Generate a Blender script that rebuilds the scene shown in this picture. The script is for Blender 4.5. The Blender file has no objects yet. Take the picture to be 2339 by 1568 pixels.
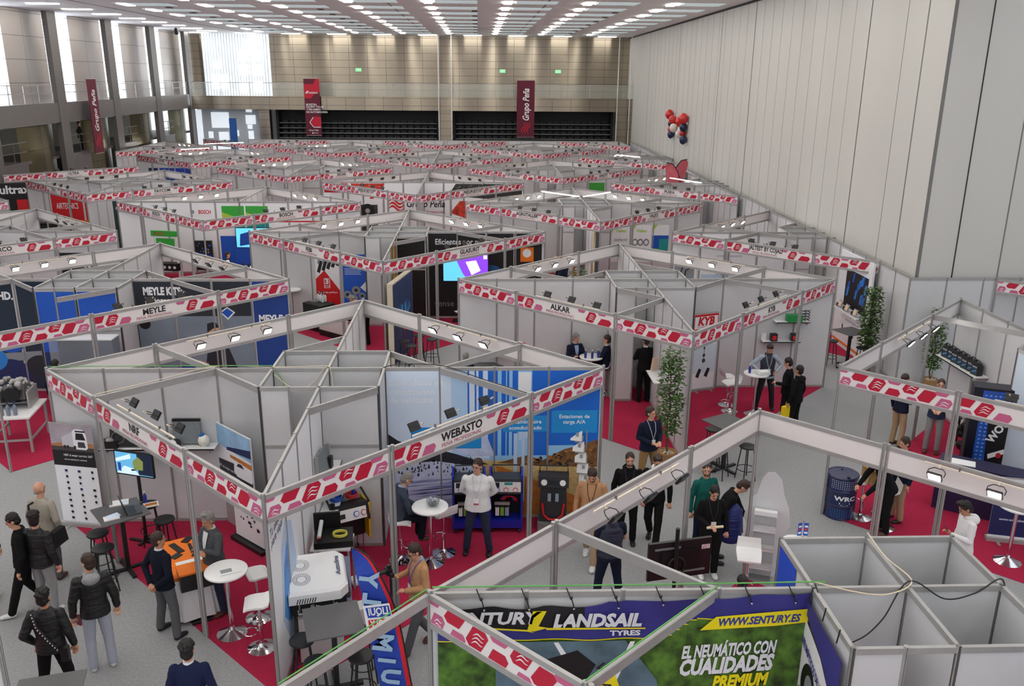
import bpy, math, random
import numpy as np
from mathutils import Vector, Matrix
R = math.radians
sin, cos, pi = math.sin, math.cos, math.pi
random.seed(7)
SC = bpy.context.scene
COL = SC.collection
# ---------------- camera, world, exposure
def camera():
    yaw, pitch, roll = 0.0405502605, 0.2988864565, 0.0087654700
    cy, sy, cp, sp = cos(yaw), sin(yaw), cos(pitch), sin(pitch)
    fwd = Vector((sy*cp, cy*cp, -sp)); r = Vector((cy, -sy, 0)); u = r.cross(fwd)
    c, s = cos(roll), sin(roll)
    r2 = c*r + s*u; u2 = -s*r + c*u
    cam = bpy.data.cameras.new('camera'); ob = bpy.data.objects.new('camera', cam); COL.objects.link(ob)
    cam.sensor_width = 36; cam.lens = 36*1980.6165/2339; cam.clip_end = 400
    m = Matrix((r2, u2, -fwd)).transposed().to_4x4(); m.translation = (0, 0, 8.0941)
    ob.matrix_world = m; SC.camera = ob
camera()
W = bpy.data.worlds.new('world'); SC.world = W; W.use_nodes = True
W.node_tree.nodes['Background'].inputs[0].default_value = (.90, .94, 1, 1)
W.node_tree.nodes['Background'].inputs[1].default_value = .66
SC.view_settings.view_transform = 'Standard'; SC.view_settings.look = 'None'
SC.view_settings.exposure = 0.9; SC.view_settings.gamma = 1; SC.view_settings.use_curve_mapping = False
LAMP_E, DIFF_E, FLOOD_E, WIN_E = 11.0, .25, 40.0, .8
H = 3.045      # top of the stand frames
ZC = 11.4      # ceiling
# ---------------- materials
def lin(c):
    return tuple(((x/255)/12.92 if x/255 <= .04045 else ((x/255+.055)/1.055)**2.4) for x in c)
MATS = {}
def M(name, col=(128,128,128), rough=.6, metal=0, emit=0, noise=None, bump=None, alpha=1, trans=0, spec=None, coat=0):
    if name in MATS: return MATS[name]
    m = bpy.data.materials.new(name); m.use_nodes = True; MATS[name] = m
    nt = m.node_tree; b = nt.nodes['Principled BSDF']
    c = (*lin(col), 1)
    b.inputs['Base Color'].default_value = c; b.inputs['Roughness'].default_value = rough
    b.inputs['Metallic'].default_value = metal
    if spec is not None: b.inputs['Specular IOR Level'].default_value = spec
    if coat: b.inputs['Coat Weight'].default_value = coat; b.inputs['Coat Roughness'].default_value = .08
    if trans: b.inputs['Transmission Weight'].default_value = trans; b.inputs['IOR'].default_value = 1.2
    if alpha < 1: b.inputs['Alpha'].default_value = alpha
    if emit:
        b.inputs['Emission Color'].default_value = c; b.inputs['Emission Strength'].default_value = emit
    if noise or bump:
        tc = nt.nodes.new('ShaderNodeTexCoord'); no = nt.nodes.new('ShaderNodeTexNoise')
        sc, amt = noise or bump[:2]
        if isinstance(sc, tuple):
            mp = nt.nodes.new('ShaderNodeMapping'); mp.inputs['Scale'].default_value = sc
            nt.links.new(tc.outputs['Object'], mp.inputs[0]); nt.links.new(mp.outputs[0], no.inputs['Vector']); no.inputs['Scale'].default_value = 1
        else:
            nt.links.new(tc.outputs['Object'], no.inputs['Vector']); no.inputs['Scale'].default_value = sc
        no.inputs['Detail'].default_value = 4
        if noise:
            mr = nt.nodes.new('ShaderNodeMapRange'); mr.inputs[1].default_value = .3; mr.inputs[2].default_value = .7
            mr.inputs[3].default_value = 1-amt; mr.inputs[4].default_value = 1+amt
            mx = nt.nodes.new('ShaderNodeVectorMath'); mx.operation = 'SCALE'; mx.inputs[0].default_value = c[:3]
            nt.links.new(no.outputs['Fac'], mr.inputs[0]); nt.links.new(mr.outputs[0], mx.inputs['Scale'])
            nt.links.new(mx.outputs[0], b.inputs['Base Color'])
        if bump:
            bp = nt.nodes.new('ShaderNodeBump'); bp.inputs['Strength'].default_value = bump[1]; bp.inputs['Distance'].default_value = bump[2]
            nt.links.new(no.outputs['Fac'], bp.inputs['Height']); nt.links.new(bp.outputs[0], b.inputs['Normal'])
    return m
alu = M('aluminium', (172,171,170), .42, .35, noise=(9,.05))
panel = M('stand_panel', (205,206,209), .55, noise=(3,.02))
board = M('fascia_board', (232,228,227), .5)
red = M('crimson_print', (188,22,55), .5)
pink = M('pink_print', (198,98,138), .5)
white = M('white_plastic', (235,235,235), .35)
black = M('black_paint', (24,24,26), .4)
dark = M('dark_fabric', (22,22,25), .9)
ink = M('black_ink', (28,26,30), .6)
crink = M('crimson_ink', (170,55,85), .6)
chrome = M('chrome', (225,225,228), .12, 1)
glassm = M('clear_acrylic', (240,244,246), .08, trans=.85)
grey = M('grey_plastic', (120,122,124), .5)
wpaper = M('white_paper', (236,236,236), .7)
carpet = M('grey_carpet', (156,157,158), .95, noise=(26,.12), spec=.1)
redcarpet = M('crimson_carpet', (170,42,72), .95, noise=(20,.07), spec=.1)
# ---------------- mesh builder
def P(name, *c, **k): return M(name, *c, **k)
class MB:
    def __init__(s): s.v=[]; s.f=[]; s.m=[]; s.mats=[]
    def mi(s, mat):
        if mat not in s.mats: s.mats.append(mat)
        return s.mats.index(mat)
    def add(s, vs, fs, mat):
        o = len(s.v); k = s.mi(mat); s.v += [tuple(v) for v in vs]
        for f in fs: s.f.append(tuple(i+o for i in f)); s.m.append(k)
        return s
    def box(s, c, d, mat, rz=0, rx=0, ry=0, taper=1):
        q = Matrix.Rotation(rz,3,'Z') @ Matrix.Rotation(ry,3,'Y') @ Matrix.Rotation(rx,3,'X'); vs=[]
        for z in (-.5,.5):
            t = taper if z>0 else 1
            for x,y in ((-.5,-.5),(.5,-.5),(.5,.5),(-.5,.5)):
                vs.append(Vector(c)+q@Vector((x*d[0]*t,y*d[1]*t,z*d[2])))
        return s.add(vs, [(3,2,1,0),(4,5,6,7),(0,1,5,4),(1,2,6,5),(2,3,7,6),(3,0,4,7)], mat)
    def cyl(s, a, b, r, mat, r2=None, n=12):
        a=Vector(a); b=Vector(b); r2 = r if r2 is None else r2; d=(b-a).normalized()
        x = d.orthogonal().normalized(); y = d.cross(x); vs=[]
        for p,rr in ((a,r),(b,r2)):
            for i in range(n): vs.append(p+rr*(cos(2*pi*i/n)*x+sin(2*pi*i/n)*y))
        return s.add(vs, [(i,(i+1)%n,n+(i+1)%n,n+i) for i in range(n)]+[tuple(range(n-1,-1,-1)),tuple(range(n,2*n))], mat)
    def tube(s, pts, r, mat, n=6, closed=False):
        pts=[Vector(p) for p in pts]; vs=[]; fs=[]; m=len(pts); px=None
        for i,p in enumerate(pts):
            d = (pts[(i+1)%m]-pts[i-1]) if closed else (pts[min(i+1,m-1)]-pts[max(i-1,0)])
            d.normalize()
            x = d.orthogonal().normalized() if px is None else (px-d*px.dot(d)).normalized()
            px=x; y=d.cross(x); rr = r[i] if isinstance(r,(list,tuple)) else r
            for k in range(n): vs.append(p+rr*(cos(2*pi*k/n)*x+sin(2*pi*k/n)*y))
        for i in range(m if closed else m-1):
            j=(i+1)%m
            for k in range(n): fs.append((i*n+k,i*n+(k+1)%n,j*n+(k+1)%n,j*n+k))
        if not closed: fs += [tuple(range(n-1,-1,-1)), tuple(range((m-1)*n,m*n))]
        return s.add(vs, fs, mat)
    def lathe(s, prof, mat, c=(0,0,0), n=20):
        vs=[]; fs=[]; m=len(prof)
        for r,z in prof:
            for i in range(n): vs.append((c[0]+r*cos(2*pi*i/n), c[1]+r*sin(2*pi*i/n), c[2]+z))
        for j in range(m-1):
            for i in range(n): fs.append((j*n+i,j*n+(i+1)%n,(j+1)*n+(i+1)%n,(j+1)*n+i))
        fs += [tuple(range(n-1,-1,-1)), tuple(range((m-1)*n,m*n))]
        return s.add(vs, fs, mat)
    def ell(s, c, r, mat, n=12, m=8, q=None):
        vs=[]; fs=[]; q = q or Matrix.Identity(3); c=Vector(c)
        for j in range(1,m):
            t=pi*j/m
            for i in range(n): vs.append(c+q@Vector((r[0]*sin(t)*cos(2*pi*i/n), r[1]*sin(t)*sin(2*pi*i/n), r[2]*cos(t))))
        for j in range(m-2):
            for i in range(n): fs.append((j*n+i,(j+1)*n+i,(j+1)*n+(i+1)%n,j*n+(i+1)%n))
        a=len(vs); vs += [c+q@Vector((0,0,r[2])), c-q@Vector((0,0,r[2]))]
        for i in range(n): fs.append((a,i,(i+1)%n)); fs.append((a+1,(m-2)*n+(i+1)%n,(m-2)*n+i))
        return s.add(vs, fs, mat)
    def prism(s, pts, z0, z1, mat, cap=None):
        n=len(pts)
        s.add([(x,y,z0) for x,y in pts]+[(x,y,z1) for x,y in pts], [(i,(i+1)%n,n+(i+1)%n,n+i) for i in range(n)]+[tuple(range(n-1,-1,-1)),tuple(range(n,2*n))], mat)
        return s
    def plane2(s, pts, mat, o=(0,0,0), ux=(1,0,0), uy=(0,0,1)):
        o=Vector(o); ux=Vector(ux); uy=Vector(uy)
        return s.add([o+ux*x+uy*y for x,y in pts], [tuple(range(len(pts)))], mat)
    def mesh(s, name, smooth=False):
        me = bpy.data.meshes.new(name); me.from_pydata([tuple(v) for v in s.v], [], s.f)
        for m in s.mats: me.materials.append(m)
        me.polygons.foreach_set('material_index', s.m)
        if smooth: me.polygons.foreach_set('use_smooth', [True]*len(s.f))
        me.update(); return me
    def build(s, name, parent=None, loc=(0,0,0), rz=0, smooth=False, **k):
        if smooth:
            me = s.mesh(name, True)
            try: me.set_sharp_from_angle(angle=R(40))
            except Exception: pass
        else: me = s.mesh(name)
        return put(name, me, parent, loc, rz, **k)
def put(name, me, parent=None, loc=(0,0,0), rz=0, label=None, cat=None, group=None, kind=None):
    o = bpy.data.objects.new(name, me); COL.objects.link(o)
    o.location = loc; o.rotation_euler = (0,0,rz); o.parent = parent
    return tag(o, label, cat, group, kind)
def tag(o, label=None, cat=None, group=None, kind=None):
    if label: o['label']=label
    if cat: o['category']=cat
    if group: o['group']=group
    if kind: o['kind']=kind
    return o
def thing(name, label, cat, loc=(0,0,0), rz=0, group=None):
    return put(name, None, None, loc, rz, label, cat, group)
def clone(root, loc, rz, label=None, group=None):
    r = root.copy(); COL.objects.link(r); r.location=loc; r.rotation_euler=(0,0,rz)
    if label: r['label']=label
    if group: r['group']=group
    for ch in list(root.children):
        c = ch.copy(); COL.objects.link(c); c.parent = r
        for g in ch.children:
            d = g.copy(); COL.objects.link(d); d.parent = c
    return r
# text as flat polygons
TX = {}
def text(s, bold=0, italic=0):
    k=(s,bold,italic)
    if k not in TX:
        cu = bpy.data.curves.new('t','FONT'); cu.body=s; cu.offset=bold; cu.shear=italic; cu.resolution_u=2; cu.align_x='CENTER'; cu.align_y='CENTER'
        ob = bpy.data.objects.new('t',cu); me = ob.to_mesh()
        vs=[tuple(v.co)[:2] for v in me.vertices]; fs=[tuple(p.vertices) for p in me.polygons]
        ob.to_mesh_clear(); bpy.data.objects.remove(ob); bpy.data.curves.remove(cu)
        xs=[v[0] for v in vs] or [0]; ys=[v[1] for v in vs] or [0]
        TX[k]=(vs,fs,max(xs)-min(xs),max(ys)-min(ys),(max(xs)+min(xs))/2,(max(ys)+min(ys))/2)
    return TX[k]
def put_text(mb, s, mat, o, ux=(1,0,0), uy=(0,0,1), h=.1, w=None, bold=.02, italic=0, left=False):
    vs,fs,tw,th,cx,cy = text(s,bold,italic); k = h/.72; kx = k
    if w: kx = w/max(tw,1e-6)
    o=Vector(o); ux=Vector(ux); uy=Vector(uy); cx0 = cx-tw/2 if left else cx
    mb.add([o+ux*((x-cx0)*kx)+uy*((y-cy)*k) for x,y in vs], fs, mat)
# ---------------- the hall
def steelmat(name, col, rough, sx, sz, strength, dx=.0, grid=None):
    m = M(name, col, rough, .92, bump=((sx, sx, sz), strength, .12))
    if grid:
        nt = m.node_tree; b = nt.nodes['Principled BSDF']
        tc = nt.nodes.new('ShaderNodeTexCoord'); sp = nt.nodes.new('ShaderNodeSeparateXYZ'); nt.links.new(tc.outputs['Object'], sp.inputs[0])
        outs = []
        for ax, per in grid:
            a = nt.nodes.new('ShaderNodeMath'); a.operation = 'PINGPONG'; a.inputs[1].default_value = per/2
            nt.links.new(sp.outputs[ax], a.inputs[0])
            g = nt.nodes.new('ShaderNodeMath'); g.operation = 'GREATER_THAN'; g.inputs[1].default_value = .014
            nt.links.new(a.outputs[0], g.inputs[0]); outs.append(g)
        mu = nt.nodes.new('ShaderNodeMath'); mu.operation = 'MULTIPLY'
        nt.links.new(outs[0].outputs[0], mu.inputs[0]); nt.links.new(outs[-1].outputs[0], mu.inputs[1])
        mx = nt.nodes.new('ShaderNodeMix'); mx.data_type = 'RGBA'
        mx.inputs[6].default_value = (*lin([c*.62 for c in col]), 1); mx.inputs[7].default_value = (*lin(col), 1)
        nt.links.new(mu.outputs[0], mx.inputs[0]); nt.links.new(mx.outputs[2], b.inputs['Base Color'])
    return m
steel = steelmat('brushed_steel_far', (168,158,142), .27, .4, .02, .08, grid=((0,1.6),(2,.62)))
def aniso(m,a=.97):
    nt=m.node_tree; b=nt.nodes['Principled BSDF']; tg=nt.nodes.new('ShaderNodeCombineXYZ'); tg.inputs[2].default_value=1
    nt.links.new(tg.outputs[0],b.inputs['Tangent']); b.inputs['Anisotropic'].default_value=a; b.inputs['Metallic'].default_value=1
aniso(steel,.97)
steel2 = steelmat('brushed_steel_left', (196,190,186), .45, .5, .35, .5, grid=((1,4.0),(2,1.25)))
brass = steelmat('olive_steel', (128,122,96), .28, .5, .12, .6, grid=((1,3.0),(2,1.3)))
dsteel = steelmat('dark_steel', (150,147,146), .38, .5, .15, .4)
whitewall = M('white_wall', (205,203,198), .6, noise=((.3,.35,.1),.03))
ceilm = M('ceiling_paint', (242,239,239), .8)
seam = M('wall_seam', (120,120,118), .7)
seamf = M('fine_seam', (160,158,153), .7)
seamd = M('dark_seam', (45,45,45), .7)
winb = M('daylight_left', (236,244,255), .6, emit=WIN_E*2.6)
winm = M('daylight_window', (232,240,248), .6, emit=WIN_E*.45)
lampm = M('lamp_glow', (255,250,242), .6, emit=LAMP_E)
diffm = M('diffuser_glow', (196,210,212), .6, emit=DIFF_E)  # translucent panels, no lamps; a faint glow is added to lighten them
S_ = dict(kind='structure')
MB().add([(-40,-14,0),(40,-14,0),(40,90,0),(-40,90,0)], [(0,1,2,3)], carpet).build('floor', **S_)
MB().box((-7.1,33,ZC+.15), (41.4,98,.3), ceilm).build('ceiling', **S_)
# right white wall with its seams
WA=math.atan2(1.55,54.6)   # the white wall runs slightly outwards
def wpt(y,off=0): return (11.75+(y-22.4)*.0284+off, y)
m=MB(); x0,y0=wpt(22.4); x1,y1=wpt(98)
m.prism([(x0,y0),(x0+12,y0),(x0+12,y0+.4),(x0+.5,y0+.4),(x1+.5,y1),(x1,y1)],0,12,whitewall); m.box((23.6,0,6),(.3,45,12),whitewall)  # outer side wall is unseen, added to hold back light from the right
def ys(u): return 11.114/(13.3/u-.0284)
for y,w,mt in [(26.8,.05,seam),(30.76,.035,seamd),(43.64,.09,seam),(49.6,.03,seamd),(59.7,.05,seam),(28.1,.012,seam),(70,.04,seam)]+[(30.76+1.29*i,.010,seamf) for i in range(1,10)]+[(43.64+1.3*i,.006,seamf) for i in range(1,20)]:
    x,y=wpt(ys(y)); m.box((x-.002,y,6), (.012,w,12), mt, rz=-WA)
m.box((x0+.04,y0-.003,6),(.09,.02,12),seam)
for x,w,mt in ((12.75,.03,seamd),(14.0,.03,seam),(16.4,.02,seam)): m.box((x,y0-.005,6),(w,.012,12),mt)
xa,ya=wpt(60); m.box((xa-.01,60,ZC-.05), (.03,75,.10), seamd, rz=-WA)
m.build('wall_right', **S_)
# far wall, balcony parapet, terraces of folded seats
m = MB().box((-2.2,80.2,8.8), (31.6,.3,5.4), steel)
m.box((-24.4,80.2,8.8), (1.2,.3,5.4), steel)
m.box((-5.5,80.4,2.6), (38,.2,5.2), ceilm)
m.build('wall_back', **S_)
m = MB().box((-21,80.3,8.7), (5.8,.1,5.4), winm)
for i in range(24): m.box((-23.8+i*.24,80.1,8.7), (.07,.06,5.4), M('curtain', (214,222,228), .9))
for (x,z,w,h) in [(-20.4,6.9,.7,.9),(-20.4,8.4,.8,.8),(-20.4,9.6,.8,.8),(-19.2,7.0,.8,.9),(-19.2,8.4,.9,.9),(-19.2,9.6,.8,.7),(-19.2,10.9,.8,.6),(-22.6,8.8,.8,.6),(-22.5,7.4,1.3,1.2)]: m.box((x,80.06,z), (w,.04,h), M('bright_pane',(255,255,255),.6,emit=1.6))
m.build('window_1', **S_)
m = MB().box((-5.4,77,5.75), (37.4,.25,1.1), steel)
m.box((-5.4,78.6,5.35), (37.4,3.2,.3), ceilm)
m.build('trim_1', **S_)
m = MB()
for x0,x1 in ((-24.2,-17.5),(-17.4,-3.3),(-2.2,11.9),(12,13.4)):
    if x0==-24.2:
        m.box((-21.3,78.2,2.6),(5.6,.15,5.2),M('pale_screen',(205,214,222),.6))
        m.box((-18.2,77.6,2.6),(.9,.9,5.2),steel)
    elif x0==12: m.box((12.8,77.2,2.6),(1.6,.5,5.2),steel)
m.box((-2.75,77.2,2.6),(1.1,.5,5.2),steel)
m.build('wall_back_lower', **S_)
m = MB()
for x,z,w,h in [(-22.2,4.25,1.5,1.3),(-19.6,4.3,.85,.75),(-19.7,5.05,.5,.25),(-23.1,3.0,.4,.55),(-22,2.9,.85,.7),(-20.9,3.15,.4,.5),(-19.7,3.7,.4,.35),(-19.65,3.0,.45,.7),(-18.3,3.75,.5,.4)]+[(-23.3+i*1.25,1.9,1.1,.3) for i in range(5)]:
    m.box((x,78.1,z), (w,.05,h), winm)
m.box((-24,78.1,2.6), (.5,.05,5), winm)
m.build('window_2', **S_)
gm = M('balustrade_glass', (225,238,232), .05, alpha=.12)
m = MB().box((-5.4,76.95,6.85), (37.4,.03,1.05), gm).box((-5.4,76.95,7.38), (37.4,.05,.05), alu)
for x in np.arange(-24,13,2.4): m.box((x,76.95,6.85),(.04,.05,1.05),alu)
m.build('balcony_balustrade', label='long glass balustrade along the far balcony above the seats', cat='balustrade')
bk = M('bleacher_black', (30,31,33), .6); bk2 = M('bleacher_edge', (120,122,124), .4)
for n,(x0,x1) in enumerate(((-17.45,-3.35),(-2.15,11.9))):
    t = thing('retractable_seating', ['left','right'][n]+' bank of folded black seating under the far balcony', 'bleachers', ((x0+x1)/2,78.4,0), 0, 'folded seating banks')
    L = x1-x0
    MB().box((0,1.2,2.6),(L,.2,5.2),bk).box((-L/2+.1,.6,2.6),(.2,1.6,5.2),bk).box((L/2-.1,.6,2.6),(.2,1.6,5.2),bk).build('housing', t)
    for k in range(6):
        z = 4.05-k*.42
        b = MB().box((0,.2-k*.12,z),(L-.5,.6,.06),bk2)
        for i in range(22): b.box((-L/2+.7+i*(L-1.4)/21,.35-k*.12,z+.13),(.42,.1,.2),bk)
        b.build('seat_row', t)
for x in (-3.3,-2.2,11.95,13.0):
    tag(MB().cyl((x,76.7,.3),(x,76.7,ZC-.05),.045,M('pipe_white',(225,225,222),.4),n=8).build('conduit_pipe'), 'thin white vertical pipe '+{-3.3:'left of the pillar between seat banks',-2.2:'right of the pillar between seat banks',11.95:'beside the right end of the seating',13.0:'nearest the far right corner'}[x], 'pipe')
# exit signs
exg = M('exit_green', (120,200,140), .5, emit=.6)
for n,x in enumerate((-10.4,2.2,7.1)):
    m = MB().box((x,79.95,8.5),(.5,.06,.28),exg).box((x,79.91,8.5),(.12,.02,.2),wpaper)
    m.build('exit_sign', label=['leftmost','middle','rightmost'][n]+' green emergency exit sign high on the far steel wall', cat='sign', group='exit signs')
# left wall bays
colm=M('column_grey',(112,108,106),.45,.3)
m = MB()
for k in range(-3,5):
    y0 = 46.2+8*k
    m.box((-24.45,y0-.5,ZC/2),(.3,1.05,ZC),colm)
m.box((-24.5,45,5.85),(.35,66,1.1),dsteel)
m.box((-26.3,45,5.35),(3.6,66,.2),ceilm)
m.box((-26.4,45,3.3),(3.4,66,.15),colm)
m.box((-28.4,45,5.6),(.2,66,12),M('corridor_wall',(200,198,186),.8))
for k in range(-3,4):
    y0 = 46.2+8*k
    m.box((-24.6,y0+1.4,1.7),(.2,2.9,3.4),dsteel)
m.build('wall_left', **S_)
m = MB()
for k in range(-3,4):
    y0 = 46.2+8*k
    n=10; vs=[]
    ya,yb=y0+2.9,y0+7.0
    for i in range(n+1):
        t=i/n; vs += [(-24.9+.35*sin(pi*t),ya+(yb-ya)*t,0),(-24.9+.35*sin(pi*t),ya+(yb-ya)*t,5.3)]
    m.add(vs,[(2*i,2*i+2,2*i+3,2*i+1) for i in range(n)],brass)
m.build('trim_2', **S_)
m = MB()
for k in range(-3,4):
    y0 = 46.2+8*k
    m.box((-25.3,y0+5.9,8.85),(.2,4.7,5.1),steel2)
m.build('trim_3', **S_)
for k in range(-3,4):
    y0 = 46.2+8*k
    MB().box((-28.2,y0+4,8.85),(.1,7.6,5.1),winb).build('window_%d'%(k+7), **S_)
for k in range(-1,4):
    y0 = 46.2+8*k
    m = MB()
    for z in (7.38,6.95): m.box((-24.45,y0+3.4,z),(.04,6.8,.04),alu)
    for i in range(5): m.box((-24.45,y0+.1+i*1.65,6.9),(.04,.04,1.0),alu)
    m.build('railing', label='upper gallery railing in the '+['nearest','second','third','fourth','farthest'][k+1]+' bay of the left wall', cat='railing', group='upper gallery railings')
    m = MB()
    for z in (4.45,3.95): m.box((-24.45,y0+1.4,z),(.04,2.8,.04),dsteel)
    m.box((-24.45,y0+1.4,3.95),(.04,.04,1.0),dsteel)
    m.build('railing', label='lower walkway railing in the '+['nearest','second','third','fourth','farthest'][k+1]+' opening of the left wall', cat='railing', group='lower walkway railings')
# ceiling luminaires
ORD=['first','second','third','fourth','fifth','sixth','seventh','eighth','ninth','tenth','eleventh','twelfth','thirteenth','fourteenth','fifteenth','sixteenth','seventeenth','eighteenth','nineteenth','twentieth','twenty-first','twenty-second']
t0 = None
XS = [-21.85,-17.72,-13.75,-9.98,-6.12,-2.33,1.45,5.25,9.25]
for j in range(-14,8):
    for i,x in enumerate(XS):
        y = 47.55+3.96*j
        full = i > 0
        LB='Ceiling lamp with diffuser, %s row from far wall, %s column from left'%(ORD[7-j],ORD[i-1])
        if t0 is None and full:
            t0 = thing('ceiling_luminaire',LB,'ceiling light',(x,y,ZC),0,'ceiling luminaires')
            MB().box((0,0,-.02),(.38,1.5,.05),lampm).build('lamp',t0)
            MB().box((1.35,0,-.01),(1.95,1.5,.03),diffm).build('diffuser',t0)
        elif full: clone(t0,(x,y,ZC),0,LB)
        else: MB().box((0,0,-.02),(1.5,.38,.05),lampm).build('ceiling_downlight',None,(x,y,ZC),label='White strip lamp in the plain ceiling along the left gallery, %s from the far wall'%ORD[7-j],cat='ceiling light',group='left row of ceiling strip lamps')
v0=None
for vi,x in enumerate((-.15,7.4,-16.2,-8.3)):
    for j in range(8):
        vl='Small dark vent in the ceiling, %s line, %s from the far wall'%(['centre','rightmost','leftmost','centre left'][vi],ORD[7-j])
        if v0 is None: v0=MB().box((0,0,-.01),(.3,.5,.03),seamd).build('ceiling_vent',None,(x,49.5,ZC),label=vl,cat='vent',group='ceiling vents')
        else:
            o=v0.copy(); COL.objects.link(o); o.location=(x,49.5+3.96*j,ZC); o['label']=vl
for xi,x in enumerate(np.arange(-23.5,13,3.85)):
    MB().box((x,78.6,ZC-.03),(1.5,.4,.05),lampm).build('ceiling_downlight',label='Strip lamp washing the far steel wall, %s from the left'%ORD[xi],cat='ceiling light',group='row of strip lamps at the far wall')
# long seams of the ceiling
m=MB()
for x in (-19.6,-4.3,3.3): m.box((x,40,ZC-.005),(.05,76,.02),seam)
m.build('trim_4', **S_)
tag(MB().lathe([(.02,.5),(.12,.42),(.16,.1),(.1,0)],black,(-22.6,70,ZC-.55)).build('ceiling_camera'),'black dome camera hanging from the ceiling near the left gallery','camera')
# partitions along the right wall of the show
def partition(name, x0,y0,x1,y1,label,low=0):
    L=math.hypot(x1-x0,y1-y0); n=max(1,round(L))
    o=wall_run(L,n); 
    return put(name,o,None,(x0,y0,0),math.atan2(y1-y0,x1-x0),label,'partition')
# hanging banners
maroon = M('maroon_cloth',(98,24,46),.75); bred=M('banner_red',(190,24,52),.7)
def banner(x,y,z0,z1,w,kind,label,rz=0,sag=0):
    t = thing('hanging_banner',label,'banner',(x,y,0),rz,'hanging banners')
    m=MB().box((0,0,(z0+z1)/2),(w,.05,z1-z0),maroon)
    hh=z1-z0; f=-.035
    if kind=='pena':
        put_text(m,'Grupo Peña',white,(0.1,f,z0+hh*.58),(0,0,1),(-1,0,0),h=.55,w=hh*.56,bold=.02,italic=.3)
        for k in range(3): wave(m,(-.1+.22*k-.1,f,z0+.35),(0,0,1),(-1,0,0),.9,.12,bred,ph=0)
    else:
        m.add([(-w/2,f,z1-.45),(w*.1,f,z1-.45),(w*.3,f,z1),(w/2,f,z1),(w/2,f,z1-1.1),(w*.2,f,z1-1.2),(-.1,f,z1-1.6),(-w/2,f,z1-1.6)],[(0,1,2,3,4,5,6,7)],bred)
        put_text(m,'PROFESIONAL',white,(.12,f-.01,z1-1.15),h=.13,w=w*.58)
        m.plane2([(-.55,z1-1.2),(-.4,z1-1.0),(-.25,z1-1.0),(-.38,z1-1.2)],white,(0,f-.01,0))
        for k,s in enumerate(('MUESTRA','EQUIPO TALLER','Y RECAMBIO','DE AUTOMOCIÓN')): put_text(m,s,white,(-w/2+.12,f-.01,z1-2.1-.2*k),h=.15,left=True,bold=.02)
        m.add([(w/2,f,z0+.7),(0,f,z0+.7),(-.3,f,z0+1.1),(0,f,z0+1.55),(w/2,f,z0+1.55)],[(0,1,2,3,4)],bred)
        m.tube([(w/2-.05,f-.01,z0+.68),(0,f-.01,z0+.68),(-.3,f-.01,z0+1.08),(0,f-.01,z0+1.5)],.035,white)
        put_text(m,'Grupo Peña',white,(0,f-.01,z0+.42),h=.12)
        m.ell((-.1,f-.01,z0+.2),(.06,.01,.06),white); put_text(m,'pena.com',white,(.15,f-.01,z0+.2),h=.08)
    m.build('cloth',t)
    MB().cyl((-w/2,0,z1),(w/2,0,z1),.03,alu,n=8).build('top_bar',t)
    MB().cyl((-w/2,0,z0),(w/2,0,z0),.03,alu,n=8).build('bottom_bar',t)
    return t
def wave(m,o,ux,uy,L,w,mat,ph=0,n=9):
    o=Vector(o);ux=Vector(ux);uy=Vector(uy);a=[];b=[]
    for i in range(n+1):
        t=i/n; c=o+ux*(L*t)+uy*(.16*L*sin(2*pi*t+ph)); ww=w*(.35+.65*sin(pi*min(1,max(0,t)))) 
        a.append(c+uy*ww/2); b.append(c-uy*ww/2)
    m.add(a+b,[(i,i+1,n+2+i,n+1+i) for i in range(n)],mat)
def wall_run(L,n,rail=.065,mat=None,Ht=None,low=.0,grp=None,key=None,name='partition_wall'):
    k=('wall',round(L,2),n,mat and mat.name,Ht,low)
    if k in MEC: return MEC[k]
    mat=mat or panel; Ht=Ht or H
    m=MB()
    for i in range(n):
        x0,x1=L*i/n,L*(i+1)/n
        m.box(((x0+x1)/2,0,(Ht+low)/2),(x1-x0-.04,.012,Ht-low-.04),mat)
        m.box(((x0+x1)/2,0,Ht-rail/2),(x1-x0-.04,.042,rail),alu)
        m.box(((x0+x1)/2,0,low+rail/2),(x1-x0-.04,.042,rail),alu)
    for i in range(n+1):
        x=L*i/n; prof(m,x,0,Ht+.01)
    MEC[k]=m.mesh(name); return MEC[k]
MEC={}
groove=M('post_groove',(120,118,116),.5,.3)
def prof(m,x,y,h,z0=0,r=.024):
    "octagonal slotted stand post"
    pts=[(x+r*1.08*cos(pi/8+pi/4*i),y+r*1.08*sin(pi/8+pi/4*i)) for i in range(8)]
    m.prism(pts,z0,h,alu)
    for a in (0,pi/2,pi,3*pi/2):
        m.box((x+r*cos(a),y+r*sin(a),(h+z0)/2),(.004 if a%pi==0 else .008,.008 if a%pi==0 else .004,h-z0-.01),groove)
banner(-13.95,76.6,3.1,7.75,1.3,'prof','maroon and red show banner hanging left on the far balcony')
banner(4.1,76.6,3.05,7.75,1.5,'pena','plain maroon banner with white lettering hanging right on the far balcony')
banner(-24.0,57.2,3.2,7.7,1.3,'pena','maroon banner with white lettering on the left gallery wall',R(90))
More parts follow.
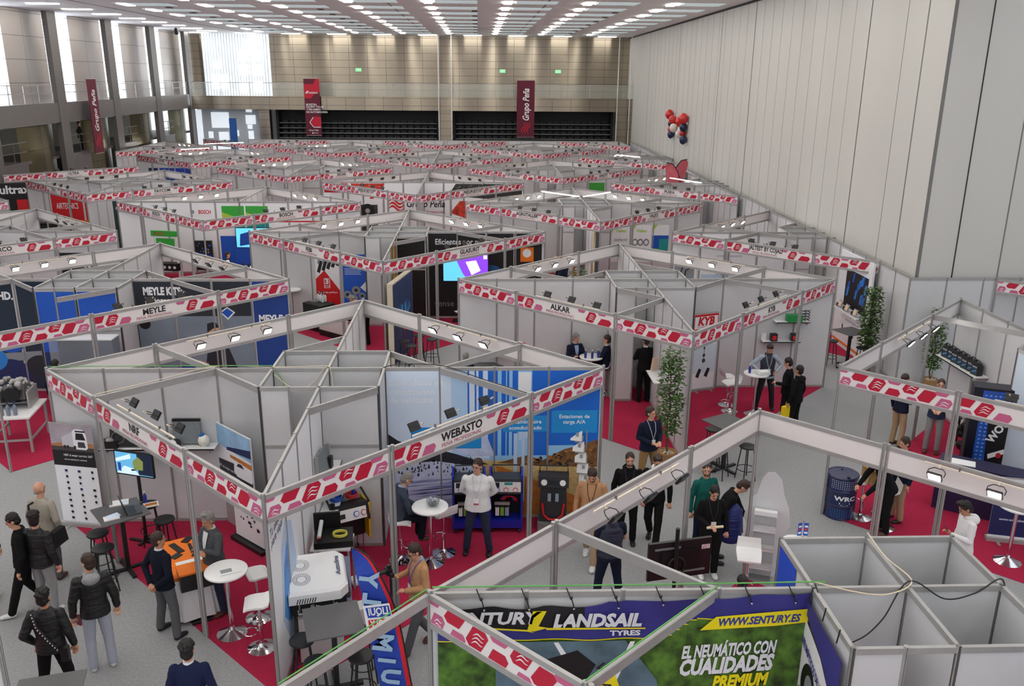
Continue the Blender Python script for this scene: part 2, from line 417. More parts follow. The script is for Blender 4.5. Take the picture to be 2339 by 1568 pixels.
# balloons
rb=M('balloon_red',(205,30,30),.25,coat=.4); wb=M('balloon_white',(225,215,210),.25); nb=M('balloon_navy',(30,40,75),.25)
def balloon(x,y,z,r,mat,col,where):
    m=MB().ell((0,0,0),(r,r,r*1.15),mat,16,12).cyl((0,0,-r*1.28),(0,0,-r*1.1),.03,mat,.012,n=8)
    m.build('balloon',None,(x,y,z),smooth=True,label='%s balloon %s, on the white right wall'%(col,where),cat='balloon',group='balloons on the wall')
for i,(y,z,r,mt,c,w) in enumerate([(62.8,5.6,.27,rb,'red','topmost of the far cluster'),(61.6,5.3,.25,rb,'red','right side of the far cluster'),(62.2,5.0,.22,nb,'navy','middle of the far cluster'),(62.4,4.6,.2,rb,'red','small one in the far cluster'),(62.2,4.25,.22,nb,'navy','lowest of the far cluster'),(61.3,4.75,.24,wb,'white','beside the far cluster'),
    (58.5,5.5,.29,rb,'red','topmost of the near cluster'),(59.6,5.25,.28,rb,'red','left side of the near cluster'),(58.6,4.95,.24,nb,'navy','middle of the near cluster'),(59.2,4.7,.24,wb,'white','upper one in the near cluster'),(59.8,4.45,.24,wb,'white','lower one in the near cluster'),(58.9,4.55,.2,rb,'red','small one in the near cluster'),(58.4,4.15,.24,nb,'navy','lowest of the near cluster')]):
    q_=.921 if y>60.2 else .909; z=8.09-(8.09-z)*q_; y*=q_
    balloon(wpt(y)[0]-r-.02,y,z,r,mt,c,w)
# ---------------- exhibition stands
D=4.98; T=1.43
def hexlogo(m,x0,x1,z0,z1,mat,cut=0,logo=True,FH=.28,y=-.0125,zb=.06):
    "skewed hexagon between x0..x1; z in 0..1 of the art height, clipped at 0..1"
    w=x1-x0; h=z1-z0
    pts=[(.33,1),(.86,1),(1,.76),(.67,0),(.14,0),(0,.24)]
    pts=[(x0+px*w, z0+pz*h) for px,pz in pts]
    def clip(pts,lim,up):
        out=[]
        for i in range(len(pts)):
            a,b=pts[i],pts[(i+1)%len(pts)]
            ia=(a[1]<=lim) if up else (a[1]>=lim); ib=(b[1]<=lim) if up else (b[1]>=lim)
            if ia: out.append(a)
            if ia!=ib:
                t=(lim-a[1])/(b[1]-a[1]); out.append((a[0]+(b[0]-a[0])*t,lim))
        return out
    pts=clip(clip(pts,1,True),0,False)
    pts=[(px,zb+.01+pz*(FH-.02)) for px,pz in pts]
    m.plane2(pts,mat,(0,y,0))
    if logo:
        for k in range(3):
            zz=z0+h*(.30+.2*k)
            n=8; a=[];b=[]
            for i in range(n+1):
                t=i/n; px=x0+w*(.25+.5*t)+w*.04*k; pz=zz+h*.07*sin(2*pi*t-1)+h*.12*(t-.5); ww=h*.075*(.3+.7*sin(pi*t))
                a.append((px,pz+ww/2)); b.append((px,pz-ww/2))
            for i in range(n):
                q=[a[i],a[i+1],b[i+1],b[i]]
                if all(0<=p[1]<=1 for p in q): m.plane2([(px,zb+.01+pz*(FH-.02)) for px,pz in q],board,(0,y-.002,0))
def fascia(L,kind,name=None):
    k=('fascia',round(L,2),kind,name)
    if k in MEC: return MEC[k]
    m=MB()
    m.box((L/2,0,.2),(L-.05,.018,.3),board)
    for z in (.03,.37): m.box((L/2,0,z),(L-.05,.045,.06),alu)
    X=lambda f:.035+f*(L-.07)
    if kind=='side':
        for a,b,z0,z1,mt,lg in [(-.05,.105,-.4,.55,pink,1),(-.05,.085,.84,1.3,pink,0),(.12,.26,-.6,.3,pink,0),(.10,.265,.46,1.3,red,0),(.26,.42,.03,.97,red,1),(.40,.555,-.5,.5,red,0),(.43,.58,.8,1.4,pink,0),(.565,.72,.42,1.36,red,1),(.58,.71,-.7,.2,pink,0),(.70,.86,.08,.94,red,0),(.84,.985,.74,1.4,pink,0)]:
            hexlogo(m,X(max(a,0)) if a>=0 else X(0)+a*L*.3,X(b),z0,z1,mt,logo=lg)
        hexlogo(m,X(.85),X(1.0),-.3,.62,pink)
    elif kind=='center':
        for a,b,z0,z1,mt,lg in [(0,.10,.42,1.4,red,0),(0,.085,-.7,.25,pink,0),(.09,.195,.03,.97,red,1),(.185,.29,-.35,.55,pink,0),(.655,.75,.74,1.5,pink,0),(.735,.84,.03,.97,red,1),(.85,.955,.84,1.6,pink,0),(.84,.985,-.4,.6,red,0)]:
            hexlogo(m,X(a),X(b),z0,z1,mt,logo=lg)
        if name:
            hgt=.135; tw=text(name,.03)[2]*hgt/.72
            put_text(m,name,ink,(X(.475),-.0135,.245),h=hgt,bold=.03,w=min(tw,1.15))
            put_text(m,'PEÑA PROFESIONAL',crink,(X(.475),-.0135,.125),h=.065,w=.85,bold=0)
    MEC[k]=m.mesh('fascia_board'); return MEC[k]
def beam_mesh(L,hh=.12):
    k=('beam',round(L,2),hh)
    if k not in MEC: MEC[k]=MB().box((L/2,0,-hh/2),(L-.04,.03,hh),alu).box((L/2,0,-.012),(L-.04,.045,.02),alu).mesh('cross_beam')
    return MEC[k]
def post_mesh(dbl=False):
    k=('post',dbl)
    if k not in MEC:
        m=MB(); prof(m,0,0,H+.03,r=.026)
        if dbl: prof(m,.062,0,H+.03,r=.026)
        MEC[k]=m.mesh('corner_post')
    return MEC[k]
lens_on=M('flood_glow',(255,253,248),.4,emit=FLOOD_E); lens_off=M('flood_glass',(95,98,100),.2)
cable=M('cream_cable',(215,200,175),.6); cableg=M('green_cable',(90,165,80),.5); cableb=M('black_cable',(25,25,25),.5)
def flood_meshes():
    if 'fl' not in MEC:
        m=MB().box((0,.02,-.02),(.19,.035,.14),black,rx=R(-35))
        m.tube([(-.11,0,-.01),(-.11,-.06,.03),(-.06,-.12,.05),(.06,-.12,.05),(.11,-.06,.03),(.11,0,-.01)],.007,black,5)
        m.tube([(0,-.12,.05),(0,-.17,.09)],.012,cable,5)
        for i in range(5): m.box((-.07+.035*i,.035,.0),(.006,.03,.1),black,rx=R(-35))
        MEC['fl']=m.mesh('floodlight')
        q=MB().box((0,.037,-.032),(.155,.006,.115),lens_on,rx=R(-35)); MEC['lon']=q.mesh('lamp_lens')
        q=MB().box((0,.037,-.032),(.155,.006,.115),lens_off,rx=R(-35)); MEC['loff']=q.mesh('lamp_lens')
        MEC['track']=MB().box((0,0,0),(1.9,.025,.025),M('track_cream',(225,215,200),.5)).box((-.5,0,.03),(.02,.03,.06),dsteel).box((.5,0,.03),(.02,.03,.06),dsteel).mesh('lamp_track')
def seg_xf(a,b): return (a[0],a[1],H-.4), math.atan2(b[1]-a[1],b[0]-a[0])
Q={'SW':((-1,0),(0,-1)),'SE':((0,-1),(1,0)),'NE':((1,0),(0,1)),'NW':((0,1),(-1,0))}
def stand(cx,cy,names={},quads=('SW','SE','NE','NW'),label='',wall=dict(SW='x',SE='y',NE='x',NW='y'),beam=dict(SW='x',SE='x',NE='x',NW='x'),
          xl=True,xr=True,yf=True,yb=True,lit=(),closet=True,flip=(),carpetmat=redcarpet,floods=True,openwall=(),group='exhibition stands',cabinetdoors=('SW',)):
    t=thing('exhibition_stand',label,'stand',(cx,cy,0),0,group)
    add=lambda n,me,loc,rz: put(n,me,t,loc,rz)
    flood_meshes()
    posts={}
    for q in quads:
        (ax,ay),(bx,by)=Q[q]
        A=Vector((ax*D,ay*D)); B_=Vector((bx*D,by*D)); d=(B_-A).normalized(); L=(B_-A).length
        s=T*math.sqrt(2); pts=[A,A+d*s,B_-d*s,B_]; ang=math.atan2(d.y,d.x)
        nm=names.get(q)
        add('fascia_board',fascia(s,'side'),(A.x,A.y,H-.4),ang)
        add('fascia_board',fascia(L-2*s,'center',nm),(pts[1].x,pts[1].y,H-.4),ang)
        add('fascia_board',fascia(s,'side'),(pts[2].x,pts[2].y,H-.4),ang)
        for p,dd in ((pts[0],0),(pts[1],1),(pts[2],1),(pts[3],0)):
            k=(round(p.x,2),round(p.y,2))
            if k not in posts: posts[k]=1; add('corner_post',post_mesh(bool(dd)),(p.x,p.y,0),ang)
        if floods:
            mid=(pts[1]+pts[2])/2; inn=Vector((-d.y,d.x)); on=q in lit
            tp=mid+inn*.13
            add('lamp_track',MEC['track'],(tp.x,tp.y,H-.03),ang)
            for k in (-.75,0,.75):
                p=mid+d*k+inn*.3
                f=put('floodlight',MEC['fl'],t,(p.x,p.y,H-.10),ang)
                if q in('SW','SE') and not on: f.location.z=H+.03
                put('lamp_lens',MEC['lon' if on else 'loff'],f)
        cx_,cy_={'SW':(-1,-1),'SE':(1,-1),'NE':(1,1),'NW':(-1,1)}[q]
        if closet:
            w=wall.get(q)
            if w:
                e=(2*cx_,0) if w=='x' else (0,2*cy_)
                a=math.atan2(e[1]-cy_,e[0]-cx_)
                if 1: add('cross_beam',beam_mesh(math.sqrt(2)),(cx_,cy_,H),a)
                else: add('partition_wall',wall_run(math.sqrt(2),1),(cx_,cy_,0),a)
        bm=beam.get(q)
        if bm:
            st=((D-T)*cx_,T*cy_) if bm=='x' else (T*cx_,(D-T)*cy_)
            e=(2*cx_,0) if bm=='x' else (0,2*cy_)
            if (bm=='x' and not (xl if cx_<0 else xr)): continue
            L=math.hypot(e[0]-st[0],e[1]-st[1]); add('cross_beam',beam_mesh(L),(st[0],st[1],H),math.atan2(e[1]-st[1],e[0]-st[0]))
    c=1 if closet else 0
    if xl: add('partition_wall',wall_run(D-c,4 if c else 5),(-D,0,0),0)
    if xr: add('partition_wall',wall_run(D-c,4 if c else 5),(D,0,0),pi)
    if yf: add('partition_wall',wall_run(D-c,4 if c else 5),(0,-D,0),pi/2)
    if yb: add('partition_wall',wall_run(D-c,4 if c else 5),(0,D,0),-pi/2)
    if closet:
        add('partition_wall',wall_run(2,2),(-1,0,0),0); add('partition_wall',wall_run(2,2),(0,-1,0),pi/2)
        add('partition_wall',wall_run(2,2),(-1,1,0),0); add('partition_wall',wall_run(2,2),(-1,-1,0),pi/2); add('partition_wall',wall_run(2,2),(1,-1,0),pi/2)
        add('partition_wall',door_front(),(-1,-1,0),0)
    # carpet: its own thing
    pts=[(-D*(1 or 'SW' in quads or 'NW' in quads),0),(0,-D if ('SW' in quads or 'SE' in quads) else 0),(D*('SE' in quads or 'NE' in quads),0),(0,D if ('NE' in quads or 'NW' in quads) else 0)]
    if carpetmat:
        MB().prism(pts,.002,.008,carpetmat).build('floor_carpet',None,(cx,cy,0),kind='structure')
    return t
def door_front():
    "closet front two metres wide: left metre is a panel, next half metre a doorway, then a panel"
    if 'df' in MEC: return MEC['df']
    m=MB()
    for x0,x1 in ((0,.5),(1,2)):
        m.box(((x0+x1)/2,0,H/2),(x1-x0-.04,.012,H-.04),panel)
        m.box(((x0+x1)/2,0,1.95),(x1-x0-.04,.03,.06),alu)
    m.box((1,0,H-.033),(2,.042,.065),alu)
    m.box((.25,0,.033),(.5,.042,.065),alu); m.box((1.5,0,.033),(1,.042,.065),alu)
    for x in (0,.5,1,2): prof(m,x,0,H+.01)
    MEC['df']=m.mesh('partition_wall'); return MEC['df']
Pp=7.17
def ctr(i,j): return -2.70+Pp*i, 14.9+Pp*j
ST={}
def st(key,i,j,label,**k):
    x,y=ctr(i,j); ST[key]=(x,y,stand(x,y,label='White stand block, '+label,**k))
    return ST[key]
HL=('SW','NW'); HR=('SE','NE'); HF=('SW','SE')
st('W',0,0,'front centre, holding the blue sky mural',names=dict(SW='NRF',SE='WEBASTO'),lit=('NW','NE'))
st('S',1,-1,'nearest right, hung with the green tyre banner',names={},lit=('NE',),wall=dict(SE='x'),beam=dict(SW='x',NW='x'),quads=('SW','SE','NE','NW'),xr=False,yf=False,yb=False)
st('SS',-1,-1,'cut by the lower left picture edge',quads=('NE','SE'),closet=False,xl=False,yf=False,yb=False,beam={})
st('WF',2,0,'right edge, with the oil cans on a shelf',wall=dict(NW='y'),beam=dict(NW='y'),quads=('SW','NW'),xl=False,xr=False,yf=False,lit=('NW',))
st('A',1,1,'middle right, around the two men at a corner table',names=dict(SW='ALKAR',SE='KYB'),wall=dict(SW='y',SE='x',NE='y',NW='x'),beam=dict(SW='y',SE='x',NE='x',NW='x'),lit=('NW','NE'))
st('M',-1,1,'left, with dark blue printed walls',names=dict(SE='MEYLE'),lit=('NW',),yf=False)
st('SP',-2,2,'left edge behind the dark blue prints',names=dict(SE='SPARCO'),quads=('SE','NE','SW','NW'),lit=())
st('R0',3,1,'cut by the right edge behind the short partition',quads=('SW',),xl=False,xr=False,yf=False,yb=False,closet=False,beam={})
st('G',0,2,'centre, with the black wall and purple screen',names=dict(SW='FEBI',SE='GLASURIT'),lit=('NW','NE'))
st('J',2,2,'right, with the mirror arms picture',names=dict(SW='JALTEST BY COJALI'),quads=HL,xr=False,yf=False,lit=('NW',))
st('B',-1,3,'left centre, with the green landscape panels',names=dict(SW='BOSCH',SE='BOSCH'),lit=('NW','NE'),closet=False,beam={},yf=False)
st('V',1,3,'right centre, with the white lime cornered posters',names=dict(SW='AGROTALLER',SE='VALEO'),lit=('NW','NE'))
st('L3',-3,3,'cut by the left edge beside the red display',quads=('SE','NE'),xl=False,closet=False,beam={})
st('F',-2,4,'left, with dark green posters and red counters',names=dict(SW='TEXA',SE='FAYCOM'),lit=())
st('PR',0,4,'centre, around the white wall with the wave emblem',names=dict(SW='PRESUPUESTOS',SE='PRESUPUESTOS'),closet=False,beam={})
st('PU',2,4,'at the right wall in front of the two small flags',names=dict(SW='PUSKA'),quads=HL,xr=False,lit=('NW',))
st('U',-3,5,'small one under the left gallery with black back wall',names=dict(SE='ULTRA'),quads=('SE',),xl=False,closet=False,beam={},yb=False,yf=False,xr=False)
st('SE',-1,5,'two rows behind the green landscape panels',names=dict(SW='OLIPES',SE='SEICAR'),lit=('NW','NE'))
st('IC',1,5,'directly behind the white wave emblem wall, to its right',names=dict(SW='ICER BRAKES',SE='ARNOTT'),lit=())
st('K',-2,6,'left, with the blue strip sign wall',names=dict(SW='WYNNS',SE='KARCHER'),lit=('NW','NE'))
st('AU',0,6,'three rows behind the centre one with purple screen',names=dict(SW='MAZZOLA',SE='JAPKO'),lit=())
st('AC',2,6,'at the right wall just behind the small flags',names=dict(SW='AS CATALIZADORES'),quads=HL,xr=False,lit=('NW',))
st('GR',-3,7,'far left below the gallery columns',names=dict(SE='GRANTECO'),quads=('SE','NE'),xl=False,closet=False,beam={},lit=('NE',))
st('SA',-1,7,'second row from the back, left of the centre',names=dict(SW='BENDITEC',SE='SARBO'),lit=('NW',))
st('CA',1,7,'second row from the back, right of the centre',names=dict(SW='CAUTEX',SE='RETERMO'),lit=())
for k,i,w,nn in (('R1',-2,'left',dict(SW='CTR',SE='ALTRAX')),('R2',0,'centre',dict(SW='KETRA',SE='KETRA')),('R3',2,'right',dict(SW='TECNOMAZA'))):
    st(k,i,8,'backmost row, at the '+w,names=nn,quads=HF if i<2 else ('SW',),closet=False,beam={},xl=False,xr=False,yb=False,lit=() if i else ())
put('partition_screen',wall_run(30,30),None,(-18.5,72.5,0),0,'long grey partition screen behind the backmost stands','partition')
put('wall_partition_right',wall_run(50,50),None,(11.6,22.2,0),pi/2-.018,kind='structure')
put('wall_partition_short',wall_run(5,5),None,(11.5,22.15,0),0,kind='structure')
x,y=ctr(1,-1)
# ---------------- people
SC.cycles.max_bounces=6; SC.cycles.diffuse_bounces=3; SC.cycles.glossy_bounces=3; SC.cycles.transmission_bounces=4
SC.cycles.transparent_max_bounces=8; SC.cycles.caustics_reflective=False; SC.cycles.caustics_refractive=False
def cloth(name,col,kind=''):
    if kind=='puffer': return M(name,col,.55,bump=((3,3,26),.5,.05))
    if kind=='denim': return M(name,col,.9,noise=(14,.15),bump=(30,.25,.02))
    return M(name,col,.9,bump=(11,.35,.03),spec=.2)
skinA=M('skin_light',(208,158,132),.5,spec=.3); skinB=M('skin_tan',(190,138,108),.5,spec=.3)
hairK=M('hair_black',(22,18,17),.6); hairB=M('hair_brown',(52,36,28),.6); hairG=M('hair_grey',(128,124,120),.7)
eyem=M('eye_dark',(35,28,26),.3); lipm=M('lips',(160,92,84),.5)
cBlack=cloth('cloth_black',(20,20,22)); cNavy=cloth('cloth_navy',(26,32,52)); cGrey=cloth('cloth_grey',(92,92,96)); cBeige=cloth('cloth_beige',(168,162,150))
cPuff=cloth('puffer_black',(21,21,24),'puffer'); cPuffN=cloth('puffer_navy',(34,40,60),'puffer'); cWhite=cloth('cloth_white',(228,228,230)); cTan=cloth('cloth_tan',(186,142,104))
cLight=cloth('sweat_light',(172,176,190)); cGrau=cloth('sweat_grey',(150,150,152)); cKhaki=cloth('chino_khaki',(150,118,78)); cBeigeP=cloth('chino_beige',(172,146,116))
cDenim=cloth('denim_dark',(34,40,66),'denim'); cSuit=cloth('suit_slate',(62,70,86)); cSuitG=cloth('suit_grey',(78,80,84)); cGreen=cloth('cloth_green',(22,92,84)); cRed=cloth('cloth_red',(190,24,30)); cRoyal=cloth('cloth_royal',(26,40,110),'puffer')
shB=M('shoe_black',(20,19,19),.4); shW=M('shoe_white',(226,226,224),.5); shBr=M('shoe_brown',(84,46,32),.45)
ARMS=dict(down=((.25,-.03,1.13),(.27,.04,.88),(0,.2,-1)),pocket=((.28,-.07,1.14),(.20,.05,.95),(-.1,.2,-1)),front=((.25,.0,1.15),(.09,.25,1.10),(-.5,.8,0)),
 phone=((.25,.04,1.16),(.12,.28,1.22),(-.3,.7,.6)),back=((.28,-.09,1.15),(.07,-.17,.96),(-.9,-.1,-.5)),hips=((.37,-.08,1.18),(.21,.06,1.04),(-.7,.6,-.3)),
 cross=((.24,.08,1.17),(-.02,.24,1.19),(-1,.1,.1)),table=((.25,.14,1.14),(.10,.36,1.09),(-.5,.8,0)),reach=((.26,.22,1.22),(.2,.45,1.08),(-.1,.9,-.4)),up=((.24,.14,1.18),(.10,.2,1.38),(-.4,.3,.9)))
def person(label,x,y,rz,h=1.75,top=cBlack,legs=cBlack,shoes=shB,skin=skinA,hair=('short',hairK),la='down',ra='down',leg='stand',lean=0,turn=0,nod=0,z=0,
           under=None,lanyard=None,badge=None,hood=None,glasses=False,beard=None,tie=None,vox=.0075,build=1.0,open_=False,collar=None,long_=False,vest=None,group=None,face=True,feet=None,short=False):
    k=h/1.75; t=thing('person',label,'person',(x,y,z),rz,group)
    V=Vector; sit = leg.startswith('sit')
    hipz = {'sit':.80,'sitlow':.52}.get(leg,.93)
    rot=Matrix.Rotation(-lean,3,'X'); hp=V((0,0,hipz))
    def up(p):
        p=V(p)-V((0,0,.93)); return (hp+rot@p)*k
    def sc(p): return V(p)*k
    def cap(m,a,b,r0,r1,mat):
        m.cyl(a,b,r0*k,mat,r2=r1*k,n=12); m.ell(a,(r0*k,)*3,mat,12,8); m.ell(b,(r1*k,)*3,mat,12,8)
    def loft(m,rings,mat,n=16):
        vs=[];fs=[]
        for (cx,cy,z,rx,ry) in rings:
            for i in range(n): vs.append(up((cx+rx*cos(2*pi*i/n),cy+ry*sin(2*pi*i/n),z)))
        q=len(rings)
        for j in range(q-1):
            for i in range(n): fs.append((j*n+i,j*n+(i+1)%n,(j+1)*n+(i+1)%n,(j+1)*n+i))
        fs+=[tuple(range(n-1,-1,-1)),tuple(range((q-1)*n,q*n))]
        m.add(vs,fs,mat)
    # joints
    if sit:
        kz = hipz-.02; fz = (.30 if leg=='sit' else .0)
        kn={s:(s*.12,.44,kz-.02) for s in(-1,1)}; an={s:(s*.10,.40 if leg=='sit' else .44,fz+.09) for s in(-1,1)}
    elif leg=='walk':
        kn={-1:(-.10,.14,.50),1:(.10,.02,.50)}; an={-1:(-.09,.26,.10),1:(.09,-.24,.14)}
    elif leg=='wide':
        kn={s:(s*.15,.03,.50) for s in(-1,1)}; an={s:(s*.20,-.01,.09) for s in(-1,1)}
    else:
        kn={s:(s*.11,.03,.50) for s in(-1,1)}; an={s:(s*.12,-.01,.09) for s in(-1,1)}
    if feet: an.update(feet)
    hips={s:V((s*.085,0,hipz-.02)) for s in(-1,1)}
    A={}
    for s,a in ((-1,la),(1,ra)):
        e,w,dr = ARMS[a] if isinstance(a,str) else a
        A[s]=(up((s*.168*build,-.005,1.395)),up((s*e[0],e[1],e[2])),up((s*w[0],w[1],w[2])),(rot@V((s*dr[0],dr[1],dr[2]))).normalized())
    hrot=rot@Matrix.Rotation(turn,3,'Z')@Matrix.Rotation(-nod,3,'X'); nk=up((0,.0,1.50))
    def hd(p): return nk+hrot@(V(p)*k)
    b=build
    # body
    m=MB()
    loft(m,[(0,0,.86,.13,.09),(0,0,.95,.14,.10),(0,0,1.1,.12*b,.09*b),(0,0,1.25,.14*b,.10*b),(0,0,1.38,.15*b,.09),(0,-.01,1.45,.09,.06)],skin)
    cap(m,up((0,-.01,1.42)),hd((0,.015,.05)),.056,.052,skin)
    m.ell(hd((0,.0,.165)),(.073*k,.092*k,.098*k),skin,16,12,hrot); m.ell(hd((0,.028,.105)),(.056*k,.066*k,.078*k),skin,14,10,hrot)
    m.ell(hd((0,.055,.05)),(.033*k,.036*k,.025*k),skin,10,8,hrot); m.ell(hd((0,.098,.115)),(.013*k,.02*k,.02*k),skin,8,6,hrot); m.ell(hd((0,.092,.14)),(.010*k,.012*k,.026*k),skin,8,6,hrot)
    for s in(-1,1):
        m.ell(hd((s*.074,-.005,.13)),(.012*k,.02*k,.032*k),skin,8,6,hrot)
        m.ell(hd((s*.03,.076,.158)),(.022*k,.014*k,.010*k),skin,8,6,hrot)
        S_1,E_1,W_1,dr=A[s]
        cap(m,S_1,E_1,.042,.036,skin); cap(m,E_1,W_1,.036,.025,skin)
        cap(m,hips[s]*k if not sit else sc(hips[s]),sc(kn[s]),.07,.05,skin); cap(m,sc(kn[s]),sc(an[s]),.05,.036,skin)
        # hand: palm, four unequal curled fingers, thumb off the side
        side=dr.cross(V((0,0,1))); side = side.normalized() if side.length>.1 else V((1,0,0)); nrm=dr.cross(side).normalized()
        if nrm.z>0: nrm=-nrm
        p0=W_1; p1=W_1+dr*.075*k; cap(m,p0,p1,.024,.026,skin)
        m.ell(W_1+dr*.055*k+side*.012*k,(.03*k,.03*k,.03*k),skin,8,6); m.ell(W_1+dr*.055*k-side*.012*k,(.028*k,.028*k,.028*k),skin,8,6)
        for i,(o,l) in enumerate(((-.030,.060),(-.011,.070),(.009,.066),(.028,.052))):
            a0=W_1+dr*.085*k+side*o*k; a1=a0+(dr*.75+nrm*.5).normalized()*l*.5*k; a2=a1+(dr*.35+nrm*.9).normalized()*l*.5*k
            cap(m,a0,a1,.0095,.009,skin); cap(m,a1,a2,.009,.008,skin)
        th=W_1+dr*.03*k-side*s*.028*k; th1=th+(dr*.7-side*s*.7+nrm*.3).normalized()*.035*k; th2=th1+(dr*.9+nrm*.3).normalized()*.028*k
        cap(m,th,th1,.012,.011,skin); cap(m,th1,th2,.011,.009,skin)
    remesh(m.build('body',t,smooth=True),vox)
    # trousers
    m=MB()
    loft(m,[(0,0,.84,.12,.10),(0,0,.92,.160*b,.118*b),(0,0,1.0,.150*b,.112*b)],legs)
    for s in(-1,1):
        cap(m,sc(hips[s]),sc(kn[s]),.096*min(b,1.15),.072,legs); q=sc(an[s])+V((0,0,.0)); cap(m,sc(kn[s]),q,.07,.062,legs)
    remesh(m.build('trousers',t,smooth=True),vox*1.3)
    # shoes
    for s in(-1,1):
        m=MB(); a=sc(an[s]); fz=a.z-.045*k
        fl=V((0,1,0)) if not(leg=='walk' and s==1) else V((0,.85,-.45)).normalized()
        m.ell(a+fl*.0+V((0,0,-.04*k)),(.046*k,.06*k,.055*k),shoes,10,8); m.ell(a+fl*.07*k+V((0,0,-.050*k)),(.052*k,.10*k,.04*k),shoes,12,8)
        m.ell(a+fl*.13*k+V((0,0,-.055*k)),(.05*k,.06*k,.033*k),shoes,10,8)
        remesh(m.build('shoe',t,smooth=True),vox*1.1)
    # upper garment
    g=1.0 if not long_ else 1.0
    hem=.86 if not long_ else .76
    if sit: hem=.90
    m=MB()
    loft(m,[(0,0,hem,.192*b,.150*b),(0,0,.97,.182*b,.142*b),(0,.0,1.10,.162*b,.126*b),(0,0,1.25,.178*b,.128*b),(0,-.005,1.34,.188*b,.118),(0,-.008,1.41,.165*b,.098),(0,-.01,1.45,.115*b,.08),(0,-.01,1.49,.07,.062)],top)
    tr=1.0 if top not in(cPuff,cPuffN) else 1.14
    for s in(-1,1):
        S_1,E_1,W_1,dr=A[s]; Wc=W_1-(W_1-E_1).normalized()*.02
        cap(m,S_1,(E_1 if not short else (S_1*.45+E_1*.55)),.066*(1+(tr-1)*.5),.054*tr,top)
        if not short: cap(m,E_1,Wc,.054*tr,.040*tr,top)
    remesh(m.build('jacket' if open_ or top in(cPuff,cPuffN,cSuit,cSuitG) else 'sweater',t,smooth=True),vox*1.3)
    if vest:
        m=MB(); loft(m,[(0,0,.92,.200*b,.158*b),(0,.0,1.10,.176*b,.140*b),(0,0,1.25,.192*b,.142*b),(0,-.005,1.37,.18*b,.126),(0,-.01,1.45,.11*b,.09),(0,-.01,1.5,.085,.08)],vest)
        remesh(m.build('padded_vest',t,smooth=True),vox*1.3)
    def chest(pts,mat,name,off=.004):
        "flat piece laid on the chest: pts (x,z), follows the chest curve"
        m=MB(); vs=[]
        def yy(x,z):
            w=.178*b+(.014 if vest else 0); d=(.128 if z<1.3 else .128-(z-1.3)*.30)*(b if z<1.3 else 1)+(.014 if vest else 0)
            return d*math.sqrt(max(0,1-(x/w)**2))+off+.004
        m.add([up((x,yy(x,z),z)) for x,z in pts],[tuple(range(len(pts)))],mat); return m.build(name,t)
    if open_ and under:
        for z0,z1,w0,w1 in ((1.05,1.2,.01,.03),(1.2,1.33,.03,.05),(1.33,1.455,.05,.06)): chest([(-w0,z0),(w0,z0),(w1,z1),(-w1,z1)],under,'shirt_front',.009)
    if collar or (open_ and under):
        m=MB(); c=collar or under
        m.lathe([(.062*k,-.02*k),(.066*k,.0),(.060*k,.035*k)],c,up((0,-.008,1.475)),14); m.build('collar',t,smooth=True)
    if tie: chest([(-.015,1.08),(.015,1.08),(.012,1.43),(-.012,1.43)],tie,'necktie',.014)
    if lanyard:
        m=MB(); 
        for s in(-1,1): m.tube([up((s*.07,-.01,1.5)),up((s*.075,.085,1.44)),up((s*.05,.142*max(b,1),1.3)),up((0,.15*max(b,1),1.12))],.006*k,lanyard,5)
        m.build('lanyard',t)
        m=MB(); c=up((0,.158*max(b,1),1.07)); m.box(c,(.085*k,.006,.11*k),badge or wpaper); m.box(c+V((0,.004,-.04*k)),(.085*k,.003,.025*k),M('badge_stripe',(180,40,70),.5)); m.build('badge',t)
    if hood:
        m=MB(); m.ell(up((0,-.10,1.44)),(.115*k,.075*k,.085*k),hood,14,10); m.lathe([(.09*k,-.03*k),(.098*k,.0),(.085*k,.04*k)],hood,up((0,-.015,1.47)),14); remesh(m.build('hood',t,smooth=True),vox*1.4)
    # head dressing
    st_,hm=hair
    if st_!='bald':
        m=MB(); r=random.Random(int(x*100)+7)
        m.ell(hd((0,-.012,.182)),(.081*k,.098*k,.098*k),hm,16,12,hrot); m.ell(hd((0,-.04,.125)),(.076*k,.066*k,.085*k),hm,14,10,hrot)
        if st_=='curly':
            for i in range(46):
                a=r.uniform(0,2*pi); e=r.uniform(.0,1.4); p=(sin(e)*cos(a)*.085,-.015+sin(e)*sin(a)*.095,.19+cos(e)*.095)
                if p[1]>.045 and p[2]<.2: continue
                m.ell(hd(p),(.022*k,)*3,hm,6,5)
        if st_=='quiff':
            for i in range(14): m.ell(hd((r.uniform(-.05,.05),r.uniform(.0,.08),r.uniform(.25,.275))),(.03*k,.03*k,.022*k),hm,6,5)
        if st_=='long':
            for q in range(8): m.ell(hd((r.uniform(-.05,.05),-.06-.01*q,.08-.035*q)),(.075*k,.045*k,.05*k),hm,8,6)
        o=m.build('hair',t,smooth=True)
        remesh(o,vox*1.2)
        # trim hair off the face by pushing head skin forward is not possible, so the cap sits back
    if face:
        m=MB()
        for s in(-1,1):
            m.ell(hd((s*.031,.088,.142)),(.0115*k,.006*k,.0065*k),eyem,8,6,hrot); m.ell(hd((s*.031,.094,.163)),(.019*k,.006*k,.0045*k),hm if st_!='bald' else hairG,8,6,hrot)
        m.build('eyes_and_brows',t,smooth=True)
        m=MB(); m.ell(hd((0,.094,.072)),(.022*k,.007*k,.006*k),lipm,8,6,hrot); m.build('mouth',t,smooth=True)
        if st_=='bald': 
            m=MB()
            m.ell(hd((0,-.070,.10)),(.045*k,.016*k,.02*k),hm,10,8,hrot); m.build('hair',t,smooth=True)
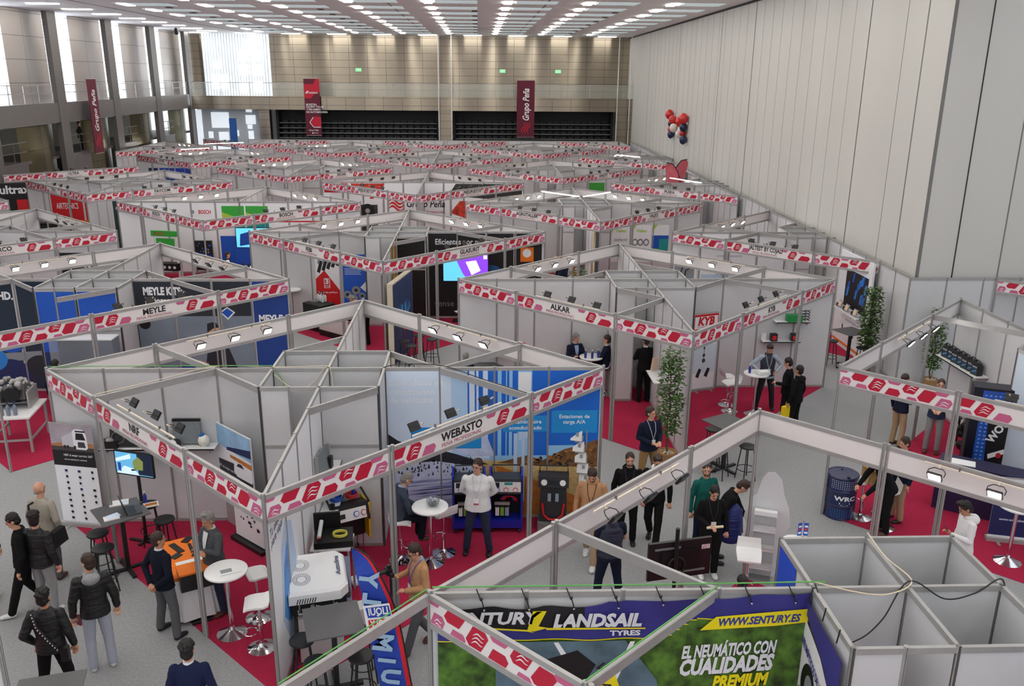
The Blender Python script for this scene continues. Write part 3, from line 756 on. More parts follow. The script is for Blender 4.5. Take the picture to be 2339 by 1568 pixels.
    if beard:
        m=MB(); m.ell(hd((0,.034,.056)),(.054*k,.058*k,.032*k),beard,12,8,hrot); m.ell(hd((0,.09,.088)),(.024*k,.008*k,.004*k),beard,10,6,hrot)
        for s in(-1,1): m.ell(hd((s*.053,.015,.09)),(.010*k,.026*k,.034*k),beard,8,6,hrot)
        remesh(m.build('beard',t,smooth=True),vox)
    if glasses:
        m=MB()
        for s in(-1,1):
            m.tube([hd((s*.031+.021*cos(a*pi/5),.101,.142+.015*sin(a*pi/5))) for a in range(10)],.0022*k,eyem,5,closed=True)
            m.tube([hd((s*.052,.1,.146)),hd((s*.074,.01,.14))],.0022*k,eyem,5)
        m.tube([hd((-.01,.103,.145)),hd((.01,.103,.145))],.0022*k,eyem,5); m.build('glasses',t)
    t['_hands']=0; del t['_hands']
    def world(p):
        q=Matrix.Rotation(rz,3,'Z')@V(p); return q+V((x,y,z))
    return t,{s:(world(A[s][2]+A[s][3]*.07*k)) for s in A}
WR=bpy.data.textures.new('folds','CLOUDS'); WR.noise_scale=.11; HR=bpy.data.textures.new('locks','CLOUDS'); HR.noise_scale=.028
def remesh(o,v):
    r=o.modifiers.new('r','REMESH'); r.mode='VOXEL'; r.voxel_size=v; r.use_smooth_shade=True
    s=o.modifiers.new('s','SMOOTH'); s.factor=.5; s.iterations=3
    n=o.name.split('.')[0]
    if n in('jacket','sweater','trousers','hair','padded_vest','hood'):
        d=o.modifiers.new('d','DISPLACE'); d.texture=HR if n=='hair' else WR; d.strength=.02 if n=='hair' else (.010 if n=='trousers' else .017); d.mid_level=.5; d.texture_coords='GLOBAL' if n!='hair' else 'LOCAL'
    return o
def face_to(x,y,tx,ty): return math.atan2(ty-y,tx-x)-pi/2
lanW=M('lanyard_white',(200,200,205),.7); lanK=M('lanyard_dark',(40,38,44),.7); lanP=M('lanyard_purple',(80,60,160),.7)
darkbeard=M('beard_dark',(48,36,30),.8); greybeard=M('beard_grey',(150,142,136),.8)
shirtB=cloth('shirt_pale_blue',(150,176,205)); shirtW=cloth('shirt_white',(222,222,224))
# (local +Y is forward; rz=0 faces the far wall, rz=pi faces the camera)
person('Young man walking at far left in black jacket and white trainers',-7.0,12.03,R(110),1.72,top=cBlack,shoes=shW,hair=('short',hairK),leg='walk',nod=R(20))
person('Person in dark jacket and light trousers cut by the left edge',-7.85,12.35,R(20),1.75,top=cBlack,legs=cBeige,shoes=shW)
person('Youth seen from behind in black puffer jacket and grey joggers',-6.72,12.0,R(-15),1.74,top=cPuff,legs=cGrau,shoes=shW,hair=('curly',hairK),turn=R(35))
person('Bald man from behind in beige jacket with a black shoulder bag',-7.1,12.97,R(-12),1.76,top=cBeige,legs=cGrey,hair=('bald',hairG),shoes=shBr,turn=R(-10))
person('Curly haired youth in black with a lettered cross strap',-5.6,9.9,R(8),1.75,top=cPuff,legs=cBlack,shoes=shB,hair=('curly',hairK),skin=skinB,leg='wide',la='pocket')
person('Young man in black padded vest with grey hood and pale joggers',-5.33,10.63,R(28),1.82,top=cPuff,legs=cLight,shoes=shW,hair=('short',hairB),hood=cGrau,turn=R(30))
person('Man in dark navy blazer with hands clasped behind his back',-4.66,11.38,R(-35),1.72,top=cloth('blazer_midnight',(20,24,38)),legs=cGrey,shoes=shB,hair=('short',hairB),skin=skinB,la='back',ra='back',turn=R(-25),leg='wide',collar=shirtW)
person('Smiling man in grey suit jacket with arms crossed over jeans',-4.08,11.95,R(140),1.74,top=cSuitG,legs=cDenim,shoes=shBr,hair=('quiff',hairG),skin=skinB,la='cross',ra='cross',open_=True,under=shirtW,nod=R(12),build=1.08)
person('Man in midnight blue suit seen from behind at the bottom edge',-3.42,8.78,R(6),1.74,top=cloth('suit_blue',(28,34,66)),legs=cNavy,shoes=shB,hair=('curly',hairK),skin=skinB,collar=shirtW)
person('Bearded man in slate blue suit seated on a bar stool with phone',-1.42,13.5,R(-72),1.76,top=cSuit,legs=cloth('trousers_dark',(26,28,38)),shoes=shBr,hair=('short',hairG),leg='sit',la='table',ra='table',lean=R(12),nod=R(22),glasses=True,beard=greybeard,open_=True,under=shirtB,build=1.1)
person('Stout man in white shirt and dark jeans standing in the mural stand',-.02,13.62,R(172),1.80,top=shirtW,legs=cDenim,shoes=shB,hair=('short',hairB),la='back',ra='back',lanyard=lanW,glasses=True,build=1.22,turn=R(-22),leg='wide')
tc,hc=person('Young man in tan sweater filming with a camera on a gimbal',-.86,10.95,R(118),1.76,top=cTan,legs=cGrey,shoes=shBr,hair=('short',hairB),la='front',ra='phone',lanyard=lanP,glasses=True,collar=shirtB,nod=R(25),leg='walk')
person('Man in navy sweater and khaki chinos standing near the potted tree',3.45,16.1,R(200),1.76,top=cNavy,legs=cKhaki,shoes=shBr,hair=('short',hairB),la='front',ra='front',lanyard=lanW,turn=R(30),build=1.08,leg='wide')
person('Bearded young man in tan hoodie looking down beside the sky mural',1.93,13.32,R(165),1.80,top=cTan,legs=cBeigeP,shoes=shW,hair=('short',hairB),lanyard=lanK,badge=M('badge_magenta',(150,40,80),.5),beard=darkbeard,nod=R(28),hood=cTan,leg='walk',build=1.05)
person('Young man in black hoodie with a moustache in the aisle',2.66,13.9,R(175),1.76,top=cBlack,legs=cBlack,shoes=shB,hair=('short',hairB),lanyard=lanK,badge=M('badge_magenta',(150,40,80),.5),beard=darkbeard,hood=cBlack,build=1.1)
person('Young man in black jacket with white hood and patterned trousers',3.14,13.88,R(160),1.76,top=cBlack,legs=cBlack,shoes=shB,hair=('quiff',hairB),hood=cWhite,turn=R(20),nod=R(20),leg='walk')
person('Man in dark green hoodie behind the youth with the badge',3.93,13.52,R(195),1.74,top=cGreen,legs=cNavy,shoes=shB,hair=('short',hairB),la='front',beard=darkbeard,turn=R(-25))
person('Youth in black bomber jacket wearing a white badge by the screen',3.86,12.78,R(180),1.72,top=cBlack,legs=cBlack,shoes=shW,hair=('short',hairK),lanyard=lanK,nod=R(25),ra='front')
person('Youth bending forward to look at the clear leaflet stand',4.12,13.25,R(-105),1.70,top=cBlack,legs=cBlack,shoes=shB,hair=('quiff',hairB),lean=R(28),nod=R(20),la='reach',ra='down')
person('Man in navy padded vest seen from behind below the cross beam',2.05,11.98,R(10),1.76,top=cNavy,legs=cNavy,shoes=shB,hair=('short',hairB),vest=cPuffN,short=True,ra='phone',la='front',leg='wide',build=1.1)
person('Dark haired woman mostly hidden behind the green tyre banner',3.58,10.2,R(0),1.62,top=cBlack,legs=cBlack,hair=('long',hairK))
person('Man in black suit with his back turned in the closet doorway',4.27,21.0,R(15),1.78,top=cBlack,legs=cBlack,shoes=shB,hair=('short',hairB),la='cross',ra='cross',turn=R(10),collar=shirtW,build=1.08)
person('Grey haired man in dark suit facing us at the corner table',2.55,21.8,R(200),1.76,top=cNavy,legs=cNavy,hair=('short',hairG),leg='sit',la='cross',ra='cross',open_=True,under=shirtB,nod=R(12),turn=R(20),skin=skinA)
person('Man in dark suit sitting sideways at the corner table',3.36,21.6,R(75),1.76,top=cNavy,legs=cNavy,hair=('short',hairB),leg='sit',la='table',ra='table',open_=True,under=shirtW)
person('Bearded man in navy padded vest with hands on hips at round table',7.28,20.45,R(175),1.76,top=cloth('shirt_grey_blue',(170,182,196)),legs=cloth('trousers_charcoal',(44,44,50)),shoes=shB,hair=('quiff',hairB),vest=cPuffN,la='hips',ra='hips',lanyard=lanW,beard=darkbeard,nod=R(28),leg='wide')
person('Youth with high fade haircut beside the round white table',7.42,19.35,R(60),1.72,top=cBlack,legs=cBlack,shoes=shB,hair=('short',hairK),nod=R(15),la='front')
person('Youth in black hooded sweatshirt carrying the yellow bag',7.45,18.8,R(40),1.72,top=cBlack,legs=cBlack,shoes=shB,hair=('short',hairK),hood=cBlack,skin=skinB)
person('Grey haired person seen from behind at the folding table in the aisle',-.32,21.1,R(-10),1.72,top=cNavy,legs=cNavy,hair=('short',hairG),leg='sitlow')
person('Man in dark blazer and beige chinos inside the oil can stand',9.62,18.1,R(-70),1.74,top=cNavy,legs=cBeigeP,shoes=shBr,hair=('short',hairB),ra='front')
person('Man in blue jacket and grey trousers holding a tablet and papers',10.25,17.72,R(150),1.74,top=cloth('jacket_blue',(52,66,92)),legs=cGrau,shoes=shBr,hair=('short',hairB),la='front',ra='front',lanyard=lanW)
person('Short haired man in khaki trousers behind the dark blue barrel',7.98,14.62,R(100),1.72,top=cNavy,legs=cBeigeP,shoes=shB,hair=('short',hairB),nod=R(15))
person('Person in black bending over the box beside the dark barrel',7.52,14.15,R(85),1.74,top=cBlack,legs=cBlack,shoes=shBr,hair=('short',hairK),lean=R(25),la='reach',ra='reach')
tp,hw=person('Youth in white hoodie looking down at a phone on crimson carpet',7.76,12.05,R(85),1.74,top=cWhite,legs=cBlack,shoes=shB,hair=('quiff',hairK),skin=skinB,hood=cWhite,la='phone',nod=R(28))
person('Man in dark work jacket bending over the brake parts counter',-3.5,26.0,R(60),1.76,top=cloth('jacket_charcoal',(46,46,50)),legs=cBlack,hair=('short',hairG),lean=R(35),nod=R(35),la='reach',ra='reach',vox=.011)
person('Person silhouetted on the lower walkway of the left gallery',-24.78,56.5,R(-80),1.70,top=cBlack,legs=cBlack,hair=('curly',hairK),z=3.43,vox=.014,la='hips',ra='hips',long_=True,leg='wide')
person('Person with dark hair behind the left dark blue printed stand',-9.8,19.45,R(0),1.72,top=cNavy,legs=cNavy,hair=('short',hairK),vox=.011)
person('Man in dark vest and white shirt seated at the white counter',-9.95,34.35,R(-75),1.72,top=cWhite,legs=cBlack,hair=('short',hairB),vest=cBlack,leg='sitlow',la='table',ra='table',vox=.012)
person('Man in bright red sweatshirt behind the shelf wall, seen from behind',4.15,27.4,R(-20),1.74,top=cRed,legs=cBlack,hair=('short',hairK),vox=.012)
person('Man in cream sweater rubbing his face beside the red sweatshirt',3.6,27.2,R(190),1.74,top=cloth('cream_knit',(205,192,182)),legs=cBlack,hair=('short',hairB),ra='up',vox=.012,nod=R(10))
person('Bald man in navy polo leaning over the engine display',3.05,31.2,R(-50),1.74,top=cNavy,legs=cBlack,hair=('bald',hairG),lean=R(15),nod=R(20),vox=.012)
person('Man in blue jacket near the green plant at the centre right stand',2.3,35.2,R(120),1.7,top=cRoyal,legs=cBlack,hair=('short',hairK),vox=.012)

t=thing('shoulder_bag','Black shoulder bag hanging from the bald man in beige','bag',(-6.85,12.78,0),R(-12)); MB().box((.10,-.08,.95),(.12,.32,.26),dark,taper=.8).ell((.10,-.08,.85),(.07,.16,.05),dark).build('pouch',t); MB().tube([(-.13,-.13,1.05),(-.19,-.18,1.2),(-.27,-.17,1.35),(-.33,-.10,1.47),(-.34,.02,1.46)],.018,dark,6).build('strap',t)
t=thing('lettered_strap','Black cross strap with white lettering on the curly youth','strap',(-5.6,9.9,0),R(8)); m=MB(); a=[(-.13,-.10,1.47),(-.08,-.155,1.3),(.03,-.165,1.12),(.13,-.15,.95)]
m.tube(a,.018,black,6); 
for i in range(14):
    f=i/13*2.99; j=int(f); q=f-j; p=[a[j][c]+(a[j+1][c]-a[j][c])*q for c in range(3)]; m.box((p[0],p[1]-.02,p[2]),(.012,.004,.02),wpaper)
m.build('webbing',t); MB().box((.2,-.12,.86),(.1,.08,.2),black).build('pouch',t)
m=MB()
for k in range(4): m.box((.02*k,0,-.01*k),(.09,.004,.16),M('flyer_red',(170,60,80),.6) if k%2 else wpaper,ry=.25*k)
one_=m.build('leaflets',None,(-5.56,10.55,.86),R(20),label='Folded red and white leaflets held by the man in padded vest',cat='leaflet')
(lambda m:[m.lathe([(.05,-.36),(.17,-.34),(.20,-.2),(.185,-.17),(.20,-.05),(.18,-.02),(.185,.1),(.16,.13),(.15,.25),(.10,.32),(.03,.34)],cRoyal,n=18),m.cyl((-.15,0,.2),(-.22,0,-.25),.06,cRoyal,r2=.045),m.cyl((.15,0,.2),(.22,0,-.25),.06,cRoyal,r2=.045),m][-1])(MB()).build('padded_coat',None,(4.30,13.10,.85),R(20),smooth=True,label='Royal blue padded coat hanging from the bending youth',cat='coat')
MB().cyl((-.14,0,0),(.14,0,0),.022,M('paper_cream',(226,214,176),.7),n=12).build('paper_roll',None,(3.85,12.5,1.08),R(8),label='Rolled cream paper in the hand of the youth with badge',cat='paper')
# ---------------- furniture and display builders
bb=M('blue_bottle',(30,50,150),.1,coat=.5); greyt=M('table_grey',(88,88,90),.45); orange=M('orange_foam',(235,120,25),.7)
royal=M('royal_blue_print',(18,84,190),.5); navyp=M('navy_print',(22,40,92),.5); darkp=M('dark_print',(30,38,48),.5); skyp=M('sky_print',(214,230,250),.5); deepp=M('deep_sky_print',(20,104,208),.5)
whitep=M('white_print',(238,240,244),.5); greenp=M('green_print',(60,165,60),.5); limep=M('lime_print',(168,205,60),.5); tealp=M('teal_print',(30,150,150),.5)
redp=M('red_print',(205,28,34),.5); blackp=M('black_print',(12,12,15),.5); yellowp=M('yellow_print',(238,222,20),.5); purpp=M('violet_print',(62,58,150),.6)
greyp=M('grey_print',(140,146,152),.5); sandp=M('sand_print',(196,120,50),.5,noise=(9,.2)); brownp=M('brown_print',(120,84,48),.6,noise=(12,.5)); strawp=M('straw_print',(212,180,120),.6,noise=(20,.2))
snowp=M('snow_print',(196,206,236),.6,noise=(6,.12)); forestp=M('forest_print',(34,36,44),.6,noise=(16,.5)); foliagep=M('foliage_print',(70,104,34),.8,noise=(7,.75)); roadp=M('road_print',(88,112,126),.7,noise=(4,.3))
leafm=M('leaf_green',(70,104,44),.5,noise=(8,.35)); barkm=M('bark',(96,72,52),.9); potm=M('terracotta_pot',(176,132,84),.8); pebble=M('pebbles',(206,196,178),.8,noise=(40,.3))
scr=M('screen_glow',(90,160,200),.3,emit=.5); scr2=M('screen_violet',(120,60,200),.3,emit=.7); scr3=M('screen_cyan',(90,180,220),.3,emit=.7)
def vrot(x,y,rz): return (x*cos(rz)-y*sin(rz), x*sin(rz)+y*cos(rz))
def black_stool():
    t=thing('bar_stool','x','stool',(0,0,0),0,'black bar stools')
    MB().lathe([(.10,.735),(.165,.74),(.175,.755),(.17,.775),(.12,.782),(.0,.784)],black,n=24).build('seat',t,smooth=True)
    for i in range(4):
        a=pi/4+i*pi/2; MB().tube([(.12*cos(a),.12*sin(a),.74),(.21*cos(a),.21*sin(a),0)],.012,black,8).build('leg',t,smooth=True)
    MB().tube([(.185*cos(a),.185*sin(a),.26) for a in np.arange(0,2*pi,pi/10)],.009,black,6,closed=True).build('foot_ring',t,smooth=True)
    return t
def white_stool():
    t=thing('swivel_stool','x','stool',(0,0,0),0,'white swivel stools'); m=MB()
    n=8; pr=[(-.19,.99),(-.175,.90),(-.15,.825),(-.08,.80),(.05,.80),(.14,.79),(.20,.765)]
    vs=[];fs=[]
    for j,(y,z) in enumerate(pr):
        w=.20-.02*abs(j-3)/3
        for s in(-1,1): vs += [(s*w,y,z),(s*w,y,z-.03)]
    for j in range(len(pr)-1):
        a=4*j; b=a+4; fs += [(a,a+2,b+2,b),(a+1,b+1,b+3,a+3),(a,b,b+1,a+1),(a+2,a+3,b+3,b+2)]
    fs += [(0,1,3,2),(vs.__len__()-4,vs.__len__()-2,vs.__len__()-1,vs.__len__()-3)]
    m.add(vs,fs,white); m.build('seat',t)
    MB().cyl((0,0,.03),(0,0,.40),.03,chrome,n=14).cyl((0,0,.4),(0,0,.775),.02,chrome,n=12).build('pole',t,smooth=True)
    MB().tube([(0,0,.30),(0,.05,.30)]+[(.11*sin(a),.14-.10*cos(a)+.0,.29) for a in np.arange(.2,6.2,.5)],.009,chrome,6).build('foot_rest',t,smooth=True)
    MB().lathe([(.21,0),(.21,.008),(.15,.03),(.06,.055),(.035,.09)],chrome,n=28).build('base',t,smooth=True)
    return t
def round_table():
    t=thing('round_bar_table','x','table',(0,0,0),0,'round white bar tables')
    MB().lathe([(.30,1.065),(.31,1.07),(.31,1.092),(.30,1.097),(0,1.097)],white,n=36).build('table_top',t,smooth=True)
    MB().cyl((0,0,.05),(0,0,1.065),.032,chrome,n=16).build('pole',t,smooth=True)
    MB().lathe([(.225,0),(.225,.01),(.14,.045),(.05,.09),(.035,.14)],chrome,n=32).build('base',t,smooth=True)
    return t
def square_table(s=.75):
    t=thing('square_bar_table','x','table',(0,0,0),0,'dark square bar tables')
    MB().box((0,0,1.09),(s,s,.018),greyt).build('table_top',t)
    MB().box((0,0,.56),(.07,.07,1.05),black).build('pole',t)
    MB().box((0,0,.025),(.72,.07,.04),black).box((0,0,.026),(.07,.72,.04),black).build('base',t)
    return t
protos={}
def furn(kind,x,y,rz,label,**k):
    f=dict(bs=black_stool,ws=white_stool,rt=round_table,sq=square_table)[kind]
    if kind not in protos:
        t=f(); protos[kind]=t; t.location=(x,y,0); t.rotation_euler=(0,0,rz); t['label']=label; return t
    return clone(protos[kind],(x,y,0),rz,label)
def one(name,mb,label,cat,loc=(0,0,0),rz=0,group=None,smooth=False):
    return mb.build(name,None,loc,rz,smooth=smooth,label=label,cat=cat,group=group)
def bottle(x,y,z,label,mat=bb,cap=white,s=1,group=None):
    t=thing('bottle',label,'bottle',(x,y,z),0,group)
    MB().lathe([(.03*s,0),(.034*s,.01*s),(.034*s,.13*s),(.028*s,.16*s),(.013*s,.185*s),(.013*s,.2*s)],mat,n=14).build('flask',t,smooth=True)
    MB().lathe([(.015*s,.2*s),(.015*s,.235*s)],cap,n=10).build('cap',t); return t
def tree(x,y,h,label,n=420,pot=True,z0=.0,seed=1,spread=.33):
    r=random.Random(seed); t=thing('potted_tree',label,'plant',(x,y,z0),0,'potted trees')
    MB().lathe([(.14,0),(.19,.30),(.205,.31),(.205,.34),(.18,.34),(.17,.30),(0,.30)],potm,n=20).build('pot',t,smooth=True)
    m=MB()
    for i in range(60):
        a=r.uniform(0,6.28);q=r.uniform(0,.15); m.ell((q*cos(a),q*sin(a),.32),(.022,.018,.014),pebble,6,4)
    m.build('pebbles',t,kind='stuff')
    m=MB(); pts=[(0,0,.3)]
    for i in range(1,9): pts.append((r.uniform(-.04,.04),r.uniform(-.04,.04),.3+i*(h-.5)/8))
    m.tube(pts,[.022-.0017*i for i in range(9)],barkm,7)
    for i in range(3,9):
        for j in range(3):
            a=r.uniform(0,6.28); p=Vector(pts[i]); m.tube([p,p+Vector((cos(a)*.12,sin(a)*.12,.10)),p+Vector((cos(a)*.22,sin(a)*.22,.16))],.006,barkm,4)
    m.build('trunk',t,smooth=True)
    m=MB()
    for i in range(int(n*1.7)):
        zz=r.uniform(.28,1.0)*h; sp=spread*(1-.35*abs(zz/h-.6)*2)*math.sqrt(r.random()); a=r.uniform(0,6.28)
        c=Vector((sp*cos(a),sp*sin(a),zz)); b=r.uniform(0,6.28); e=r.uniform(-.7,.3)
        d=Vector((cos(b)*cos(e),sin(b)*cos(e),sin(e)))*r.uniform(.085,.13); s=d.cross(Vector((0,0,1))).normalized()*.034
        m.add([c,c+d*.45+s,c+d,c+d*.45-s],[(0,1,2,3)],leafm)
    m.build('foliage',t,kind='stuff'); return t
def rollup(x,y,rz,w,h,paint,label,lean=0):
    t=thing('rollup_banner',label,'banner',(x,y,0),rz,'roll-up banners')
    MB().box((0,.0,.04),(w+.04,.14,.07),alu).box((-w*.3,-.12,.008),(.05,.16,.012),alu).box((w*.3,-.12,.008),(.05,.16,.012),alu).build('base',t)
    MB().cyl((0,.03,.05),(0,.03,h),.01,alu,n=8).build('rear_pole',t)
    m=MB().box((0,0,h/2+.06),(w,.006,h),whitep); paint(m,w,h); m.box((0,0,h+.065),(w,.02,.02),alu); m.build('printed_sheet',t); return t
def shelf(x,y,z,rz,L,label,d=.3):
    m=MB().box((0,-d/2,0),(L,d,.02),white).box((0,-d-.002,0),(L,.006,.026),black)
    for s in(-.45,.45): m.box((s*L,-.12,-.05),(.02,.22,.08),alu)
    return one('wall_shelf',m,label,'shelf',(x,y,z),rz,'white wall shelves')
def R2(m,x0,x1,z0,z1,mat,y=-.016): m.plane2([(x0,z0),(x1,z0),(x1,z1),(x0,z1)],mat,(0,y,0))
def PG(m,pts,mat,y=-.018): m.plane2(pts,mat,(0,y,0))
def TT(m,s,x,z,h,mat=whitep,y=-.02,w=None,left=False,bold=.01,italic=0): put_text(m,s,mat,(x,y,z),h=h,w=w,left=left,bold=bold,italic=italic)
def graphic(key,name,fn,x,y,rz,label=None):
    "printed sheets fixed on a stand wall, part of the stand; drawn facing local -y"
    sx,sy,root=ST[key]; m=MB(); fn(m); o=m.build(name,root,(x,y,0),rz)
    if label: o['label']=label
    return o
def scatter(m,fn,n,seed):
    r=random.Random(seed)
    for i in range(n): fn(r)
# ---------------- front centre block (sky mural side and white shelf side)
wx,wy=ctr(0,0)
def mural(m):
    # local x 1..4.95 along the wall, z up
    R2(m,1.03,4.93,.06,2.98,skyp)
    R2(m,2.2,2.5,1.2,2.98,M('sky_mid_print',(180,214,246),.5),-.0165)
    R2(m,2.9,4.93,1.15,2.98,M('sky_low_print',(150,200,242),.5),-.017); R2(m,3.9,4.93,1.5,2.98,deepp,-.0175)
    for a,b in ((2.50,2.53),(2.63,2.66),(2.70,2.78),(2.87,3.05),(3.12,3.2),(3.22,3.26),(3.32,3.42),(3.68,4.0)): R2(m,a,b,1.3,2.98,deepp,-.018)
    PG(m,[(3.43,2.4),(3.66,2.4),(3.66,2.95),(3.43,2.95)],whitep); PG(m,[(3.44,1.6),(3.5,2.3),(3.64,2.3),(3.66,1.7)],M('cloud_print',(190,215,240),.6),-.0182)
    # snow field, forest slope, mountains
    R2(m,1.03,2.9,.06,1.25,snowp,-.0178)
    PG(m,[(1.03,1.5),(1.03,1.75),(1.2,1.62),(1.5,1.5),(1.3,1.42)],forestp,-.0184); PG(m,[(2.0,1.42),(2.3,1.33),(2.9,1.12),(2.4,1.12),(1.9,1.2),(1.5,1.16)],forestp,-.0184)
    PG(m,[(2.0,1.5),(2.3,1.75),(2.6,1.9),(2.85,1.7),(3.0,1.3),(2.6,1.28)],snowp,-.0181)
    r=random.Random(3)
    for i in range(150):
        x=r.uniform(1.05,2.75); z=r.uniform(.92,1.38)-(x-1)*.08; s=r.uniform(.012,.05); PG(m,[(x-s*.5,z),(x+s*.5,z),(x,z+s*1.6)],forestp,-.0188)
    for i in range(40):
        z=r.uniform(.1,.8); x=r.uniform(1.05,2.5); PG(m,[(x,z),(x+.4,z+.06),(x+.8,z+.08),(x+.4,z+.03)],M('snow_shadow',(140,150,205),.6),-.0186)
    # desert
    PG(m,[(2.75,.06),(4.93,.06),(4.93,1.2),(2.75,1.2)],strawp,-.0179)
    PG(m,[(2.7,.06),(3.0,1.08),(3.1,1.08),(4.93,.28),(4.93,.06)],sandp,-.0185)
    PG(m,[(2.75,.06),(2.85,1.08),(3.02,1.08),(3.3,.06)],M('road_pale_print',(222,176,110),.6),-.0187)
    PG(m,[(3.05,1.15),(3.4,1.25),(3.6,1.3),(3.9,1.2),(4.3,1.42),(4.6,1.5),(4.93,1.62),(4.93,1.05),(3.8,1.08)],brownp,-.0183)
    for i in range(60):
        x=r.uniform(3.6,4.9); z=r.uniform(1.08,1.18+.35*(x-3.6)/1.3); s=.03; PG(m,[(x-s,z),(x+s,z),(x+s*.5,z+s),(x-s*.5,z+s)],forestp if r.random()<.5 else sandp,-.0189)
    for a,b in ((3.35,3.42),(3.5,3.56),(3.68,3.72)): R2(m,a,b,.35,1.75,M('strip_pale',(190,208,235),.5),-.019)
    for k,s in enumerate(('Especialistas en','climatización','de vehículos')): TT(m,s,1.08,2.74-.16*k,.115,M('pale_ink',(235,242,252),.5),-.0195,left=True,bold=.015)
    lab=M('label_blue',(30,146,220),.5)
    for x0,x1,z0,z1,L in ((1.45,2.75,1.45,1.88,('Cargadores para','vehículo eléctrico')),(3.15,3.98,1.78,2.1,('Recambio aire','acondicionado')),(4.05,4.9,1.75,2.2,('Estaciones de','carga A/A'))):
        R2(m,x0,x1,z0,z1,lab,-.0192)
        for k,s in enumerate(L): TT(m,s,(x0+x1)/2,z1-.12-.12*k,.075,whitep,-.0197,bold=.015)
graphic('W','printed_mural',mural,0,0,0,'sky, snow and desert mural with white Spanish lettering')
def whitesheet(m):
    for i in range(4): R2(m,.05+i,.95+i,.07,2.97,whitep,-.014)
    bl=M('smear_blue',(90,150,220),.6,noise=(3,.3)); b2=M('smear_pale',(190,210,238),.6)
    PG(m,[(.45,.9),(.6,1.9),(.9,2.2),(1.3,2.0),(1.5,1.2),(1.2,.5),(.8,.35)],b2,-.0145)
    PG(m,[(.55,.9),(.7,1.6),(.95,1.9),(1.05,1.3),(.95,.6),(.75,.7)],bl,-.015)
    for k,s in enumerate(('Tu aliado','para viajar')): TT(m,s,.12,2.42-.17*k,.12,navyp,-.0152,left=True,italic=.3)
graphic('W','printed_sheet',whitesheet,.0,-4.98,pi/2,'white sheet with a blue watercolour smear')
def nrfcar(m):
    R2(m,-.62,.62,.9,2.0,whitep); PG(m,[(-.62,1.6),(-.62,2.0),(.62,2.0),(.62,1.55)],M('poster_sky',(150,190,226),.5,noise=(3,.2)),-.0185)
    PG(m,[(-.62,.9),(-.62,1.3),(.0,1.35),(.62,1.15),(.62,.9)],darkp,-.0186); PG(m,[(-.2,1.62),(.62,1.78),(.62,1.62),(-.2,1.56)],navyp,-.0187)
    PG(m,[(-.1,1.5),(.62,1.5),(.62,1.4),(-.1,1.44)],sandp,-.0187)
    PG(m,[(.0,1.2),(.02,1.34),(.15,1.42),(.3,1.43),(.42,1.34),(.6,1.28),(.6,1.13),(.1,1.12)],whitep,-.0189)
    PG(m,[(.1,1.33),(.17,1.4),(.28,1.41),(.36,1.34)],darkp,-.0191)
    TT(m,'NRF el mejor servicio 360°',-.56,1.17,.055,whitep,-.0192,left=True); TT(m,'GAMA TOTAL DE MÁS DE REFERENCIAS',-.56,1.07,.03,whitep,-.0192,left=True)
t=thing('car_poster','Wide poster of a white car with streaking sky beside the closet','poster',(wx-1.72,wy-.36,0),R(-45)); m=MB().box((0,0,1.45),(1.26,.02,1.12),whitep); nrfcar(m); m.build('printed_board',t); MB().box((0,.01,.45),(.9,.02,.9),alu).build('mount',t)
def truckroll(m,w,h):
    y=-.005
    R2(m,-w/2,w/2,1.30,h+.05,M('roll_sky',(170,160,170),.5,noise=(2,.25)),y); R2(m,-w/2,w/2,1.22,1.52,blackp,y-.001)
    R2(m,-w/2,w/2,1.52,1.6,M('road_dark_print',(70,64,66),.5),y-.0008); PG(m,[(-w/2,1.6),(w/2,1.6),(w/2,1.68),(0,1.72),(-w/2,1.64)],M('hills_warm',(176,118,76),.6),y-.0009)
    PG(m,[(-.2,1.62),(-.2,1.78),(.03,1.90),(.03,1.60)],M('trailer_print',(196,198,206),.5),y-.0012); PG(m,[(.03,1.6),(.03,1.92),(.1,1.96),(.25,1.95),(.3,1.86),(.31,1.6),(.27,1.56),(.08,1.56)],whitep,y-.002)
    PG(m,[(.08,1.75),(.10,1.88),(.24,1.88),(.28,1.75)],blackp,y-.003); PG(m,[(.11,1.60),(.12,1.71),(.25,1.71),(.27,1.60)],M('grille_print',(60,62,70),.5),y-.003); R2(m,.09,.29,1.90,1.93,darkp,y-.003)
    for x_ in(-.15,-.09,.05): m.add([(x_+.025*cos(a),y-.0035,1.60+.035*sin(a)) for a in np.arange(0,6.2,.6)],[tuple(range(11))],ink)
    TT(m,'NRF el mejor servicio 360°',-.2,1.43,.045,whitep,y-.003,w=.58,left=True); TT(m,'GAMA TOTAL DE REFRIGERACIÓN Y CLIMATIZACIÓN',-.2,1.35,.025,whitep,y-.003,w=.45,left=True)
    r=random.Random(5)
    for j in range(9):
        for i in range(3):
            x=-.2+.26*i; z=1.12-.12*j; 
            if (i,j) in((2,2),(2,6)): continue
            s=.03; 
            if r.random()<.4: m.add([(x+s*cos(a)*r.uniform(.7,1.1),y-.002,z+s*sin(a)) for a in np.arange(0,6.2,.7)],[tuple(range(9))],ink)
            else: R2(m,x-s,x+s*r.uniform(.5,1),z-s*.8,z+s*.8,ink if r.random()<.7 else navyp,y-.002)
            R2(m,x-.04,x+.04,z-.05,z-.046,greyp,y-.002)
rollup(-7.35,14.75,R(-12),.85,1.98,truckroll,'Tall white roll-up banner with a truck photo on top')
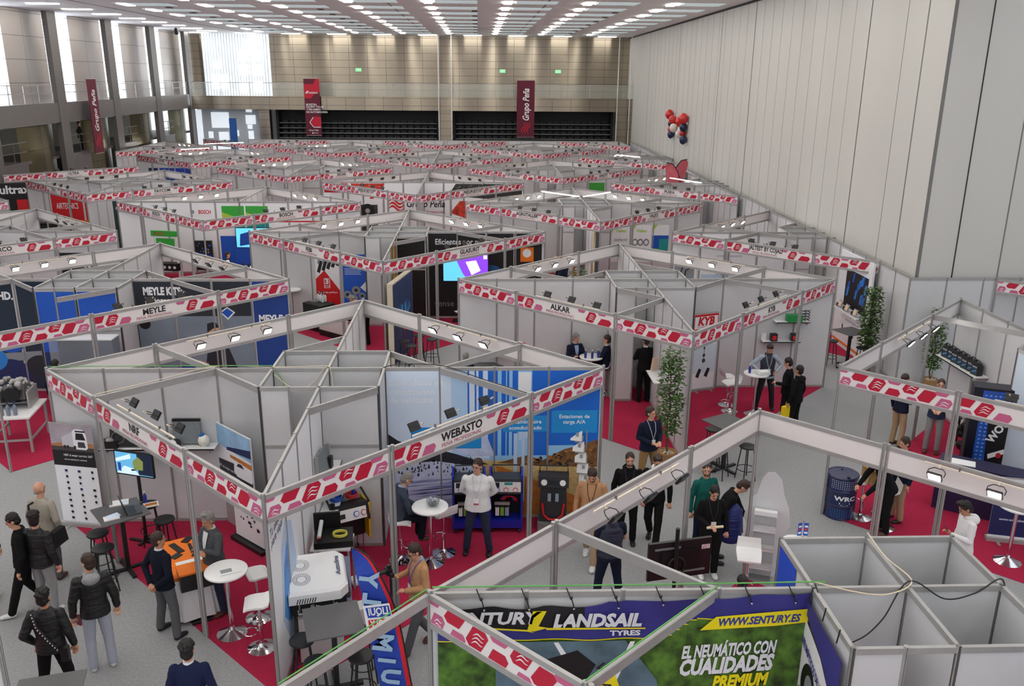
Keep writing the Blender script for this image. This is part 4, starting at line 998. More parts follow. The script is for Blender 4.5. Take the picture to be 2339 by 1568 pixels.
def smallroll(m,w,h):
    r=random.Random(9)
    for i in range(13):
        x=r.uniform(-.32,.32); z=r.uniform(.35,.85); s=r.uniform(.02,.05)
        m.add([(x+s*cos(a)*r.uniform(.6,1.2),-.014,z+s*.8*sin(a)) for a in np.arange(0,6.2,.6)],[tuple(range(11))],ink if r.random()<.8 else M('magenta_part',(140,60,90),.6))
t=thing('display_board','Low white board with printed machine parts on a black foot','display',(-4.08,13.95,0),R(-42)); MB().box((0,0,.04),(.95,.22,.08),black).build('foot',t); m=MB().box((0,0,.5),(.86,.02,.88),whitep)
smallroll(m,.8,.9); 
m2=m.build('printed_board',t); m2.location=(0,-.0,.04)
# tv on a stand
t=thing('television_stand','Tilted television showing blue scenes on a black stand','television',(-6.02,14.12,0),R(-18))
MB().cyl((0,.05,.03),(0,.05,1.75),.03,black,n=10).build('pole',t)
MB().box((0,0,.02),(.6,.06,.04),black).box((0,.1,.02),(.06,.5,.04),black).build('base',t)
m=MB().box((0,0,1.55),(.78,.045,.46),black); m.build('housing',t)
m=MB(); R2(m,-.37,.37,1.345,1.755,scr,-.024); R2(m,.08,.37,1.36,1.755,M('screen_dark',(22,34,56),.3,emit=.3),-.025); PG(m,[(-.37,1.345),(-.2,1.5),(.0,1.46),(.1,1.345)],M('screen_pale',(190,215,225),.3,emit=.5),-.025); PG(m,[(-.33,1.4),(-.33,1.55),(-.27,1.55),(-.27,1.38)],M('screen_navy',(30,60,140),.3,emit=.4),-.026); PG(m,[(.0,1.45),(-.02,1.6),(.1,1.7),(.2,1.62),(.18,1.45)],M('screen_olive',(120,130,70),.3,emit=.4),-.026); PG(m,[(-.37,1.62),(-.05,1.74),(-.05,1.65),(-.37,1.56)],M('screen_pale'),-.0262); M('screen_white',(230,240,245),.3,emit=1)
m.lathe([(0,0),(.05,0)],navyp,(0,-.026,1.45)); m.build('screen',t)
# tables and stools of the shelf side
furn('sq',-5.97,13.22,R(38),'Dark square bar table carrying an open laptop and papers')
furn('bs',-6.34,13.1,R(10),'Black bar stool at left corner of the laptop table, rear one')
furn('bs',-6.06,12.62,R(30),'Black bar stool at left corner of the laptop table, front one')
furn('bs',-5.4,13.55,R(55),'Black bar stool right of the laptop table with empty seat')
furn('bs',-5.86,14.1,R(20),'Black bar stool holding a blue water bottle and a magazine')
bottle(-5.92,14.12,.784,'Blue water bottle with white cap on a black bar stool')
one('magazine',MB().box((0,0,.006),(.26,.19,.01),wpaper).box((0,0,.012),(.2,.1,.002),sandp),'Magazine with an orange cover picture lying on a black stool','magazine',(-5.8,14.05,.784),R(25))
t=thing('laptop','Open black laptop on the dark square table','laptop',(-5.78,13.25,1.1),R(120))
MB().box((0,0,.01),(.36,.25,.02),M('laptop_grey',(70,72,76),.4)).box((0,.02,.0215),(.31,.12,.002),black).build('keyboard_base',t); MB().box((0,.14,.13),(.36,.012,.24),black,rx=R(-18)).build('lid',t)
one('leaflets',MB().box((0,0,.01),(.24,.16,.02),wpaper).box((.03,.03,.024),(.2,.14,.006),skyp,rz=.3),'Fan of pale blue leaflets at the front of the laptop table','leaflet',(-6.02,12.98,1.1),R(30))
one('papers',MB().box((0,0,.01),(.3,.2,.02),wpaper).box((.08,0,.022),(.1,.1,.004),skyp),'Pile of papers at the back of the laptop table','paper',(-6.1,13.5,1.1),R(20))
one('computer_mouse',MB().ell((0,0,.018),(.03,.05,.018),black),'Black computer mouse beside the open laptop','mouse',(-5.72,13.5,1.1),smooth=True)
# shelf with radiators
shelf(-5.8,14.88,1.6,0,2.05,'Long white wall shelf holding radiators and fans')
t=thing('fan_shroud','Flat black radiator fan leaning at left of the radiator shelf','car part',(-6.35,14.72,1.61)); MB().box((0,0,.2),(.58,.06,.36),black,rx=-.2).build('frame',t); 
for s in(-1,1):
    MB().tube([(s*.14+.11*cos(a),-.05,.2+.11*sin(a)) for a in np.arange(0,6.28,.4)],.008,grey,5,closed=True).build('fan_ring',t)
one('blower',MB().box((0,0,.07),(.28,.16,.14),black).ell((0,0,.14),(.09,.07,.06),dsteel),'Black blower unit at the far left end of the radiator shelf','car part',(-6.65,14.7,1.61))
one('small_radiator',MB().box((0,0,.09),(.26,.05,.18),alu).box((-.13,0,.09),(.03,.06,.2),alu).box((.13,0,.09),(.03,.06,.2),alu),'Small ribbed aluminium cooler in the middle of the shelf','radiator',(-5.74,14.72,1.61),0)
t=thing('radiator','Tall grey radiator with black top tank on the shelf','radiator',(-5.3,14.8,1.61)); MB().box((0,0,.24),(.5,.04,.42),M('radiator_core',(120,128,132),.5,noise=(60,.2)),rx=-.12).box((-.27,0,.16),(.05,.04,.26),alu).build('core',t); MB().box((0,.03,.47),(.5,.05,.05),black).build('tank',t)
t=thing('fan_motor','White round blower motor with black rim on the shelf','car part',(-5.52,14.66,1.61)); MB().cyl((0,0,.08),(0,-.06,.1),.075,white,n=18).build('drum',t); MB().cyl((.05,.02,.08),(.07,-.03,.09),.085,black,n=18).build('rim',t)
t=thing('expansion_tank','White spherical expansion tank with blue cap on the shelf','car part',(-4.98,14.7,1.61)); MB().ell((0,0,.12),(.105,.1,.11),M('tank_white',(232,230,218),.4)).cyl((0,0,0),(0,0,.06),.05,white).build('tank',t,smooth=True); MB().cyl((-.02,0,.2),(-.03,0,.25),.045,M('cap_blue',(30,110,190),.4),n=16).build('cap',t)
# orange tool table
t=thing('display_table','Table with white cloth and an orange foam tool tray','table',(-4.62,12.3,0),R(-62))
MB().box((0,0,.72),(1.25,.62,.03),white).build('table_top',t)
m=MB(); n=28; vs=[]
for i in range(n):
    a=2*pi*i/n; q=lambda e,s:(math.copysign(abs(cos(a))**.35,cos(a))*(.64+e),math.copysign(abs(sin(a))**.35,sin(a))*(.33+e))
    x0,y0=q(0,0); x1,y1=q(.03+.03*(i%2),0); vs += [(x0,y0,.74),(x1,y1,.06)]
m.add(vs,[(2*i,2*((i+1)%n),2*((i+1)%n)+1,2*i+1) for i in range(n)],M('table_cloth',(230,228,230),.9)); m.build('cloth_skirt',t)
m=MB().box((0,0,.77),(1.2,.58,.06),orange).box((.35,.0,.803),(.4,.4,.006),wpaper)
for i,(a,b,c,d) in enumerate([(-.2,.1,.3,.05),(-.3,-.1,.35,.1),(-.05,-.15,.12,.16),(-.5,.1,.12,.2),(.05,.12,.1,.08)]): m.box((a,b,.806),(c,d,.012),black,rz=.3*i)
m.build('tool_tray',t)
t=thing('tool_case','Black and orange open tool case on the front end of the table','case',(-4.32,11.78,.0),R(-62)); MB().box((0,0,.75),(.3,.5,.28),black).build('shell',t); MB().box((-.0,0,.9),(.32,.52,.03),orange).build('trim_band',t); MB().box((0,0,.3),(.05,.05,.6),black).box((0,0,.02),(.3,.3,.03),black).build('stand',t)
furn('rt',-3.73,11.38,0,'Round white bar table with a leaflet near the left corner post')
one('leaflet',MB().box((0,0,.004),(.3,.2,.006),wpaper).box((-.06,.0,.008),(.16,.1,.002),greyp),'Leaflet with a grey picture on the round white table at left','leaflet',(-3.66,11.36,1.1),R(25))
furn('ws',-3.42,11.78,R(-60),'White swivel stool behind the left round table, rear one'); furn('ws',-3.2,11.03,R(100),'White swivel stool right of the left round table, front one')
# mural side
furn('rt',-.83,13.3,0,'Round white bar table with a glass bowl before the sky mural')
t=thing('glass_bowl','Clear glass bowl full of wrapped sweets on round table','bowl',(-.78,13.32,1.1)); MB().lathe([(.05,0),(.09,.03),(.115,.08),(.105,.14),(.10,.14),(.108,.08),(.08,.035),(0,.012)],glassm,n=22).build('glass',t,smooth=True)
m=MB(); r=random.Random(2)
for i in range(150):
    a=r.uniform(0,6.3); q=r.uniform(0,.085); z=r.uniform(.03,.13); q*=.6+.4*sin(z*20)
    m.box((q*cos(a),q*sin(a),z),(.022,.014,.01),[whitep,greyp,skyp][i%3],rz=a,rx=a*2)
m.build('sweets',t,kind='stuff')
furn('ws',-.62,13.62,R(35),'White swivel stool right of the glass bowl table'); furn('ws',-1.36,13.42,R(-90),'Swivel stool under the seated man in slate suit')
def machine(x,y,rz,label,kind):
    t=thing('recharge_station',label,'machine',(x,y,0),rz,'air conditioning machines')
    body={'blue':M('machine_blue',(28,40,160),.35),'black':M('machine_black',(46,48,52),.4),'yellow':M('machine_yellow',(232,186,10),.35)}[kind]
    if kind=='blue':
        MB().box((-.29,.05,.62),(.04,.4,1.1),body).box((.29,.05,.62),(.04,.4,1.1),body).box((0,.05,.18),(.6,.42,.14),body).box((0,.2,.6),(.58,.05,.9),blackp).build('frame',t)
        m=MB().box((0,.0,.95),(.62,.30,.30),M('machine_grey',(60,64,70),.5)); R2(m,-.27,.27,.84,1.04,white,-.152)
        R2(m,-.24,-.12,.93,1.03,darkp,-.153); R2(m,-.03,.12,.98,1.03,tealp,-.153)
        for i,(gx,gc) in enumerate(((-.16,royal),(.0,redp),(.17,redp))): m.cyl((gx,-.15,.885),(gx,-.165,.885),.045,gc,n=16); m.cyl((gx,-.165,.885),(gx,-.168,.885),.036,white,n=16)
        m.build('control_panel',t)
        MB().tube([(-.27,.0,1.12),(-.25,-.02,1.32),(.25,-.02,1.32),(.27,.0,1.12)],.014,black,8).build('handle',t,smooth=True)
        m=MB(); R2(m,-.24,.05,.74,.78,white,-.012)
        for i,c in enumerate((white,M('bottle_green',(120,170,60),.4),M('bottle_grey',(150,165,180),.4))): m.box((-.16+.09*i,-.05,.4),(.07,.06,.16),c).cyl((-.16+.09*i,-.05,.48),(-.16+.09*i,-.05,.51),.02,black)
        m.box((-.07,-.03,.55),(.28,.05,.05),alu); m.build('bottle_rack',t)
        if 'hoses' in label:
            m=MB()
            for k in range(4): m.tube([(.02+.12*cos(a)+.02*k,-.04-.01*k,.62+.09*sin(a)) for a in np.arange(0,3.3,.3)],.010,redp if k else royal,6)
            m.build('hose',t,smooth=True)
    if kind=='black':
        MB().box((0,.05,.5),(.52,.42,.86),body,taper=.92).box((0,.0,.12),(.56,.5,.16),grey).build('frame',t)
        m=MB().box((0,-.02,1.0),(.56,.38,.2),body,rx=-.15)
        for s in(-1,1): m.cyl((s*.17,-.2,1.02),(s*.17,-.225,1.025),.055,white,n=18)
        m.box((0,-.21,1.02),(.18,.02,.08),darkp); m.build('control_panel',t)
        MB().tube([(-.26,.12,1.08),(-.26,.14,1.2),(.26,.14,1.2),(.26,.12,1.08)],.014,black,8).build('handle',t,smooth=True)
        m=MB().tube([(-.2,-.175,.58),(-.17,-.19,.36),(-.08,-.2,.27),(.08,-.2,.27),(.17,-.19,.36),(.2,-.175,.58)],.022,redp,8); m.build('red_trim',t)
        MB().box((-.07,-.2,.72),(.06,.05,.14),M('bottle_grey',(150,165,180),.4)).box((.07,-.2,.72),(.06,.05,.14),M('bottle_grey',(150,165,180),.4)).build('bottle_rack',t)
    if kind=='yellow':
        m=MB().box((-.33,0,.72),(.03,.5,.66),body).box((.33,0,.72),(.03,.5,.66),body).box((0,.1,.62),(.62,.3,.5),blackp); m.build('frame',t)
        m=MB().box((0,-.1,.92),(.64,.34,.26),black,rx=-.25); m.box((0,-.29,.93),(.52,.02,.2),white,rx=-.25)
        for i,c in enumerate((royal,redp)): m.cyl((.08+.13*i,-.3,.93),(.08+.13*i,-.315,.935),.05,c,n=16); m.cyl((.08+.13*i,-.315,.935),(.08+.13*i,-.32,.936),.04,white,n=16)
        m.box((-.17,-.3,.93),(.1,.02,.08),darkp,rx=-.25); m.build('control_panel',t)
        for s in(-1,1): MB().tube([(s*.33,-.25,.75),(s*.34,-.2,1.08),(s*.33,.2,1.2),(s*.33,.25,.6)],.018,black,6).build('side_rail',t)
        MB().tube([(-.33,.22,1.18),(.33,.22,1.18)],.018,black,8).build('handle',t)
        for i,c in enumerate((royal,redp)):
            m=MB()
            for k in range(4): m.tube([((-.14+.28*i)+.10*cos(a),.08+.10*sin(a),1.08+.018*k) for a in np.arange(0,6.28,.4)],.010,c,6,closed=True)
            m.build('hose',t,smooth=True)
    for sx in(-1,1):
        for sy in(-1,1):
            zz=.04 if kind!='yellow' else .04
            MB().cyl((sx*.25-.015,sy*.16+.05,.04),(sx*.25+.015,sy*.16+.05,.04),.04,black,n=14).cyl((sx*.25,sy*.16+.05,.05),(sx*.25,sy*.16+.05,.16 if kind!='yellow' else .42),.012,chrome).build('wheel',t)
    return t
machine(-.18,14.45,R(2),'Blue service machine with white control panel, left of white shirt man','blue')
machine(.5,14.45,R(-2),'Blue service machine with red hoses, right of white shirt man','blue')
machine(1.38,14.5,R(-6),'Dark service machine with red curved trim by the corner post','black')
machine(-2.3,13.6,R(28),'Yellow and black service machine with coiled blue and red hoses','yellow')
bottle(-2.18,13.72,1.09,'Dark blue bottle standing in the red hose coil')
# leaflet tower
t=thing('leaflet_rack','Slanted silver rack of leaflets beside the desert mural','leaflet rack',(2.02,14.9,0),R(-14)); MB().cyl((0,.05,0),(0,-.02,1.8),.015,alu).box((0,.05,.015),(.4,.3,.03),alu).build('pole',t)
for k in range(7): MB().box((.08-.045*k,-.03,.35+.215*k),(.25,.04,.17),alu,rx=-.3).box((.08-.045*k,-.065,.40+.215*k),(.21,.02,.19),wpaper,rx=-.3).box((.10-.045*k,-.08,.43+.215*k),(.05,.004,.07),greyp,rx=-.3).build('pocket',t)
# grey wall shelf with radiator, black case table


furn('sq',-5.08,8.72,R(14),'Dark square bar table cut by the bottom left edge')
# narrow shelf side of the white printed wall. local -y of rz=pi/2 looks towards +x
shelf(-2.67,13.37,1.70,pi/2,1.0,'Upper narrow white shelf on the white printed wall',d=.3)
shelf(-2.67,13.37,1.05,pi/2,1.0,'Lower narrow white shelf on the white printed wall',d=.3)
t=thing('radiator','Grey radiator leaning on the upper narrow shelf','radiator',(-2.6,13.35,1.71),R(80)); MB().box((0,0,.2),(.55,.04,.4),M('radiator_core'),rx=-.15).box((-.29,0,.2),(.04,.05,.42),alu).box((.29,0,.2),(.04,.05,.42),alu).build('core',t); MB().box((.2,-.06,.12),(.1,.06,.2),black).build('bracket',t)
one('valve',MB().cyl((0,0,0),(0,0,.05),.04,M('brass_yellow',(190,150,60),.3,1),n=14).cyl((0,0,.05),(0,0,.07),.015,black),'Round brass valve on the upper narrow shelf','car part',(-2.48,13.1,1.71))
one('water_pump',MB().cyl((0,0,0),(0,0,.05),.04,white,n=14).box((.03,.03,.03),(.06,.03,.05),white),'Small white plastic pump at the near end of the upper shelf','car part',(-2.5,12.95,1.71))
one('round_dial',MB().cyl((0,0,0),(0,0,.03),.05,black,n=18),'Round black dial on the lower narrow shelf','car part',(-2.5,13.4,1.06))
one('blue_fitting',MB().cyl((0,0,0),(0,0,.06),.02,royal,n=10).cyl((0,0,.03),(.08,0,.03),.012,royal),'Small blue pipe fitting on the lower narrow shelf','car part',(-2.46,13.65,1.06))
t=thing('side_table','White box table under the open black case','table',(-2.32,12.3,0)); MB().box((0,0,1.0),(.62,.5,.03),white).build('table_top',t)
for a in(-1,1):
    for b in(-1,1): MB().box((a*.28,b*.22,.49),(.03,.03,.98),alu).build('leg',t)
R2_=MB(); R2_.plane2([(-.3,.1),(.3,.1),(.3,.9),(-.3,.9)],M('smear_pale'),(0,-.25,0)); R2_.build('front_print',t)
t=thing('tool_case','Open black case with spray can and coiled yellow hose','case',(-2.32,12.32,1.02),R(8)); MB().box((.02,-.02,.06),(.6,.46,.1),black).build('tray',t); MB().box((-.08,.24,.22),(.42,.04,.34),black,rx=.1).build('lid',t)
m=MB(); 
for k in range(4): m.tube([(.12+.11*cos(a),-.04+.09*sin(a),.12+.012*k) for a in np.arange(0,6.28,.35)],.008,M('hose_yellow',(225,215,90),.5),6,closed=True)
m.build('coiled_hose',t,smooth=True); MB().cyl((-.2,-.18,.16),(-.16,.12,.3),.032,M('can_grey',(190,200,198),.4),n=14).cyl((-.2,-.18,.16),(-.197,-.16,.167),.033,redp,n=14).build('spray_can',t,smooth=True)
# roof unit on plinth
t=thing('roof_air_conditioner','White roof air conditioner with two round grilles on black frame','air conditioner',(-2.36,11.15,0),R(14))
MB().box((0,0,.36),(.62,.9,.72),M('plinth_pale',(200,190,188),.7)).build('plinth',t)
m=MB().box((0,.02,.85),(.78,.72,.24),blackp)
m.tube([(-.3,-.42,.86),(-.3,-.42,.80),(-.05,-.42,.80),(-.05,-.42,.9),(.1,-.42,.84),(.25,-.42,.9)],.012,alu,6); m.cyl((-.1,-.4,.78),(-.1,-.4,.9),.03,alu)
m.tube([(.42,-.3,.9),(.45,.0,.75),(.42,.3,.95)],.03,black,8); m.build('machinery',t)
for s in(-.28,.2): MB().box((s,-.37,.88),(.025,.02,.3),dsteel).build('bracket',t)
m=MB(); q=[(-.42,-.42),(.3,-.42),(.42,-.3),(.42,.32),(.32,.42),(-.42,.42)]
def sl(z,sc_=1): return [(a*sc_,b*sc_,z+.16*(b)) for a,b in q]
vs=sl(1.02,1)+sl(1.16,1.0)+sl(1.20,.93); n=6
m.add(vs,[(i,(i+1)%n,n+(i+1)%n,n+i) for i in range(n)]+[(n+i,n+(i+1)%n,2*n+(i+1)%n,2*n+i) for i in range(n)]+[tuple(range(n-1,-1,-1)),tuple(range(2*n,3*n))],white)
for i in range(8): m.box((-.30+.035*i,-.423,1.0),(.012,.006,.08),ink,ry=.3)
m.build('cover',t)
for cy_ in(-.14,.16):
    m=MB()
    for rr in (.07,.095,.12):
        for k in range(26):
            a=2*pi*k/26; m.box((-.22+rr*cos(a),cy_+rr*sin(a),1.205+.16*(cy_+rr*sin(a))),(.014,.007,.004),ink if rr>.1 else greyp,rz=a)
    m.build('grille',t)
m=MB(); put_text(m,'Autoclima',navyp,(.30,.05,1.222),(0,1,.16),(-1,0,0),h=.07,italic=.3); m.build('lettering',t)
furn('sq',-1.96,10.1,R(16),'Large dark square bar table in front of the white roof unit')
for a,b,w in ((-2.40,10.14,'rear left corner'),(-2.12,9.66,'front left corner'),(-1.56,9.78,'front right corner'),(-1.6,10.28,'rear right corner')): furn('bs',a,b,R(20),'Black bar stool at the %s of the large dark table'%w)
t=thing('carton','Open white carton with blue print on crimson carpet by the flag','box',(-1.78,11.55,0),R(20)); MB().box((0,0,.18),(.2,.24,.36),white).box((.101,0,.18),(.004,.1,.2),purpp).build('carton_body',t)
one('leaflet_pack',MB().box((0,0,.03),(.3,.24,.05),skyp).box((0,0,.06),(.26,.2,.01),wpaper),'Pack of blue leaflets on carpet under the yellow machine','leaflet',(-2.0,12.75,.01),R(30))
m=MB()
for k in range(5): m.tube([(.16*cos(a)+.02*k,.05*sin(a),.30+.14*sin(a)) for a in np.arange(0,6.28,.3)],.008,glassm if 0 else M('hose_clear',(190,190,215),.3),6,closed=True)
m.cyl((0,0,0),(0,0,.3),.02,alu); one('hose_coil',m,'Coil of translucent hose standing behind the white roof unit','hose',(-2.45,12.0,0.01),R(30))
# feather flag, seen from its back so the lettering is mirrored
t=thing('feather_flag','Tall blue feather flag with red edge and mirrored lettering','flag',(-1.1,9.8,0),R(0)); fx=-1.1
Lp=[(-1.62,2.33),(-1.58,2.0),(-1.52,1.74),(-1.46,1.15),(-1.32,.27),(-1.28,.15)]; Rp=[(-1.6,2.36),(-1.36,2.14),(-1.16,1.67),(-1.03,1.07),(-.91,.26),(-.88,.12)]
def mixp(k): return [(a[0]+(b[0]-a[0])*k-fx,a[1]+(b[1]-a[1])*k) for a,b in zip(Lp,Rp)]
def lerp(P_,n=24):
    out=[]
    for i in range(n+1):
        f=i/n*(len(P_)-1); j=min(int(f),len(P_)-2); q=f-j; 
        p0=P_[max(j-1,0)];p1=P_[j];p2=P_[j+1];p3=P_[min(j+2,len(P_)-1)]
        out.append(tuple(.5*(2*p1[c]+(p2[c]-p0[c])*q+(2*p0[c]-5*p1[c]+4*p2[c]-p3[c])*q*q+(-p0[c]+3*p1[c]-3*p2[c]+p3[c])*q**3) for c in(0,1)))
    return out
def strip(k0,k1,mat,name,y0=0):
    a=lerp(mixp(k0)); b=lerp(mixp(k1)); m=MB(); n=len(a)
    yy=lambda i:.03*sin(i*.6)+y0
    m.add([(p[0],yy(i),p[1]) for i,p in enumerate(a)]+[(p[0],yy(i),p[1]) for i,p in enumerate(b)],[(i,i+1,n+i+1,n+i) for i in range(n-1)],mat); return m.build(name,t)
flagblue=M('flag_blue',(32,66,170),.6); strip(0,.86,flagblue,'blue_cloth'); strip(.86,1.0,M('flag_red',(214,28,40),.6),'red_border')
MB().tube([(p[0]+.01,.03*sin(i*.6),p[1]) for i,p in enumerate(lerp(mixp(1.0)))]+[(-.0+.24,0,.02)],.012,black,6).cyl((.24,0,0),(.24,0,.12),.05,black).box((.24,0,.012),(.4,.4,.02),black).build('pole',t)
m=MB(); pale=M('flag_letter',(160,192,222),.6)
for s,x,z,hh in (('Y',-.33,1.93,.25),('L',-.30,1.64,.25),('O',-.24,1.33,.24),('M',-.18,.98,.27),('I',-.14,.70,.24),('U',-.10,.45,.26)):
    put_text(m,s,pale,(x+.02,-.045,z),(.15,0,1),(1,0,-.15),h=hh*.9,bold=.05)
m.plane2([(-.16,-.2),(.2,-.14),(.14,.22),(-.2,.18)],whitep,(-.20,-.05,1.36)); m.plane2([(-.14,0),(.16,.03),(.13,.19),(-.17,.15)],flagblue,(-.20,-.053,1.36)); m.plane2([(-.13,-.17),(.18,-.11),(.16,.0),(-.14,-.03)],redp,(-.20,-.053,1.36))
put_text(m,'LIQUI',whitep,(-.205,-.056,1.455),(-1,0,-.1),(-.1,0,1),h=.11,w=.25,bold=.03); put_text(m,'MOLY',whitep,(-.19,-.056,1.28),(-1,0,-.1),(-.1,0,1),h=.11,w=.25,bold=.03)
m.build('lettering',t)
# gimbal camera held by the young man
h0=hc[1]; t=thing('gimbal_camera','Black video camera on a hand-held gimbal','camera',(h0.x-.06,h0.y,h0.z-.05),R(118)); MB().cyl((0,0,-.30),(0,0,.08),.018,black,n=10).build('grip',t); MB().box((0,.03,.14),(.12,.08,.09),black).cyl((0,.06,.14),(0,.18,.14),.035,black,n=14).box((0,.02,.21),(.05,.05,.05),black).box((-.1,.02,.12),(.05,.06,.06),black).build('camera_body',t)
h0=hw[-1]; one('smartphone',MB().box((0,0,0),(.075,.008,.15),blackp,rx=-.6),'Black smartphone held by the youth in white hoodie','phone',(h0.x-.02,h0.y,h0.z+.03),R(85))
# ---- stand with the green banner
sx,sy,_=ST['S']
vn=M('banner_violet',(52,50,130),.75,noise=(1.5,.12)); bn=M('banner_black',(26,25,30),.75,noise=(2,.3))
def tyre_banner():
    t=thing('mesh_banner','Large violet and green tyre banner tied with cords to the near stand','banner',(sx,sy,0))
    X0,X1=-4.9,-1.03; n=46; m=MB(); topz=[]
    for i in range(n+1):
        x=X0+(X1-X0)*i/n; sag=.06*abs(sin((x-X0)*pi/.56))*(1 if x<-3 else .35); z=2.95-sag*.5-(.04 if x<-3.2 else 0)+.06*max(0,(x+2.6)/1.6); topz.append((x,z))
    Y=lambda x,z:-.05-.012*sin(x*9)-.01*sin(z*7+x*3)
    for i in range(n):
        x0,z0=topz[i];x1,z1=topz[i+1]
        mt=bn if x1<-3.35 else vn
        for k in range(6):
            a=k/6;b=(k+1)/6; zb=2.50 if x1<-2.5 else (2.50+min(.2,(x1+2.5)*.7) if x1<-2.2 else 2.72)
            f=lambda z,t_:z+(zb-z)*t_
            m.add([(x0,Y(x0,f(z0,a)),f(z0,a)),(x1,Y(x1,f(z1,a)),f(z1,a)),(x1,Y(x1,f(z1,b)),f(z1,b)),(x0,Y(x0,f(z0,b)),f(z0,b))],[(0,1,2,3)],mt if not(k>3 and x1<-3.35) else vn)
        zb=2.50 if x1<-2.5 else (2.50+min(.2,(x1+2.5)*.7) if x1<-2.2 else 2.72)
        lo=foliagep
        m.add([(x0,Y(x0,zb),zb),(x1,Y(x1,zb),zb),(x1,Y(x1,.4),.4),(x0,Y(x0,.4),.4)],[(0,1,2,3)],lo)
        m.add([(x0,Y(x0,zb)-.004,zb+.006),(x1,Y(x1,zb)-.004,zb+.006),(x1,Y(x1,zb)-.004,zb-.006),(x0,Y(x0,zb)-.004,zb-.006)],[(0,1,2,3)],yellowp)
    y=-.075
    m.plane2([(-4.3,.4),(-4.3,2.49),(-2.95,2.49),(-2.6,2.0),(-2.2,.4)],roadp,(0,y,0)); m.plane2([(-4.05,1.7),(-3.55,1.6),(-3.25,2.2),(-3.45,2.38),(-4.0,2.2)],blackp,(0,y-.003,0))
    m.plane2([(-3.25,1.5),(-3.2,1.5),(-2.85,2.48),(-2.9,2.48)],whitep,(0,y-.002,0)); m.plane2([(-3.4,1.9),(-3.3,1.9),(-3.65,2.48),(-3.7,2.48)],whitep,(0,y-.002,0))
    m.plane2([(-3.25,1.75),(-2.95,1.8),(-3.05,2.1),(-3.3,2.05)],yellowp,(0,y-.004,0)); put_text(m,'VERANO',ink,(-3.13,y-.006,1.94),(.3,0,-1),(1,0,.3),h=.1)
    w_=M('banner_white',(225,228,235),.7)
    put_text(m,'SENTURY',w_,(-4.32,y-.004,2.78),h=.14,w=.98,bold=.04,italic=.2); put_text(m,'LANDSAIL',w_,(-3.25,y-.004,2.74),h=.15,w=.92,bold=.05,italic=.2)
    m.plane2([(-3.98,2.62),(-3.92,2.86),(-3.78,2.86),(-3.86,2.68),(-3.76,2.66),(-3.9,2.62)],yellowp,(0,y-.004,0)); m.plane2([(-4.6,2.69),(-3.98,2.64),(-3.9,2.6),(-3.98,2.62),(-4.6,2.67)],yellowp,(0,y-.005,0)); m.plane2([(-3.78,2.66),(-2.75,2.645),(-2.75,2.63),(-3.78,2.635)],yellowp,(0,y-.005,0))
    put_text(m,'TYRES',w_,(-2.96,y-.004,2.585),h=.06,w=.32,bold=.04)
    m.plane2([(-2.18,2.60),(-2.02,2.76),(-1.05,2.84),(-1.05,2.68),(-1.4,2.64),(-1.8,2.62)],yellowp,(0,y-.004,0)); put_text(m,'WWW.SENTURY.ES',M('banner_ink',(44,60,140),.7),(-1.56,y-.006,2.715),(1,0,.05),(0,0,1),h=.09,w=.86,bold=.04,italic=.2)
    put_text(m,'EL NEUMÁTICO CON',w_,(-1.85,y-.004,2.38),(1,0,.06),(0,0,1),h=.15,w=1.0,bold=.04,italic=.2); put_text(m,'CUALIDADES',w_,(-1.86,y-.004,2.17),(1,0,.06),(0,0,1),h=.19,w=1.0,bold=.05,italic=.2); put_text(m,'PREMIUM',yellowp,(-1.7,y-.004,1.97),(1,0,.06),(0,0,1),h=.15,w=.6,bold=.05,italic=.2)
    m.build('printed_mesh',t)
    for i in range(8):
        x=-4.45+.46*i; z=2.90 if x<-3 else 2.93
        MB().tube([(x-.05,-.03,3.10),(x-.02,-.06,3.03),(x+.01,-.07,2.97),(x+.03,-.08,z-.01)],.007,black,5).ell((x,-.065,3.0),(.018,.016,.02),black,6,5).ell((x+.03,-.08,z-.02),(.014,.008,.014),chrome,8,6).build('tie_cord',t)
    return t
tyre_banner()
t=thing('mesh_banner','Side banner with violet top and white tyre poster by the closet','banner',(sx-1.03,sy,0),R(-90)) # local x -> world -y, local -y -> world -x
m=MB(); m.plane2([(.04,2.78),(.04,2.93),(.96,2.85),(.96,2.2),(.6,2.52),(.3,2.68)],vn,(0,-.04,0)); m.plane2([(.02,.5),(.02,2.72),(.5,2.55),(.96,2.2),(.96,.5)],whitep,(0,-.035,0)); put_text(m,'NEUMÁTICOS DE VERANO',purpp,(.42,-.045,2.33),(1,0,-.42),(.0,0,1),h=.09,w=.74,bold=.04)
for cx_,cz in ((.3,2.05),(.75,1.7),(.3,1.45)):
    m.add([(cx_+.17*cos(a),-.045,cz+.26*sin(a)) for a in np.arange(0,6.28,.3)],[tuple(range(21))],blackp); m.add([(cx_+.04+.1*cos(a),-.048,cz+.16*sin(a)) for a in np.arange(0,6.28,.3)],[tuple(range(21))],greyp)
m.plane2([(.1,1.78),(.55,1.7),(.55,1.85),(.1,1.93)],vn,(0,-.05,0)); put_text(m,'SN 990',whitep,(.32,-.053,1.82),(1,0,-.15),(0,0,1),h=.09,bold=.03); m.build('printed_mesh',t)
for i in range(3): MB().tube([(.1+.35*i,-.02,3.1),(.1+.35*i,-.04,2.95)],.008,black,5).build('tie_cord',t)
